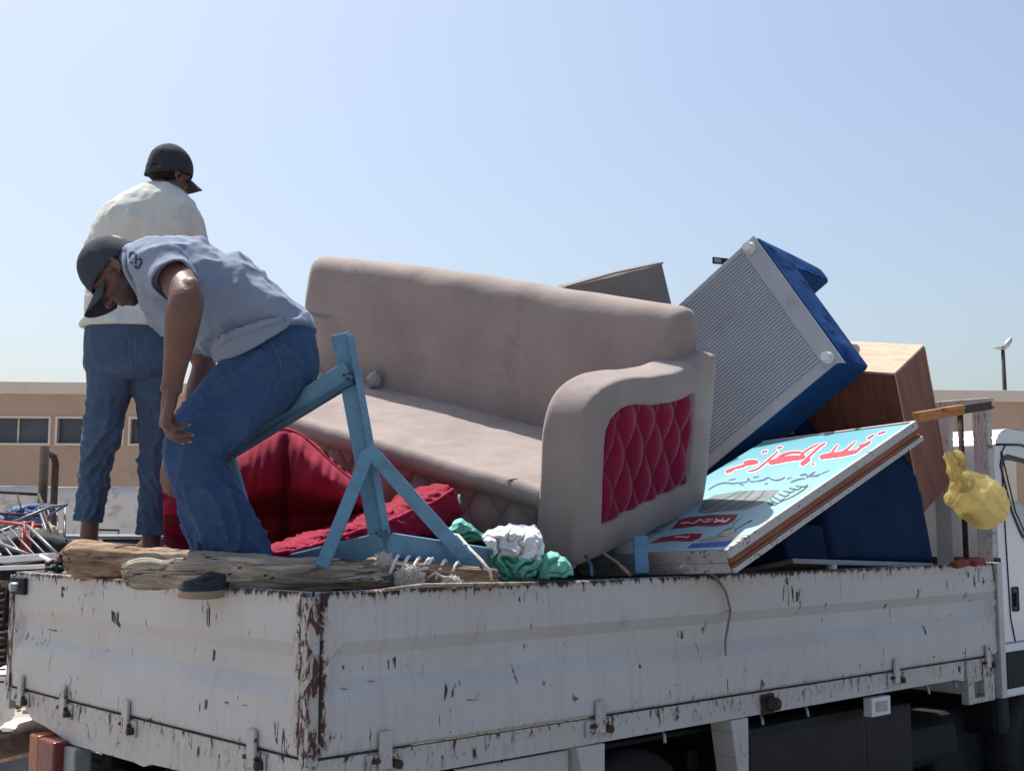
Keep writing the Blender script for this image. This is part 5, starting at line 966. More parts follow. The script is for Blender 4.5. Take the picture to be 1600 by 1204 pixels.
# --- amber and brown batten by the guard frame
bt = empty('wooden_batten', at(1431, 652, 5.25)); tag(bt, 'two coloured wooden batten, amber and dark brown, sticking out beside the cabinet', 'batten')
beam('amber_end', at(1431, 652, 5.25), at(1502, 640, 5.62), .03, .045, AMBERW, bt); beam('brown_end', at(1502, 640, 5.622), at(1546, 633, 5.85), .026, .04, BROWNW, bt); beam('amber_cap', at(1474, 640, 5.42), at(1503, 635.5, 5.60), .034, .02, AMBERW, bt)

# --- yellow bag tied to the frame
yb = empty('plastic_bag', at(1490, 712, 5.35)); tag(yb, 'yellow plastic bag knotted to the guard frame and blown out by the wind', 'plastic bag')
def bagwr(seed, amp):
    def f(L, th, p): return amp * .95 * (ridge(cos(th) * 1.6 + seed + L * 3, sin(th) * 1.6, L * 2.5) - .55) + amp * .8 * nz(p.x * 9, p.y * 9, p.z * 9) + amp * .5 * (ridge(p.x * 24 + p.z * 12, p.y * 24, p.z * 20 - p.x * 9) - .5)
    return f
YB = 5.35
g = Geo(); g.loft([(1494, 735, YB, 6, .02), (1500, 745, YB, 14, .04), (1509, 757, YB, 27, .07), (1522, 772, YB, 35, .10), (1537, 785, YB, 37, .11), (1552, 795, YB, 34, .10), (1563, 800, YB, 24, .07), (1570, 803, YB, 10, .03)], 72, 12, 2.0, bagwr(1, .020))
g.add(*[x for x in tube_geo([at(1520, 790, YB), at(1528, 806, YB), at(1534, 815, YB)], [.05, .028, .008], 16)])
mesh_obj('bag_body', g.v, g.f, YBAG, yb, True, world=True)
g = Geo(); g.loft([(1478, 708, YB - .03, 5, .015), (1486, 716, YB - .03, 11, .03), (1494, 730, YB - .03, 14, .035), (1498, 748, YB - .03, 13, .035), (1496, 766, YB - .04, 12, .035), (1489, 782, YB - .04, 11, .03), (1484, 790, YB - .04, 6, .012)], 48, 10, 2.0, bagwr(4, .018))
g.loft([(1488, 706, YB - .05, 4, .012), (1498, 712, YB - .05, 8, .02), (1503, 720, YB - .05, 7, .018), (1497, 730, YB - .05, 8, .02)], 32, 10, 2.0, bagwr(8, .009))
mesh_obj('bag_neck', g.v, g.f, YBAG, yb, True, world=True)
tube('bag_handle', [at(1502, 738, YB - .09), at(1512, 742, YB - .11), at(1520, 750, YB - .11), at(1520, 760, YB - .10), at(1510, 766, YB - .09), at(1499, 764, YB - .08)], [.008, .011, .010, .007, .009, .012], YBAG, yb, 10)
tube('bag_handle', [at(1500, 746, YB - .09), at(1506, 752, YB - .11), at(1508, 760, YB - .11), at(1501, 768, YB - .09)], [.01, .012, .010, .009], YBAG, yb, 10)
# bricks lying against the guard frame, top of the load
for i, (px, py, Y, rz, lb) in enumerate(((1524, 877, 5.80, .5, 'red brick nearest the cab, lying on the load by the guard frame'), (1500, 880, 5.68, .2, 'red brick between the guard frame posts, left of the other brick'))):
    c = at(px, py, Y); k = box('brick', (-.035, -.03, -.014), (.035, .03, .014), BRICKM, None, .006); k.location = c; k.rotation_euler = (.1, -.25, rz); tag(k, lb, 'brick', 'bricks by the guard frame')

# --- crimson cushions
def cushion_long():
    """long crimson cushion running up to the right, lit along its top"""
    e = empty('long_cushion', at(560, 850, 4.0)); tag(e, 'long narrow crimson cushion sloping up to the right behind the blue trestle', 'cushion')
    A_, B_ = at(420, 852, 3.95), at(712, 748, 4.50)
    ax = (B_ - A_); Lc = ax.length; ax.normalize(); dn = V((.10, -.05, -1)); dn = (dn - ax * dn.dot(ax)).normalized(); bk = dn.cross(ax).normalized()
    if bk.y < 0: bk = -bk
    H_, D_ = .135, .36
    def pos(u, k):
        # cross-section ring: rounded rectangle
        h = H_ * (.9 + .25 * u); 
        th = 2 * pi * k; cs, sn = cos(th), sin(th); pw = 3.4
        x = math.copysign(abs(cs) ** (2 / pw), cs); y = math.copysign(abs(sn) ** (2 / pw), sn)
        end = min(1, min(u, 1 - u) / .03) ** .5; end = .80 + .20 * end
        c = A_ + ax * (Lc * u) + bk * (D_ * .5) + dn * (h * .5 + .035 * sin(pi * u) + .012 * nz(u * 4))
        wv = .016 * (crisp(u * 15 + 1.2 * y, 1.3 * x + y, 3) - .4) + .008 * (crisp(u * 34 - 2 * y, x * 2, y) - .4) + .010 * nz(u * 9, x, y)
        return c + bk * (x * (D_ * .5 * end + wv)) + dn * (-y * (h * .5 * end + wv * .6))
    grid_obj('cushion_body', lambda u, k: pos(u, k), 160, 72, REDC, e, world=True)
    for u in (0, 1): vs = [pos(u, k / 40) for k in range(40)]; mesh_obj('end_panel', vs, [tuple(range(40))], REDC, e, True, world=True)
    for yy in (.17, ):
        tube('piping', [pos(i / 60, .5 - .06) + V((0, 0, .004)) for i in range(61)], .0065, REDP, e)
    tube('zip', [at(718, 772, 4.50), at(717, 780, 4.50), at(719, 786, 4.50)], .004, FLUFF, e)
cushion_long()
def cushion_big():
    e = empty('floor_cushion', at(440, 850, 4.45)); tag(e, 'big slumped crimson cushion with peaked folded corner behind the men and trestle', 'cushion')
    # outline of the near face in photograph columns: top and bottom heights by column
    topl = [(255, 770), (300, 745), (340, 718), (375, 701), (405, 683), (438, 671), (462, 676), (485, 692), (510, 716), (535, 738), (556, 756), (566, 775)]
    botl = [(255, 850), (300, 872), (340, 880), (375, 885), (405, 885), (438, 880), (462, 876), (485, 868), (510, 856), (535, 842), (556, 828), (566, 815)]
    T_ = catmull(topl, 8); B2 = catmull(botl, 8); n = len(T_)
    def fn(u, v):
        i = min(n - 1, int(round(u * (n - 1)))); px = T_[i][0]; py = T_[i][1] + (B2[i][1] - T_[i][1]) * v
        d1, d2 = (px - 392) / 58.0, (px - 505) / 52.0; l1, l2 = math.exp(-d1 ** 4), math.exp(-d2 ** 4)
        bulge = (.13 * l1 + .17 * l2) * (sin(min(1, v / .52) * pi) ** .5 if v < .52 else 0); crease = .05 * math.exp(-((px - 447) / 7) ** 2) * min(1, v / .1)
        Y = 4.56 - bulge + crease + .30 * (max(0, min(1, (v - .42) / .22)) ** 1.3) - .22 * max(0, v - .75) / .25
        Y += .020 * (ridge(px * .075 + v * 2.2, v * 1.2, 1) - .5) * max(0, 1 - v * 1.5) + .012 * nz(px * .05, v * 6)
        return at(px, py, Y)
    grid_obj('cushion_body', fn, n - 1, 70, REDC, e, world=True, thick=.25, tdir=(0, 1, 0))
    tube('piping', [at(px, py, 4.553) for px, py in T_], .0075, REDP, e)
cushion_big()

# --- light blue wooden trestle
ts = empty('trestle', at(600, 860, 3.9)); tag(ts, 'light blue painted wooden trestle stand turned on its side behind the log', 'trestle')
beam('post', at(599, 868, 3.78), at(534, 524, 3.86), .062, .055, BLUEP, ts, (0, 1, 0), .004)
beam('post_strip', at(611, 868, 3.752), at(548, 525, 3.835), .018, .05, BLUEP, ts, (0, 1, 0), .003)
beam('top_rail', at(549, 578, 3.82), at(335, 714, 4.02), .062, .05, BLUEP, ts, (0, 1, 0), .004)
beam('top_rail_edge', at(552, 596, 3.80), at(337, 727, 4.0), .016, .055, BLUEPD, ts, (0, 1, 0), .003)
beam('rear_post', at(353, 706, 4.04), at(402, 880, 3.96), .050, .04, BLUEP, ts, (0, 1, 0), .004)
beam('brace', at(576, 706, 3.74), at(503, 886, 3.66), .040, .018, BLUEP, ts, (0, 1, 0), .002)
beam('brace', at(574, 699, 3.73), at(728, 872, 3.82), .044, .018, BLUEP, ts, (0, 1, 0), .002)
beam('foot_beam', at(601, 850, 3.73), at(785, 877, 3.98), .075, .055, BLUEP, ts, (0, 1, 0), .004)
beam('foot_beam', at(606, 848, 3.74), at(452, 884, 4.05), .074, .05, BLUEP, ts, (0, 1, 0), .004)
for px, py in ((588, 833), (594, 837), (603, 829), (611, 832), (543, 592), (537, 586), (545, 583)): tube('screw', [at(px, py, 3.69 if py > 700 else 3.78), at(px, py, 3.72 if py > 700 else 3.80)], .004, RUST, ts, 8)

# --- the logs
def log(name, secs, m, label, seed, knots=()):
    e = empty(name, at(secs[0][0], secs[0][1], secs[0][2])); tag(e, label, 'log')
    def wr(L, th, p):
        a = .016 * (ridge(L * 2.0, cos(th) * 2.2 + seed, sin(th) * 2.2) - .5) + .005 * nz(L * 9, cos(th) * 4 + seed, sin(th) * 4) + .006 * (ridge(L * 3, cos(th) * 7, sin(th) * 9 + seed) - .5)
        for kl, kt, kr, ka in knots: a += ka * math.exp(-((L - kl) / kr) ** 2 - ((((th - kt) + pi) % (2 * pi) - pi) / .5) ** 2)
        return a
    g = Geo(); g.loft(secs, 56, 26, 2.1, wr); mesh_obj('log', g.v, g.f, m, e, True, world=True); e.children[0].name = 'trunk'
    return e
lg = log('driftwood_log', [(194, 896, 3.83, 7, .02), (199, 895, 3.83, 17, .04), (212, 893, 3.83, 23, .05), (235, 890, 3.82, 26, .053), (262, 891, 3.81, 24, .05), (300, 889, 3.78, 25, .052), (350, 893, 3.76, 26, .05), (400, 893, 3.74, 25, .05), (450, 897, 3.72, 23, .048), (500, 897, 3.71, 23, .046), (552, 900, 3.70, 22, .043), (580, 902, 3.69, 18, .036), (602, 904, 3.69, 13, .026), (618, 905, 3.69, 6, .012)], DRIFT, 'long bleached grey driftwood log lying along the tailgate rail in front of the man', 2, ((.10, 1.2, .05, .012), (.35, 2.5, .04, .006)))
for i, (px, py) in enumerate(((357, 897), (373, 887), (413, 899), (424, 903))): 
    q = at(px, py, 3.77 - (px - 194) / 372 * .13 - .056); tube('knot', [q, q + V((0, .03, 0))], [.0032, .003], BROWNW, lg, 8)
log('split_log', [(107, 874, 4.40, 8, .02), (111, 873, 4.40, 21, .05), (130, 874, 4.39, 27, .062), (200, 880, 4.33, 27, .06), (300, 886, 4.2, 24, .055), (420, 890, 4.05, 22, .05), (440, 890, 4.03, 8, .02)], DRIFT2, 'thick brown split log lying behind the grey driftwood at the left', 5, ((.10, .5, .08, .010),))
log('short_pole', [(570, 898, 3.72, 14, .028), (585, 893, 3.72, 19, .036), (640, 896, 3.73, 17, .033), (700, 900, 3.75, 14, .028), (760, 903, 3.78, 12, .024), (777, 903, 3.79, 9, .018)], DRIFT2, 'short peeled pole bound with white rope, end to end with the driftwood log', 8, ((.02, 1.2, .03, .01),))
rp = empty('rope', at(650, 890, 3.70)); tag(rp, 'frayed white cotton rope wound round the short peeled pole', 'rope')
def helix(px0, px1, turns, r, Yo=3.735):
    P = []
    for i in range(int(turns * 16) + 1):
        t = i / (turns * 16); px = px0 + (px1 - px0) * t; c = at(px, 895 + (px - 600) * .045, Yo + (px - 600) * .0003); a = 2 * pi * turns * t
        rr = r * (1 - .15 * t) + .003 * nz(t * 30, 2); P.append(c + V((.25 * rr * sin(a), -rr * cos(a), rr * sin(a))))
    return P
tube('winding', helix(612, 668, 3.5, .056), .0055, FLUFF, rp, 8); tube('winding', helix(664, 715, 2.5, .050), .005, FLUFF, rp, 8)
tube('loose_end', [at(668, 903, 3.69), at(680, 894, 3.685), at(694, 902, 3.68), at(705, 900, 3.69), at(690, 912, 3.68), at(665, 914, 3.68)], .0045, ROPE, rp, 8)
tube('loose_end', [at(590, 866, 3.72), at(600, 880, 3.70), at(625, 880, 3.69), at(655, 888, 3.70)], .005, ROPE, rp, 8)
def fluff(name, c, r, n, parent, seed=0):
    rnd = random.Random(seed); g = Geo()
    for i in range(n):
        d = V((rnd.gauss(0, 1), rnd.gauss(0, 1), rnd.gauss(0, 1))).normalized(); p = c + V((d.x * r[0], d.y * r[1], d.z * r[2])) * rnd.uniform(.2, .8)
        P = [p]; 
        for k in range(4): d = (d + V((rnd.gauss(0, 1), rnd.gauss(0, 1), rnd.gauss(0, 1)))).normalized(); P.append(P[-1] + d * rnd.uniform(.003, .007))
        g.add(*tube_geo(P, [.0010, .0012, .0011, .0009, .0004], 3))
    o = mesh_obj(name, g.v, g.f, FLUFF, parent, True, world=True); return o
fluff('frayed_tuft', at(640, 903, 3.675), (.048, .03, .032), 3800, rp, 1); fluff('frayed_tuft', at(600, 876, 3.70), (.026, .02, .020), 1500, rp, 2); fluff('frayed_tuft', at(705, 909, 3.70), (.030, .012, .010), 900, rp, 3)
sl = tag(tube('rope_line', [at(700, 834, 4.0), at(716, 836, 3.95), at(735, 858, 3.85), at(752, 875, 3.76), at(766, 893, 3.735), at(768, 906, 3.74)], .0052, ROPE, None, 8), 'thin rope running down across the trestle foot to the pole end', 'rope')
ks = tag(tube('wooden_splint', [at(598, 921, 3.40), at(660, 914, 3.52), at(840, 911, 3.84)], [.004, .006, .006], DRIFT, None, 6), 'thin splint of wood resting on the side rail by the corner', 'splint')

# --- sacks and cloth beside the sofa arm
def sack_mat():
    m = mat('white cloth and mint sack', (.72, .72, .73), .85, .05, 8, .3, 30, weave=260); t = m.node_tree; b = t.nodes['Principled BSDF']; L = t.links.new
    src = b.inputs['Base Color'].links[0].from_socket; a = nn(t, 'ShaderNodeAttribute', attribute_name='edge'); mx = nn(t, 'ShaderNodeMix', data_type='RGBA')
    n = nn(t, 'ShaderNodeTexNoise', Scale=16.0, Detail=4.0); ad = nn(t, 'ShaderNodeMath', operation='ADD'); L(a.outputs['Fac'], ad.inputs[0]); L(n.outputs[0], ad.inputs[1])
    mr = nn(t, 'ShaderNodeMapRange'); mr.inputs[1].default_value = .92; mr.inputs[2].default_value = 1.0; L(ad.outputs[0], mr.inputs[0]); L(mr.outputs[0], mx.inputs[0]); L(src, mx.inputs[6]); mx.inputs[7].default_value = (.13, .44, .36, 1)
    L(mx.outputs[2], b.inputs['Base Color']); return m
SACKM = sack_mat()
def drape(name, top, bot, Y, bulge, m, amp=.02, K=7.0, seed=0, cen=(0, 0), back=.08, label=None, cat='sack'):
    """gathered piece of cloth or sacking: folds fan out from the point where it is bunched"""
    T_ = catmull([tuple(map(float, p)) for p in top], 16); B_ = catmull([tuple(map(float, p)) for p in bot], 16); n = min(len(T_), len(B_))
    def fn(u, v):
        i = min(n - 1, int(round(u * (n - 1)))); px = T_[i][0] + (B_[i][0] - T_[i][0]) * v; py = T_[i][1] + (B_[i][1] - T_[i][1]) * v
        x, y = (px - cen[0]) / 50, (py - cen[1]) / 50; an = math.atan2(x, -y); d = math.hypot(x, y)
        wv = nz(x * 1.3 + seed, y * 1.3) * 1.5 + nz(x * 3.2, y * 3.2 + seed) * .6; ph = an * K / pi + wv
        f1 = abs(sin(pi * ph)) ** .65; ph2 = d * 2.1 + 1.6 * nz(x * 1.1, y * 1.1, seed + 2) + an; f2 = abs(sin(pi * ph2)) ** .7 * max(0, nz(x * 1.5, y * 1.5, seed + 7) * 2.2)
        f3 = abs(nz(x * 4.5, y * 4.5, seed + 9)); e_ = min(u, 1 - u, v, 1 - v) / .10; k = min(1, e_) ** .5
        j = .12 * k * nz(x * 2, y * 2, seed + 4)
        p = at(px + 4 * nz(py * .12, seed) + 3 * f1, py + 3.5 * nz(px * .11, seed + 2) + 3 * f2 * (v - .5), Y + back * (1 - k) - bulge * sin(pi * u) ** .7 * sin(pi * min(1, v * .9 + .1)) ** .6 + (1 - f1 * min(1, d * 1.6)) * amp * 1.6 + f2 * amp * 1.2 + f3 * amp * .5 + j * amp * 4)
        return p
    o = grid_obj(name, fn, n - 1, 110, m, thick=back * .7, tdir=(0, 1, .1))
    if label: tag(o, label, cat)
    return o, n
sk, n_ = drape('cloth_sack', [(752, 838), (765, 829), (790, 823), (815, 826), (835, 828), (850, 846)], [(770, 900), (775, 909), (795, 910), (815, 908), (832, 903), (845, 882)], 3.93, .07, SACKM, .032, 5.0, 3, (806, 914), label='crumpled white and mint green sack heaped on the rail left of the sofa arm')
vals = []
for v in sk.data.vertices:
    q = v.co; d_ = V((0, 0, EYE)); c_, s_ = cos(PITCH), sin(PITCH); y_, z_ = q.y, q.z - EYE; dep_ = y_ * c_ + z_ * s_; px = 800 + FPX * q.x / dep_; py = 602 - FPX * (-y_ * s_ + z_ * c_) / dep_
    vals.append(max(0, min(1, .5 + (py - 868 - (px - 785) * .12) / 26 + .8 * max(0, (775 - px) / 30) * (py > 850))))
a = sk.data.attributes.new('edge', 'FLOAT', 'POINT'); a.data.foreach_set('value', vals)
drape('green_sack', [(838, 876), (852, 866), (868, 866), (882, 874), (894, 888)], [(836, 906), (850, 905), (866, 902), (882, 901), (893, 898)], 3.97, .04, MINT, .018, 4.5, 7, (838, 898), label='small mint green sack under the corner of the sofa arm')
drape('green_sack', [(694, 838), (704, 818), (716, 812), (734, 824), (756, 838)], [(700, 845), (712, 846), (724, 847), (738, 846), (757, 842)], 4.22, .04, MINT, .020, 7.0, 11, (752, 850), label='mint green sack lying behind the trestle foot, in front of the sofa base')
drape('grey_cloth', [(778, 830), (790, 821), (812, 823), (836, 825), (846, 840)], [(782, 862), (796, 866), (815, 868), (834, 868), (848, 862)], 4.06, .06, mat('lavender grey cloth', (.25, .27, .37), .9, .1, 8, .3), .02, 6.0, 15, (812, 880), label='lavender grey cloth bunched behind the white and green sack', cat='cloth')

# --- hanging strap
tag(tube('hanging_strap', [T(1.72, .05, 1.396), T(1.735, .01, 1.40), T(1.75, -.012, 1.385), T(1.80, -.018, 1.33), T(1.825, -.02, 1.26), T(1.80, -.012, 1.15), T(1.79, -.02, 1.10)], [.006, .006, .006, .005, .005, .0045, .003], mat('old canvas strap', (.20, .17, .14), .9, .2), None, 8), 'thin grey cord hanging down over the side panel below the sign', 'cord')

# --- things under and between, low in the bed
def low(name, lo, hi, m, label, cat, r=.02, rot=(0, 0, 0), group=None):
    c = [(lo[i] + hi[i]) / 2 for i in range(3)]; h = [(hi[i] - lo[i]) / 2 for i in range(3)]
    e = empty(name, T(c[0], c[1], lo[2]), (rot[0], rot[1], pi / 2 - YAW + rot[2])); 
    box('body', (-h[0], -h[1], 0), (h[0], h[1], 2 * h[2]), m, e, r)
    return tag(e, label, cat, group)
k1 = low('steel_cabinet', (.10, 1.35, .962), (.95, 2.05, 1.395), GALV, 'grey steel cabinet lying flat in the bed under the standing man', 'cabinet')
box('door', (-.40, -.353, .03), (-.01, -.3502, .40), GALV, k1, .003); box('door', (.01, -.353, .03), (.40, -.3502, .40), GALV, k1, .003)
k2 = low('wooden_crate', (1.5, .62, .962), (2.5, 1.95, 1.62), SIGNWOOD, 'brown crate deep in the bed under the taupe sofa', 'crate')
for i in range(5): box('slat', (-.5, -.682, .03 + i * .125), (.5, -.666, .13 + i * .125), DRIFT2, k2, .004)
k3 = low('bed_base', (2.75, .12, .962), (3.7, 1.6, 1.34), BROWNW, 'dark wooden bed base under the navy armchair', 'bed base')
for i in range(6): box('slat', (-.45 + i * .155, -.73, .381), (-.35 + i * .155, .73, .398), DRIFT2, k3, .003)
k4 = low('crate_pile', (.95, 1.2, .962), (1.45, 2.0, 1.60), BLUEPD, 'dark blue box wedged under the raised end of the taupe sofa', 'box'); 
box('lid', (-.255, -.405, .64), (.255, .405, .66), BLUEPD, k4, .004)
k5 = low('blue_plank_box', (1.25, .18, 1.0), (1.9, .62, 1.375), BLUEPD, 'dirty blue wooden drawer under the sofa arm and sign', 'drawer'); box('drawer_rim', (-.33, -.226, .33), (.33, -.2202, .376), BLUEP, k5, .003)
bp_ = tag(beam('blue_post', at(1003, 897, 4.45), at(1000, 838, 4.5), .05, .03, BLUEP, None, (0, 1, 0), .003), 'short light blue board end standing beside the left end of the sign', 'board')
for i, (x0, y0, Y0, x1, y1, Y1, mm, lb) in enumerate(((940, 862, 4.3, 985, 898, 4.15, DRIFT2, 'thin brown stick sloping down to the rail below the sofa arm'), (915, 868, 4.35, 925, 898, 4.2, BLUEPD, 'dark blue offcut leaning at the lower corner of the sofa arm'), (1060, 888, 4.3, 1075, 872, 4.4, DRIFT, 'pale twig caught under the near edge of the sign'))):
    tag(tube('stick', [at(x0, y0, Y0), at((x0 + x1) / 2 + 4, (y0 + y1) / 2, (Y0 + Y1) / 2), at(x1, y1, Y1)], .006, mm, None, 6), lb, 'stick')
nb = tag(crumple('rag', at(1212, 671, 5.9), (.10, .05, .030), VENEER, None, .4, 3, 6, Matrix.Rotation(.12, 4, 'Y'), 4), 'scrap of brown cloth caught at the lower edge of the tipped blue sofa', 'rag')
# ------------------------------------------------------------------ people
def frame(o, f, u):
    f = V(f).normalized(); u = V(u); u = (u - f * f.dot(u)).normalized(); s = f.cross(u)
    return Matrix(((s.x, f.x, u.x, o.x), (s.y, f.y, u.y, o.y), (s.z, f.z, u.z, o.z), (0, 0, 0, 1)))
def TM(H, s, f, u, rx=0, ry=0, rz=0): return H @ Matrix.Translation((s, f, u)) @ Euler((rx, ry, rz)).to_matrix().to_4x4()
def head(g, H, k=1.0):
    def E(s, f, u, r, rot=(0, 0, 0)): g.ell(TM(H, s * k, f * k, u * k, *rot), [q * k for q in r], 24, 18)
    E(0, -.012, .035, (.076, .098, .088)); E(0, .030, -.010, (.066, .068, .085)); E(0, .040, -.055, (.056, .055, .058)); E(0, .062, -.098, (.026, .022, .020))
    E(0, .012, -.075, (.060, .050, .035))
    for s in (-1, 1):
        E(s * .034, .074, -.028, (.022, .020, .022)); E(s * .030, .083, .026, (.026, .013, .010)); E(s * .048, .020, -.062, (.018, .04, .026))
        # ear: rim and lobe
        M0 = TM(H, s * .078 * k, -.008 * k, -.008 * k, 0, 0, s * .35)
        for a in range(0, 13):
            t = radians(-110 + a * 22); r_ = .011 * k * (1.0 + .0 * a); c = M0 @ V((s * .006 * k, -cos(t) * .0165 * k, sin(t) * .030 * k)); g.ell(Matrix.Translation(c), (.0048 * k,) * 3, 8, 6)
        g.ell(M0 @ Matrix.Translation((0, 0, 0)), (.006 * k, .015 * k, .027 * k), 12, 8); E(s * .078, .004, -.036, (.006, .009, .009)); E(s * .080, .011, -.008, (.005, .005, .008))
        E(s * .014, .098, -.040, (.009, .012, .008))
    g.cap([H @ V((0, .090 * k, .018 * k)), H @ V((0, .104 * k, -.014 * k)), H @ V((0, .116 * k, -.036 * k))], [.009 * k, .011 * k, .0135 * k])
    E(0, .092, -.064, (.024, .010, .0065)); E(0, .090, -.075, (.021, .010, .0065)); E(0, .078, -.088, (.02, .012, .008))
def hand(g, w, d, n, k=1.0, curls=None, thumb=1, tcurl=.5, spread=.05, nails=None):
    """palm from wrist w along d, palm side facing n; curls in degrees per joint"""
    d = V(d).normalized(); n = V(n); n = (n - d * n.dot(d)).normalized(); a = d.cross(n)  # axis across the palm
    M0 = Matrix(((a.x, d.x, n.x, 0), (a.y, d.y, n.y, 0), (a.z, d.z, n.z, 0), (0, 0, 0, 1)))
    def L(x, y, z): return w + (a * x + d * y + n * z) * k
    for x in (-.030, -.010, .010, .030): g.cap([L(x * .62, .0, 0), L(x * .9, .045, -.001), L(x, .088, -.002)], [.016 * k, .015 * k, .0125 * k])
    g.cap([L(0, -.03, 0), L(0, .03, 0)], [.024 * k, .024 * k]); g.cap([L(thumb * .022, .02, .006), L(thumb * .030, .055, .008)], [.017 * k, .013 * k])
    lens = [(.040, .026, .020), (.045, .029, .021), (.042, .027, .020), (.032, .020, .018)]; rad = [.0102, .0106, .0100, .0090]
    curls = curls or [(30, 35, 20)] * 4
    tips = []
    for i in range(4):
        x = (.030, .010, -.010, -.029)[i] * thumb; ang = 0; p = L(x, .088 if i in (1, 2) else .082, -.001); pts = [p]; side = a * (x * spread * 8)
        for j in range(3):
            ang += radians(curls[i][j]); dd = (d * cos(ang) + n * sin(ang) + side * .3).normalized(); p = p + dd * lens[i][j] * k; pts.append(p)
        r = rad[i] * k; g.cap(pts, [r * 1.05, r * 1.02, r * .95, r * .82]); tips.append((pts[-1], dd, (n * cos(ang) - d * sin(ang)).normalized(), r))
    p = L(thumb * .030, .040, .008); pts = [p]; ang = .75; td = (a * thumb * .75 + d * .65 + n * .25)
    for j, l_ in enumerate((.030, .030, .024)):
        td = (td.normalized() * (1 - tcurl * .35) + (n * .8 + d * .5) * tcurl * .35).normalized(); p = p + td * l_ * k; pts.append(p)
    g.cap(pts, [.0125 * k, .0115 * k, .0105 * k, .0090 * k]); tips.append((pts[-1], td, (a * thumb * .3 - n).normalized() * -1, .010 * k))
    if nails is not None: nails += tips
def nails_obj(tips, parent):
    g = Geo()
    for p, d, inw, r in tips:
        o = -inw; q = p + d * r * .25 + o * r * .62; s = d.cross(o).normalized()
        M = Matrix(((s.x, d.x, o.x, q.x), (s.y, d.y, o.y, q.y), (s.z, d.z, o.z, q.z), (0, 0, 0, 1))); g.ell(M, (r * .62, r * .72, r * .28), 10, 6)
    return mesh_obj('fingernails', g.v, g.f, NAIL, parent, True, world=True)
def cap_hat(H, k, m, parent, tilt=0.0, bill=.078, buckle=False, drop=0.0):
    C = H @ Matrix.Translation((0, -.004 * k, .036 * k)) @ Euler((tilt, 0, 0)).to_matrix().to_4x4()
    e = empty('cap'); e.parent = parent; 
    vs, fs = [], []; NU, NV = 60, 22
    for j in range(NV + 1):
        ph = (pi / 2) * j / NV
        for i in range(NU):
            th = 2 * pi * i / NU; rx, ry, rz = .087, .110, .102
            tp_ = 1 - (.13 if drop > .03 else .04) * max(0, 1 - j / NV * 2.6) * max(0, -sin(th)); rx, ry = rx * tp_, ry * tp_; seam = .0012 * math.exp(-((((th * 6 / (2 * pi)) + .5) % 1 - .5) * 14) ** 2); pf = 1 + .02 * cos(th - pi / 2) * sin(ph) + .03 * nz(cos(th) * 2.5, sin(th) * 2.5, ph * 2 + k)
            cc = cos(ph) ** .82; z = sin(ph) * rz - (.018 + .020 * (-sin(th) * .5 + .5) + 0) * (1 - j / NV) - drop * max(0, -sin(th) * .6 + .4) ** 1.3 * max(0, 1 - j / NV * 2.5)
            vs.append(C @ (V((cos(th) * rx * cc * pf + cos(th) * seam, sin(th) * ry * cc * pf + sin(th) * seam, z)) * k))
    for j in range(NV):
        for i in range(NU): a, b = j * NU + i, j * NU + (i + 1) % NU; fs.append((a, b, b + NU, a + NU))
    n0 = len(vs); vs += [C @ ((C.inverted() @ v) * .965) for v in vs[:]]
    for (a, b, c, d) in list(fs): fs.append((n0 + d, n0 + c, n0 + b, n0 + a))
    for i in range(NU): j = (i + 1) % NU; fs.append((j, i, n0 + i, n0 + j))
    crown_ = mesh_obj('crown', vs, fs, m, e, True, world=False)
    def bf(u, v):
        th = radians(-62 + 124 * u); x = sin(th) * (.083 + .004 * v); ext = bill * (cos(th * .95) ** .6) * v
        y = cos(th) * .104 + ext; z = -.022 - .030 * abs(sin(th)) ** 2 - .012 * v - .020 * v * abs(sin(th)) ** 1.6
        return C @ (V((x, y, z)) * k)
    td = (C.to_3x3() @ V((0, 0, -1))) * .0035
    grid_obj('bill', bf, 30, 12, m, e, thick=1, tdir=td)
    g = Geo(); g.ell(C @ Matrix.Translation((0, 0, .097 * k)), (.007 * k, .007 * k, .004 * k), 10, 6); mesh_obj('button', g.v, g.f, m, e, True)
    # strap across the back opening
    P = [C @ (V((sin(t) * .082, -cos(t) * .111, -.040)) * k) for t in [radians(q) for q in range(-40, 41, 8)]]
    if not buckle: tube('strap', P, .005 * k, m, e, 8, world=False)
    if buckle:
        bpy.context.view_layer.update(); cr = crown_; o = V((0, 0, EYE))
        for x0, x1, mm, nm in ((245, 251, CLOTHW, 'label_patch'), (252.5, 256.5, GREYM, 'buckle')):
            P = []
            for px, py in ((x0, 270), (x1, 270), (x1, 260.5), (x0, 260.5)):
                d = (at(px, py, 5) - o).normalized(); ok, loc, nr, _ = cr.ray_cast(o, d, distance=20)
                if ok: P.append(loc)
            if len(P) == 4: hexa(nm, [p - V((0, .004, 0)) for p in (P[0], P[1])] + [P[1], P[0]] + [p - V((0, .004, 0)) for p in (P[3], P[2])] + [P[2], P[3]], mm, e, .0005, False)
    return e
def img(dx, dy, dz=0):
    """direction by picture right, picture up, away"""
    return V((dx, dz, dy))

# --- man in front, bending
m1 = empty('person', at(372, 915, 3.85))
tag(m1, 'man bending forward in pale blue grey T-shirt, blue jeans and charcoal cap', 'person')
HB = frame(at(184, 423, 3.80), img(-.48, -.87, -.06), img(-.87, .47, .02))
g = Geo(); head(g, HB, .93)
g.loft([(196, 415, 3.80, 26, .052), (215, 413, 3.81, 30, .056), (240, 418, 3.84, 36, .07)], 28, 6, 2)
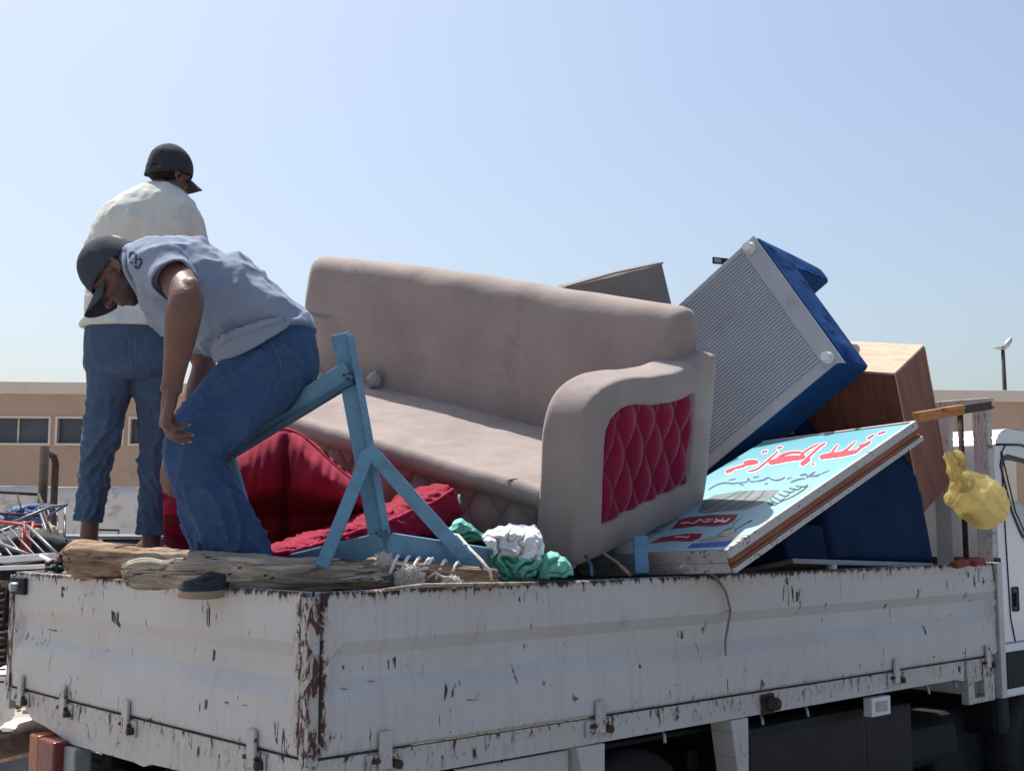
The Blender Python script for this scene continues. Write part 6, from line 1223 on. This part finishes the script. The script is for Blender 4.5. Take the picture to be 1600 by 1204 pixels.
# trunk and legs inside the clothes
g.loft([(228, 418, 3.85, 36, .12), (262, 430, 3.85, 56, .17), (322, 467, 3.87, 66, .15), (396, 505, 3.90, 60, .14), (425, 560, 3.93, 58, .14), (400, 600, 3.9, 30, .12)], 36, 6, 2.3)
g.loft([(400, 590, 3.86, 46, .08), (345, 645, 3.84, 40, .07), (300, 700, 3.83, 33, .06), (340, 790, 3.86, 26, .05), (374, 880, 3.90, 17, .035), (376, 900, 3.90, 18, .035)], 24, 6, 2)
g.loft([(400, 590, 4.05, 42, .07), (345, 650, 4.10, 36, .06), (300, 705, 4.15, 30, .055), (322, 800, 4.12, 24, .045), (330, 885, 4.10, 16, .033)], 24, 6, 2)
def arm(g, P):
    g.loft(P, 28, 8, 2.0)
arm(g, [(240, 402, 3.74, 34, .07), (266, 425, 3.64, 30, .052), (284, 450, 3.55, 27.5, .046), (291, 468, 3.50, 28, .046), (286, 495, 3.50, 28.5, .046), (281, 530, 3.52, 25, .040), (275, 565, 3.54, 20, .032), (270, 595, 3.56, 17, .026), (267, 612, 3.56, 18, .024)])
g.cap([at(298, 447, 3.50), at(301, 462, 3.485)], [.028, .026])
arm(g, [(248, 430, 4.00, 34, .06), (285, 500, 4.08, 25, .045), (314, 556, 4.12, 19, .04), (318, 575, 4.12, 18, .038), (300, 630, 4.05, 18, .036), (274, 690, 3.97, 15, .028), (266, 716, 3.95, 13, .022)])
tips = []
hand(g, at(266, 618, 3.565), img(-.16, -1, .04), img(.85, -.15, .42), .98, [(34, 30, 20), (44, 36, 22), (54, 40, 24), (66, 44, 26)], -1, .8, .0, tips)
hand(g, at(264, 718, 3.945), img(-.05, -1, .0), img(.6, -.1, .7), .80, [(20, 35, 25), (24, 38, 25), (28, 40, 25), (30, 40, 25)], -1, .5, .02, tips)
b = g.build('body', SKIN, m1, .0042, 4)
def beard_attr(ob, H, k=1.0, amt=1.0):
    Hi = (H).inverted(); Mp = Matrix.LocRotScale(ob.parent.location, ob.parent.rotation_euler, None); vals = []
    for v in ob.data.vertices:
        q = (Hi @ (Mp @ v.co)) / k; x, y, z = q
        jaw = 0
        if z < -.02 and abs(x) < .09 and y > -.02 and (z > -.14):
            jaw = min(1, (-.02 - z) / .03) * min(1, (y + .02) / .02)
            if y > .088 and z > -.082 and abs(x) < .03: jaw *= .25
            if y > .03 and z > -.052: jaw *= max(0, min(1, (.085 - y) / .03)) if z > -.04 else .8
        hair = 1.0 if (z > .012 and y < .02 and y > -.2 and z < .09) else 0
        brow = .9 if (abs(z - .030) < .007 and .012 < abs(x) < .05 and y > .06) else 0
        hair2 = min(1, max(0, (-y - .02) / .02)) if (z > -.05 and z <= .012 and y < -.02 and abs(x) < .10) else 0
        vals.append(max(jaw * .85 * amt, hair, brow, hair2) if (q.length < .17) else 0)
    a = ob.data.attributes.new('beard', 'FLOAT', 'POINT'); a.data.foreach_set('value', vals)
beard_attr(b, HB, .93)
nails_obj(tips, m1)
g = Geo()
for s in (-1, 1): g.ell(TM(HB, s * .030, .074, .006), (.0110, .0110, .0110), 14, 10)
mesh_obj('eyes', g.v, g.f, EYED, m1, True, world=True)
def reparent_world(e, p):
    Mi = Matrix.LocRotScale(p.location, p.rotation_euler, None).inverted(); e.matrix_basis = Mi
e = cap_hat(HB, .955, CAPG, m1, .06, .082, False, .012); reparent_world(e, m1)
# shirt
def swr(seed, amp=.010):
    amp *= 2.0
    def f(L, th, p):
        w_ = nz(p.x * 5, p.y * 5, p.z * 5 + seed) * .5
        q = p * 3.0 + V((seed, 0, 0)); a = crisp(q.x + q.z * .9 + w_, q.y * 1.1, q.z * 1.6 - q.x * .7) - .35; b_ = crisp(q.x * 2.1 - q.z * 1.5, q.y * 2 + w_, q.z * 2.6 + q.x * 1.2) - .35
        return amp * a + amp * .55 * b_ + amp * .2 * nz(p.x * 40, p.y * 40, p.z * 40)
    return f
def swr_b(L, th, p):
    # pull folds gather toward the waist, near side (th about -90 deg)
    v = swr(3, .012)(L, th, p); k = max(0, (L - .28) / .25)
    near = max(0, -sin(th)) ** .5
    v *= max(.3, 1 - max(0, L - .42) / .1)
    k *= max(.35, 1 - max(0, L - .42) / .1)
    v += .024 * k * (crisp(L * 8 + 1.6 * cos(th) + .8 * sin(th * 2), th * .9, 3) - .4) + .020 * k * near * (crisp(L * 12 + 2.6 * cos(th), th * 1.2, 8) - .4)
    return v
g = Geo()
g.loft([(198, 404, 3.82, 24, .085), (212, 408, 3.82, 36, .12), (228, 417, 3.83, 49, .17), (254, 429, 3.84, 63, .195), (288, 447, 3.85, 76, .19), (322, 467, 3.86, 79, .18), (360, 484, 3.87, 78, .175), (394, 503, 3.88, 74, .175), (411, 525, 3.90, 80, .205), (416, 538, 3.90, 80, .225)], 96, 12, 2.35, swr_b)
g.loft([(222, 396, 3.76, 22, .05), (236, 404, 3.71, 39, .075), (252, 417, 3.66, 40, .078), (266, 431, 3.60, 37, .073), (272, 438, 3.575, 36.5, .072)], 56, 8, 2.1, swr(9, .008), lip=.035)
g.loft([(232, 420, 3.92, 30, .08), (250, 440, 4.00, 36, .075), (272, 475, 4.05, 34, .07)], 40, 8, 2.1, swr(12, .008), lip=.03)
sh = g.build('t_shirt', SHIRTG, m1, .0045, 2)
# collar, sleeve hem seam, printed figure on the sleeve
co = [at(203, 383, 3.80), at(195, 398, 3.73), at(196, 420, 3.70), at(206, 441, 3.70), at(224, 467, 3.72)]
tube('collar', catmull([tuple(c) for c in co], 6), .008, SHIRTG, m1)
tube('hem_tab', [at(384, 528, 3.70), at(389, 515, 3.698), at(396, 528, 3.70)], .004, SHIRTG, m1)
def on_surface(ob, par, px, py):
    """first point of ob seen at a pixel, and its normal, in world space"""
    Mw = Matrix.LocRotScale(par.location, par.rotation_euler, None); Mi = Mw.inverted(); o = V((0, 0, EYE)); d = (at(px, py, 4) - o).normalized()
    ok, loc, nr, _ = ob.ray_cast(Mi @ o, Mi.to_3x3() @ d)
    return (Mw @ loc, Mw.to_3x3() @ nr) if ok else None
bpy.context.view_layer.update()
mark = [[(203, 403), (204, 396), (209, 394), (213, 399), (212, 406)], [(212, 406), (217, 404), (221, 408), (219, 414), (215, 419), (211, 416)], [(204, 409), (207, 411)], [(211, 409), (213, 412)]]
g = Geo()
for pl in mark:
    pts = [tuple(p) for p in catmull([tuple(map(float, p)) for p in pl], 5)]; P = []
    for x, y in pts:
        h = on_surface(sh, m1, x, y)
        if h: P.append(h[0] + (V((0, 0, EYE)) - h[0]).normalized() * .0015)
    if len(P) > 2: g.add(*tube_geo(P, [.0042] * len(P), 6))
if g.v: mesh_obj('sleeve_mark', g.v, g.f, mat('navy print', (.03, .055, .13), .8, .1), m1, True, world=True)
# jeans
def jw(seed, bunch0, bunch1, amp=.010):
    def f(L, th, p):
        k = max(0, min(1, (L - bunch0) / max(.01, bunch1 - bunch0))); wv = nz(p.x * 4, p.y * 4, p.z * 4 + seed)
        a = crisp(L * 9 + 2.2 * cos(th + seed) + wv, cos(th) * .9, sin(th) * .9 + seed) - .35; c = crisp(L * 20 - 2.6 * cos(th - seed) + wv * 1.5, cos(th) * 1.3, sin(th) * 1.3 + seed) - .35
        return amp * (.8 + 1.1 * k) * a + amp * (.3 + .45 * k) * c + .008 * nz(p.x * 7 + seed, p.y * 7, p.z * 7) + .0015 * nz(p.x * 45, p.y * 45, p.z * 45)
    return f
g = Geo()
g.loft([(405, 505, 3.89, 60, .13), (412, 522, 3.90, 70, .15), (423, 545, 3.91, 70, .172), (424, 575, 3.92, 70, .18), (410, 605, 3.92, 62, .17), (396, 620, 3.92, 40, .12)], 64, 8, 2.5, jw(2, 5, 6, .010))
g.loft([(420, 560, 3.83, 66, .09), (402, 592, 3.82, 64, .10), (370, 625, 3.81, 60, .10), (338, 657, 3.80, 57, .096), (311, 686, 3.79, 52, .09), (303, 712, 3.79, 47, .085), (312, 742, 3.81, 46, .082), (330, 778, 3.83, 45, .078), (349, 812, 3.85, 46, .076), (364, 842, 3.87, 46, .074), (376, 868, 3.89, 46, .074), (384, 890, 3.90, 42, .070)], 64, 10, 2.2, jw(1, .42, .8, .013), lip=.04)
g.loft([(415, 575, 4.03, 58, .09), (385, 610, 4.06, 54, .09), (350, 645, 4.09, 50, .085), (318, 680, 4.12, 44, .08), (304, 712, 4.13, 38, .075), (308, 750, 4.13, 36, .07), (318, 800, 4.12, 34, .065), (330, 850, 4.10, 33, .06), (336, 885, 4.10, 32, .06)], 56, 10, 2.2, jw(5, .4, .7, .013), lip=.04)
jb = g.build('jeans', DENIM1, m1, .0045, 2)
g = Geo()
for pl in ([(424, 535), (436, 560), (440, 585), (430, 605)], [(440, 537), (465, 560), (474, 585)], ):
    P = [h[0] for h in [on_surface(jb, m1, x, y) for x, y in catmull([tuple(map(float, p)) for p in pl], 8)] if h]
    if len(P) > 2: g.add(*tube_geo(P, [.0018] * len(P), 5))
if g.v: mesh_obj('jeans_seam', g.v, g.f, DENIM2, m1, True, world=True)
# shoe poking over the rail, sole seen from below
def shoe(parent, heel, toe, up, wd, m_up, m_sole, thick=.022, open_=False):
    heel, toe = V(heel), V(toe); d = toe - heel; Ls = d.length; d.normalize(); up = V(up); up = (up - d * d.dot(up)).normalized(); s = d.cross(up)
    def outline(n=40, k=1.0):
        P = []
        for i in range(n):
            th = 2 * pi * i / n; x = (cos(th) * .5 + .5); wl = (.36 + .14 * x) * (abs(sin(th)) ** .8) * (1 if sin(th) > 0 else -1)
            P.append((x * Ls, wl * wd * 2 * .5 * k))
        return P
    O = outline(); n = len(O); vs, fs = [], []
    for k, (z, sc) in enumerate(((-thick, .95), (-thick * .8, 1.0), (-.002, 1.0), (0, .98))):
        for x, y in O: vs.append(heel + d * ((x - Ls / 2) * sc + Ls / 2) + s * y * sc + up * (z + .012 * max(0, x / Ls - .65) / .35))
    for r in range(3):
        for i in range(n): a, b_ = r * n + i, r * n + (i + 1) % n; fs.append((a, b_, b_ + n, a + n))
    fs.append(tuple(range(n))[::-1]); fs.append(tuple(range(3 * n, 4 * n))); mesh_obj('shoe_sole', vs, fs, m_sole, parent, True, world=True)
    vs, fs = [], []; hs = [(0, 1.0), (.3, 1.0), (.6, .92), (.85, .72), (1, .40)]
    for hh, sc in hs:
        for x, y in O:
            xr = x / Ls; top = .060 - .034 * max(0, min(1, (xr - .35) / .4)); vs.append(heel + d * (x if hh < .1 else (x - Ls * .42) * (1 - .08 * hh) + Ls * .42) + s * y * sc * .97 + up * (hh * top + .012 * max(0, xr - .65) / .35))
    for r in range(len(hs) - 1):
        for i in range(n): a, b_ = r * n + i, r * n + (i + 1) % n; fs.append((a, b_, b_ + n, a + n))
    fs.append(tuple(range((len(hs) - 1) * n, len(hs) * n)))
    if not open_: mesh_obj('shoe_upper', vs, fs, m_up, parent, True, world=True)
    g2 = Geo(); g2.add([heel + d * ((x - Ls / 2) * .82 + Ls / 2) + s * y * .8 + up * (-thick - .0015 + .010 * max(0, x / Ls - .65) / .35) for x, y in O], [tuple(range(n))[::-1]]); mesh_obj('tread', g2.v, g2.f, m_up, parent, world=True)
shoe(m1, at(384, 904, 3.86), at(284, 929, 3.60), img(.0, .97, -.2), .115, SHOED, SOLE, .024)
shoe(m1, at(345, 893, 4.14), at(290, 900, 3.98), (0, 0, 1), .09, SHOED, SOLE, .02)

# --- man behind, standing with his back turned
m2 = empty('person', at(190, 862, 5.05))
tag(m2, 'man standing with his back turned, in cream T-shirt, washed jeans and black cap', 'person')
HA = frame(at(263, 272, 5.08), img(.62, -.25, .78), img(.12, 1, .16))
g = Geo(); head(g, HA, .90)
g.loft([(260, 285, 5.06, 20, .055), (256, 302, 5.06, 24, .065), (250, 320, 5.05, 44, .10)], 28, 6, 2)
g.loft([(250, 312, 5.05, 40, .09), (238, 345, 5.05, 52, .09), (222, 410, 5.06, 52, .09), (208, 480, 5.07, 48, .09), (197, 545, 5.07, 48, .09), (200, 580, 5.07, 40, .10)], 36, 6, 2.4)
g.loft([(172, 580, 5.05, 26, .06), (162, 680, 5.04, 16, .045), (148, 760, 5.05, 13, .036), (140, 825, 5.06, 13.5, .036), (139, 850, 5.06, 14, .038), (136, 866, 5.04, 15, .04)], 24, 6, 2)
g.loft([(232, 580, 5.09, 26, .06), (240, 680, 5.12, 16, .045), (239, 760, 5.13, 13, .036), (237, 840, 5.14, 15, .036), (237, 862, 5.13, 15, .038)], 24, 6, 2)
# arms reach forward, away from the camera
g.loft([(284, 340, 5.07, 20, .055), (298, 378, 5.12, 15, .045), (304, 412, 5.20, 14, .040), (304, 430, 5.32, 14, .038), (302, 440, 5.45, 11, .030)], 24, 6, 2)
g.loft([(165, 355, 5.08, 20, .055), (153, 392, 5.12, 15, .045), (148, 420, 5.20, 14, .040), (148, 438, 5.32, 14, .038), (150, 444, 5.45, 11, .030)], 24, 6, 2)
t2 = []
hand(g, at(301, 441, 5.47), img(-.15, -.2, 1), img(-.6, -.8, 0), .95, None, 1, .5, .02, t2); hand(g, at(151, 445, 5.47), img(.15, -.2, 1), img(.6, -.8, 0), .95, None, -1, .5, .02, t2)
# bare feet in sandals
def foot(g, heel, toe, up, k=1.0):
    heel, toe = V(heel), V(toe); d = (toe - heel).normalized(); up = V(up); s = d.cross(up).normalized(); Lf = (toe - heel).length
    def P(x, y, z): return heel + d * x * Lf + s * y * k + up * z * k
    g.cap([P(.10, 0, .032), P(.35, .0, .048), P(.62, 0, .030), P(.78, 0, .018)], [.032 * k, .036 * k, .034 * k, .024 * k]); g.cap([P(.3, .018, .02), P(.74, .026, .016)], [.024 * k, .020 * k]); g.cap([P(.3, -.018, .02), P(.72, -.026, .015)], [.024 * k, .018 * k])
    for i, y in enumerate((.034, .016, .001, -.014, -.028)): g.cap([P(.74 - i * .02, y, .014), P(.97 - i * .035, y * 1.05, .010)], [(.0125 if i == 0 else .0092) * k, (.0115 if i == 0 else .008) * k])
foot(g, at(142, 868, 5.04), at(82, 884, 4.84), V((0, 0, 1)), .95); foot(g, at(240, 868, 5.15), at(205, 874, 5.36), V((0, 0, 1)), .95)
b = g.build('body', SKIN, m2, .0048, 3); beard_attr(b, HA, .91, 0)
e = cap_hat(HA, .985, CAPB, m2, .02, .072, True, .045); reparent_world(e, m2)
g = Geo(); g.ell(TM(HA, 0, -.020, .0), (.073, .082, .056), 24, 16); mesh_obj('hair', g.v, g.f, HAIR, m2, True, world=True)
shoe(m2, at(146, 873, 5.06), at(74, 890, 4.80), (0, 0, 1), .095, SHOED, SHOED, .018, True); shoe(m2, at(246, 872, 5.13), at(203, 878, 5.38), (0, 0, 1), .095, SHOED, SHOED, .018, True)
for a_, b_, c_ in (((106, 888, 4.86), (97, 866, 4.86), (84, 878, 4.95)), ((90, 892, 4.80), (86, 875, 4.81), (73, 884, 4.88)), ((120, 884, 4.90), (113, 860, 4.92), (100, 872, 5.00))):
    tube('sandal_strap', catmull([tuple(at(*a_)), tuple(at(*b_)), tuple(at(*c_))], 6), .007, SHOED, m2, 8)
def swr_a(L, th, p):
    v = swr(7, .008)(L, th, p); k = max(0, (L - .42) / .12)
    return v + .016 * k * (ridge(L * 14 + 1.0 * cos(th), th * .7, 5) - .5) * min(1, k) + .006 * (ridge(cos(th) * 3, L * 1.2, 2) - .5)
g = Geo()
g.loft([(252, 290, 5.06, 25, .07), (250, 296, 5.06, 36, .085), (246, 305, 5.055, 48, .105), (239, 321, 5.05, 63, .13), (230, 350, 5.05, 75, .15), (223, 400, 5.06, 76, .15), (216, 440, 5.06, 76, .15), (209, 475, 5.07, 74, .145), (204, 503, 5.07, 72, .14), (203, 514, 5.07, 71, .145)], 90, 12, 2.5, swr_a, tdir=(0, 0, -1))
g.loft([(258, 326, 5.06, 26, .09), (280, 336, 5.07, 28, .085), (296, 358, 5.09, 25, .072), (305, 384, 5.13, 23, .064)], 48, 8, 2.2, swr(15, .005), lip=.035)
g.loft([(200, 334, 5.06, 26, .09), (180, 348, 5.07, 27, .082), (163, 372, 5.09, 24, .07), (153, 402, 5.13, 21, .062)], 48, 8, 2.2, swr(16, .005), lip=.035)
g.build('t_shirt', SHIRTC, m2, .005, 4)
g = Geo()
g.loft([(203, 500, 5.07, 64, .125), (198, 520, 5.07, 63, .13), (197, 550, 5.07, 64, .135), (201, 580, 5.07, 64, .13), (203, 596, 5.07, 50, .10)], 60, 8, 2.6, jw(3, 5, 6, .008), tdir=(0, 0, -1))
def jwa(seed):
    def f(L, th, p):
        a = 1.2 * (crisp(L * 9 + 1.1 * cos(th + seed) + 1.2 * nz(L * 4, seed), cos(th) * .9, sin(th) * .9 + seed) - .35) + .8 * (crisp(L * 18 + 1.8 * cos(th - seed), cos(th) * 1.3, sin(th) * 1.3) - .35); c = nz(L * 7, seed)
        k = .4 + .9 * min(1, max(0, L - .12) / .15)
        return .0085 * k * a + .012 * k * c + .002 * nz(p.x * 45, p.y * 45, p.z * 45)
    return f
g.loft([(171, 560, 5.05, 34, .09), (172, 600, 5.05, 35, .092), (166, 640, 5.04, 32, .088), (161, 672, 5.03, 28, .080), (155, 700, 5.03, 25, .072), (149, 735, 5.04, 23.5, .066), (144, 770, 5.05, 22.5, .06), (140, 800, 5.06, 22, .056), (138, 815, 5.06, 22, .056)], 56, 12, 2.2, jwa(1))
g.loft([(234, 560, 5.09, 32, .09), (236, 600, 5.09, 30, .09), (240, 640, 5.10, 26, .085), (241, 675, 5.11, 24, .078), (240, 720, 5.12, 23, .07), (240, 770, 5.13, 22.5, .062), (239, 815, 5.14, 22.5, .058), (238, 836, 5.14, 22, .056)], 56, 12, 2.2, jwa(4))
ja = g.build('jeans', DENIM2, m2, .005, 2)
g = Geo()
for pl in ([(154, 522), (152, 560), (160, 572), (184, 570), (188, 556), (188, 524)], [(212, 524), (212, 560), (224, 574), (246, 570), (252, 555)], [(201, 520), (204, 560), (206, 592)]):
    P = [h[0] for h in [on_surface(ja, m2, x, y) for x, y in catmull([tuple(map(float, p)) for p in pl], 6)] if h]
    if len(P) > 2: g.add(*tube_geo(P, [.0022] * len(P), 5))
if g.v: mesh_obj('pocket_seam', g.v, g.f, DENIM2, m2, True, world=True)
# white scrap beside his right foot
ws = crumple('white_scrap', at(266, 850, 4.80), (.035, .03, .028), WPLAST, None, .3, 3, 9, Matrix.Rotation(radians(35), 4, 'Y'), 3); tag(ws, 'small white plastic scrap beside the standing man right foot', 'scrap')
# ------------------------------------------------------------------ scrap beyond the tailgate, left of the truck
def frame_obj(name, corners, r, m, label, bars=0, cross=True, group=None):
    e = empty(name, corners[0]); tag(e, label, 'frame', group)
    for i in range(4): tube('rail', [corners[i], corners[(i + 1) % 4]], r, m, e, 8)
    for i in range(1, bars + 1): t = i / (bars + 1); tube('rod', [corners[0].lerp(corners[1], t), corners[3].lerp(corners[2], t)], r * .6, m, e, 6)
    return e
frame_obj('wire_bed_frame', [at(-30, 812, 8.5), at(103, 846, 8.3), at(70, 868, 7.8), at(-60, 880, 7.6)], .010, GALV, 'bare metal bed frame lying flat on the scrap heap at the left edge', 5)
frame_obj('wire_bed_frame', [at(-40, 766, 9.6), at(60, 772, 9.4), at(74, 806, 9.2), at(-40, 800, 9.3)], .012, RUST, 'rusty bed frame propped highest on the scrap heap', 2)
frame_obj('chair_frame', [at(36, 818, 7.6), at(52, 816, 7.5), at(44, 862, 7.4), at(34, 862, 7.4)], .011, REDTUBE, 'red tubular chair frame standing among the scrap at the left', 1)
frame_obj('wire_rack', [at(60, 792, 8.6), at(102, 789, 8.3), at(100, 858, 8.0), at(80, 852, 8.2)], .009, GALV, 'galvanised wire rack leaning between the red frame and the standing man', 2)
frame_obj('wire_bed_frame', [at(-20, 838, 7.4), at(38, 816, 7.6), at(92, 868, 7.0), at(10, 882, 6.8)], .011, GALV, 'nearest bare bed frame, slanting down toward the tailgate latch', 4)
tag(tube('red_tube', [at(-20, 814, 8.2), at(40, 819, 8.0), at(64, 822, 7.9)], .012, REDTUBE, None, 8), 'straight red metal tube across the scrap heap', 'tube')
tag(tube('red_tube', [at(-20, 812, 7.5), at(38, 820, 7.3), at(40, 858, 7.2)], .011, REDTUBE, None, 8), 'bent red metal tube with one end pointing down into the heap', 'tube')
for i, (a_, b_, mm, lb) in enumerate((((-10, 845, 7.0), (55, 870, 6.8), GALV, 'thin bright rod lying lowest on the heap'), ((62, 776, 8.9), (92, 880, 8.0), RUST, 'dark rusty rod slanting across the heap'), ((75, 806, 8.4), (104, 788, 8.2), GALV, 'short pale rod sticking up at the right of the heap'), ((-5, 826, 8.3), (78, 792, 8.4), GALV, 'long pale rod rising to the right over the tarpaulin'), ((88, 880, 7.9), (104, 842, 7.8), RUST, 'short rusty rod standing by the standing man sandal'))):
    tag(tube('metal_rod', [at(*a_), at(*b_)], .010, mm, None, 6), lb, 'rod', 'rods on the scrap heap')
tp = crumple('tarpaulin', at(38, 808, 9.8), (.30, .35, .13), TARP, None, .5, 3, 2, None, 5); tag(tp, 'crumpled blue tarpaulin on top of the scrap heap', 'tarpaulin')
cb1 = crumple('cardboard', at(74, 838, 8.6), (.12, .10, .13), CARD, None, .45, 3, 12, Matrix.Rotation(.5, 4, 'Y'), 4); tag(cb1, 'sun bleached torn cardboard wedged in the wire rack', 'cardboard')
cb2 = hexa('plywood_sheet', [at(-30, 885, 7.9), at(50, 884, 7.7), at(60, 878, 8.4), at(-30, 872, 8.5), at(-30, 850, 8.3), at(45, 848, 8.2), at(52, 846, 8.5), at(-30, 846, 8.6)], CARD, None, .01); tag(cb2, 'faded pinkish wooden panel standing under the bed frames', 'panel')
dk = crumple('dark_bundle', at(30, 868, 7.9), (.5, .5, .22), DARK, None, .4, 4, 15, None, 4); tag(dk, 'dark tangled mass of oily cloth at the base of the bed frames', 'bundle')
dk = crumple('dark_bundle', at(150, 862, 9.0), (.5, .4, .07), DARK, None, .4, 4, 17, None, 4); tag(dk, 'low dark bundle between the standing man legs', 'bundle')
# heap under it all
hp = crumple('scrap_heap', at(-20, 1010, 8.4) + V((-.2, 0, 0)), (1.3, 1.3, .75), RUST, None, .55, 7, 22, None, 6); tag(hp, kind='stuff')
wb = tag(beam('white_bar', at(-20, 876, 6.2), at(82, 868, 6.0), .05, .03, WPLAST, None), 'long white metal bar lying level just above the tailgate corner', 'bar')
wb = tag(beam('white_bar', at(-20, 888, 5.9), at(78, 884, 5.75), .035, .02, WPLAST, None), 'lower white metal bar, closest to the tailgate latch', 'bar')
wb = tag(tube('bright_rod', [at(64, 868, 5.9), at(86, 880, 5.5)], .009, WPLAST, None, 8), 'short bright white rod pointing at the sandal', 'rod')
# pale counter beyond, between the legs
ct = empty('steel_counter', at(150, 870, 11)); tag(ct, 'pale steel counter top standing beyond the truck, seen between the standing man legs', 'counter')
hexa('top', [at(95, 842, 11.2), at(345, 843, 11.4), at(345, 838, 12.4), at(95, 838, 12.2), at(95, 836.5, 11.2), at(345, 837.5, 11.4), at(345, 834, 12.4), at(95, 834, 12.2)], GALV, ct, .004)
hexa('body', [at(160, 980, 11.3), at(330, 980, 11.5), at(330, 980, 12.2), at(160, 980, 12.0), at(160, 843, 11.3), at(330, 844, 11.5), at(330, 841, 12.2), at(160, 841, 12.0)], BLACKP, ct, .01)
tag(tube('thin_rod', [at(152, 827, 11.6), at(186, 828, 11.7), at(185, 834, 11.7)], .010, RUST, None, 6), 'thin bent rod lying on the steel counter', 'rod')
# rusty pole and bent pipe by the ochre wall
p0 = at(67, 800, 20); p1_ = at(70, 697, 20); pe = tag(tube('rusty_pole', [V((p1_.x, p1_.y, 0)), p1_], .075, RUST, None, 10), 'straight rusty pole standing before the ochre wall, left of the bent pipe', 'pole')
q1, q2, q3 = at(85, 764, 21), at(87, 718, 21), at(75, 706, 21); tag(tube('bent_pipe', [V((q1.x, q1.y, 0)), q2 - V((0, 0, .06)), q2 + V((-.03, 0, .05)), q3], .06, RUST, None, 10), 'rust brown pipe with a bent top in front of the ochre wall', 'pipe')
# rebar, sacks and a pipe low at the far corner of the tailgate
rbn = empty('rebar_bundle', at(0, 1000, 6.0)); tag(rbn, 'bundle of thin steel rods behind the far corner of the tailgate', 'rebar')
for i in range(16): tube('rod', [at(-40, 930 + i * 9 + random.uniform(-4, 4), 6.2), at(random.uniform(4, 14), 915 + i * 10, 5.8)], .005, GALV if i % 3 else RUST, rbn, 5)
tag(crumple('white_sack', at(-4, 1092, 6.6), (.12, .16, .20), CLOTHW, None, .35, 4, 33, None, 4), 'white sack slumped below the rebar at the left edge', 'sack')
tag(crumple('white_cloth', at(30, 1136, 6.3), (.11, .12, .045), CLOTHW, None, .4, 4, 34, None, 4), 'white rag lying on the dark pipe under the tailgate corner', 'rag')
tag(tube('dark_pipe', [at(-40, 1172, 6.4), at(75, 1142, 6.2)], .075, RUST, None, 14), 'thick dark pipe lying under the far corner of the tailgate', 'pipe')
tag(beam('timber_offcut', at(-20, 1190, 7.0), at(70, 1168, 6.8), .08, .04, DRIFT2, None), 'brown timber offcut on the ground behind the dark pipe', 'timber')
tag(beam('timber_offcut', at(150, 1182, 7.3), at(200, 1196, 6.8), .10, .03, DRIFT, None), 'grey board on the ground beside the tail lamp', 'board')

# ------------------------------------------------------------------ keep thing > part > sub-part
def depth(o):
    d = 0
    while o.parent is not None: o = o.parent; d += 1
    return d
bpy.context.view_layer.update()
for o in list(bpy.data.objects):
    while depth(o) > 2:
        p = o.parent; gp = p.parent; o.matrix_basis = p.matrix_basis @ o.matrix_basis; o.parent = gp
for o in list(bpy.data.objects):
    if o.type == 'EMPTY' and not o.children and o.type != 'MESH': bpy.data.objects.remove(o)
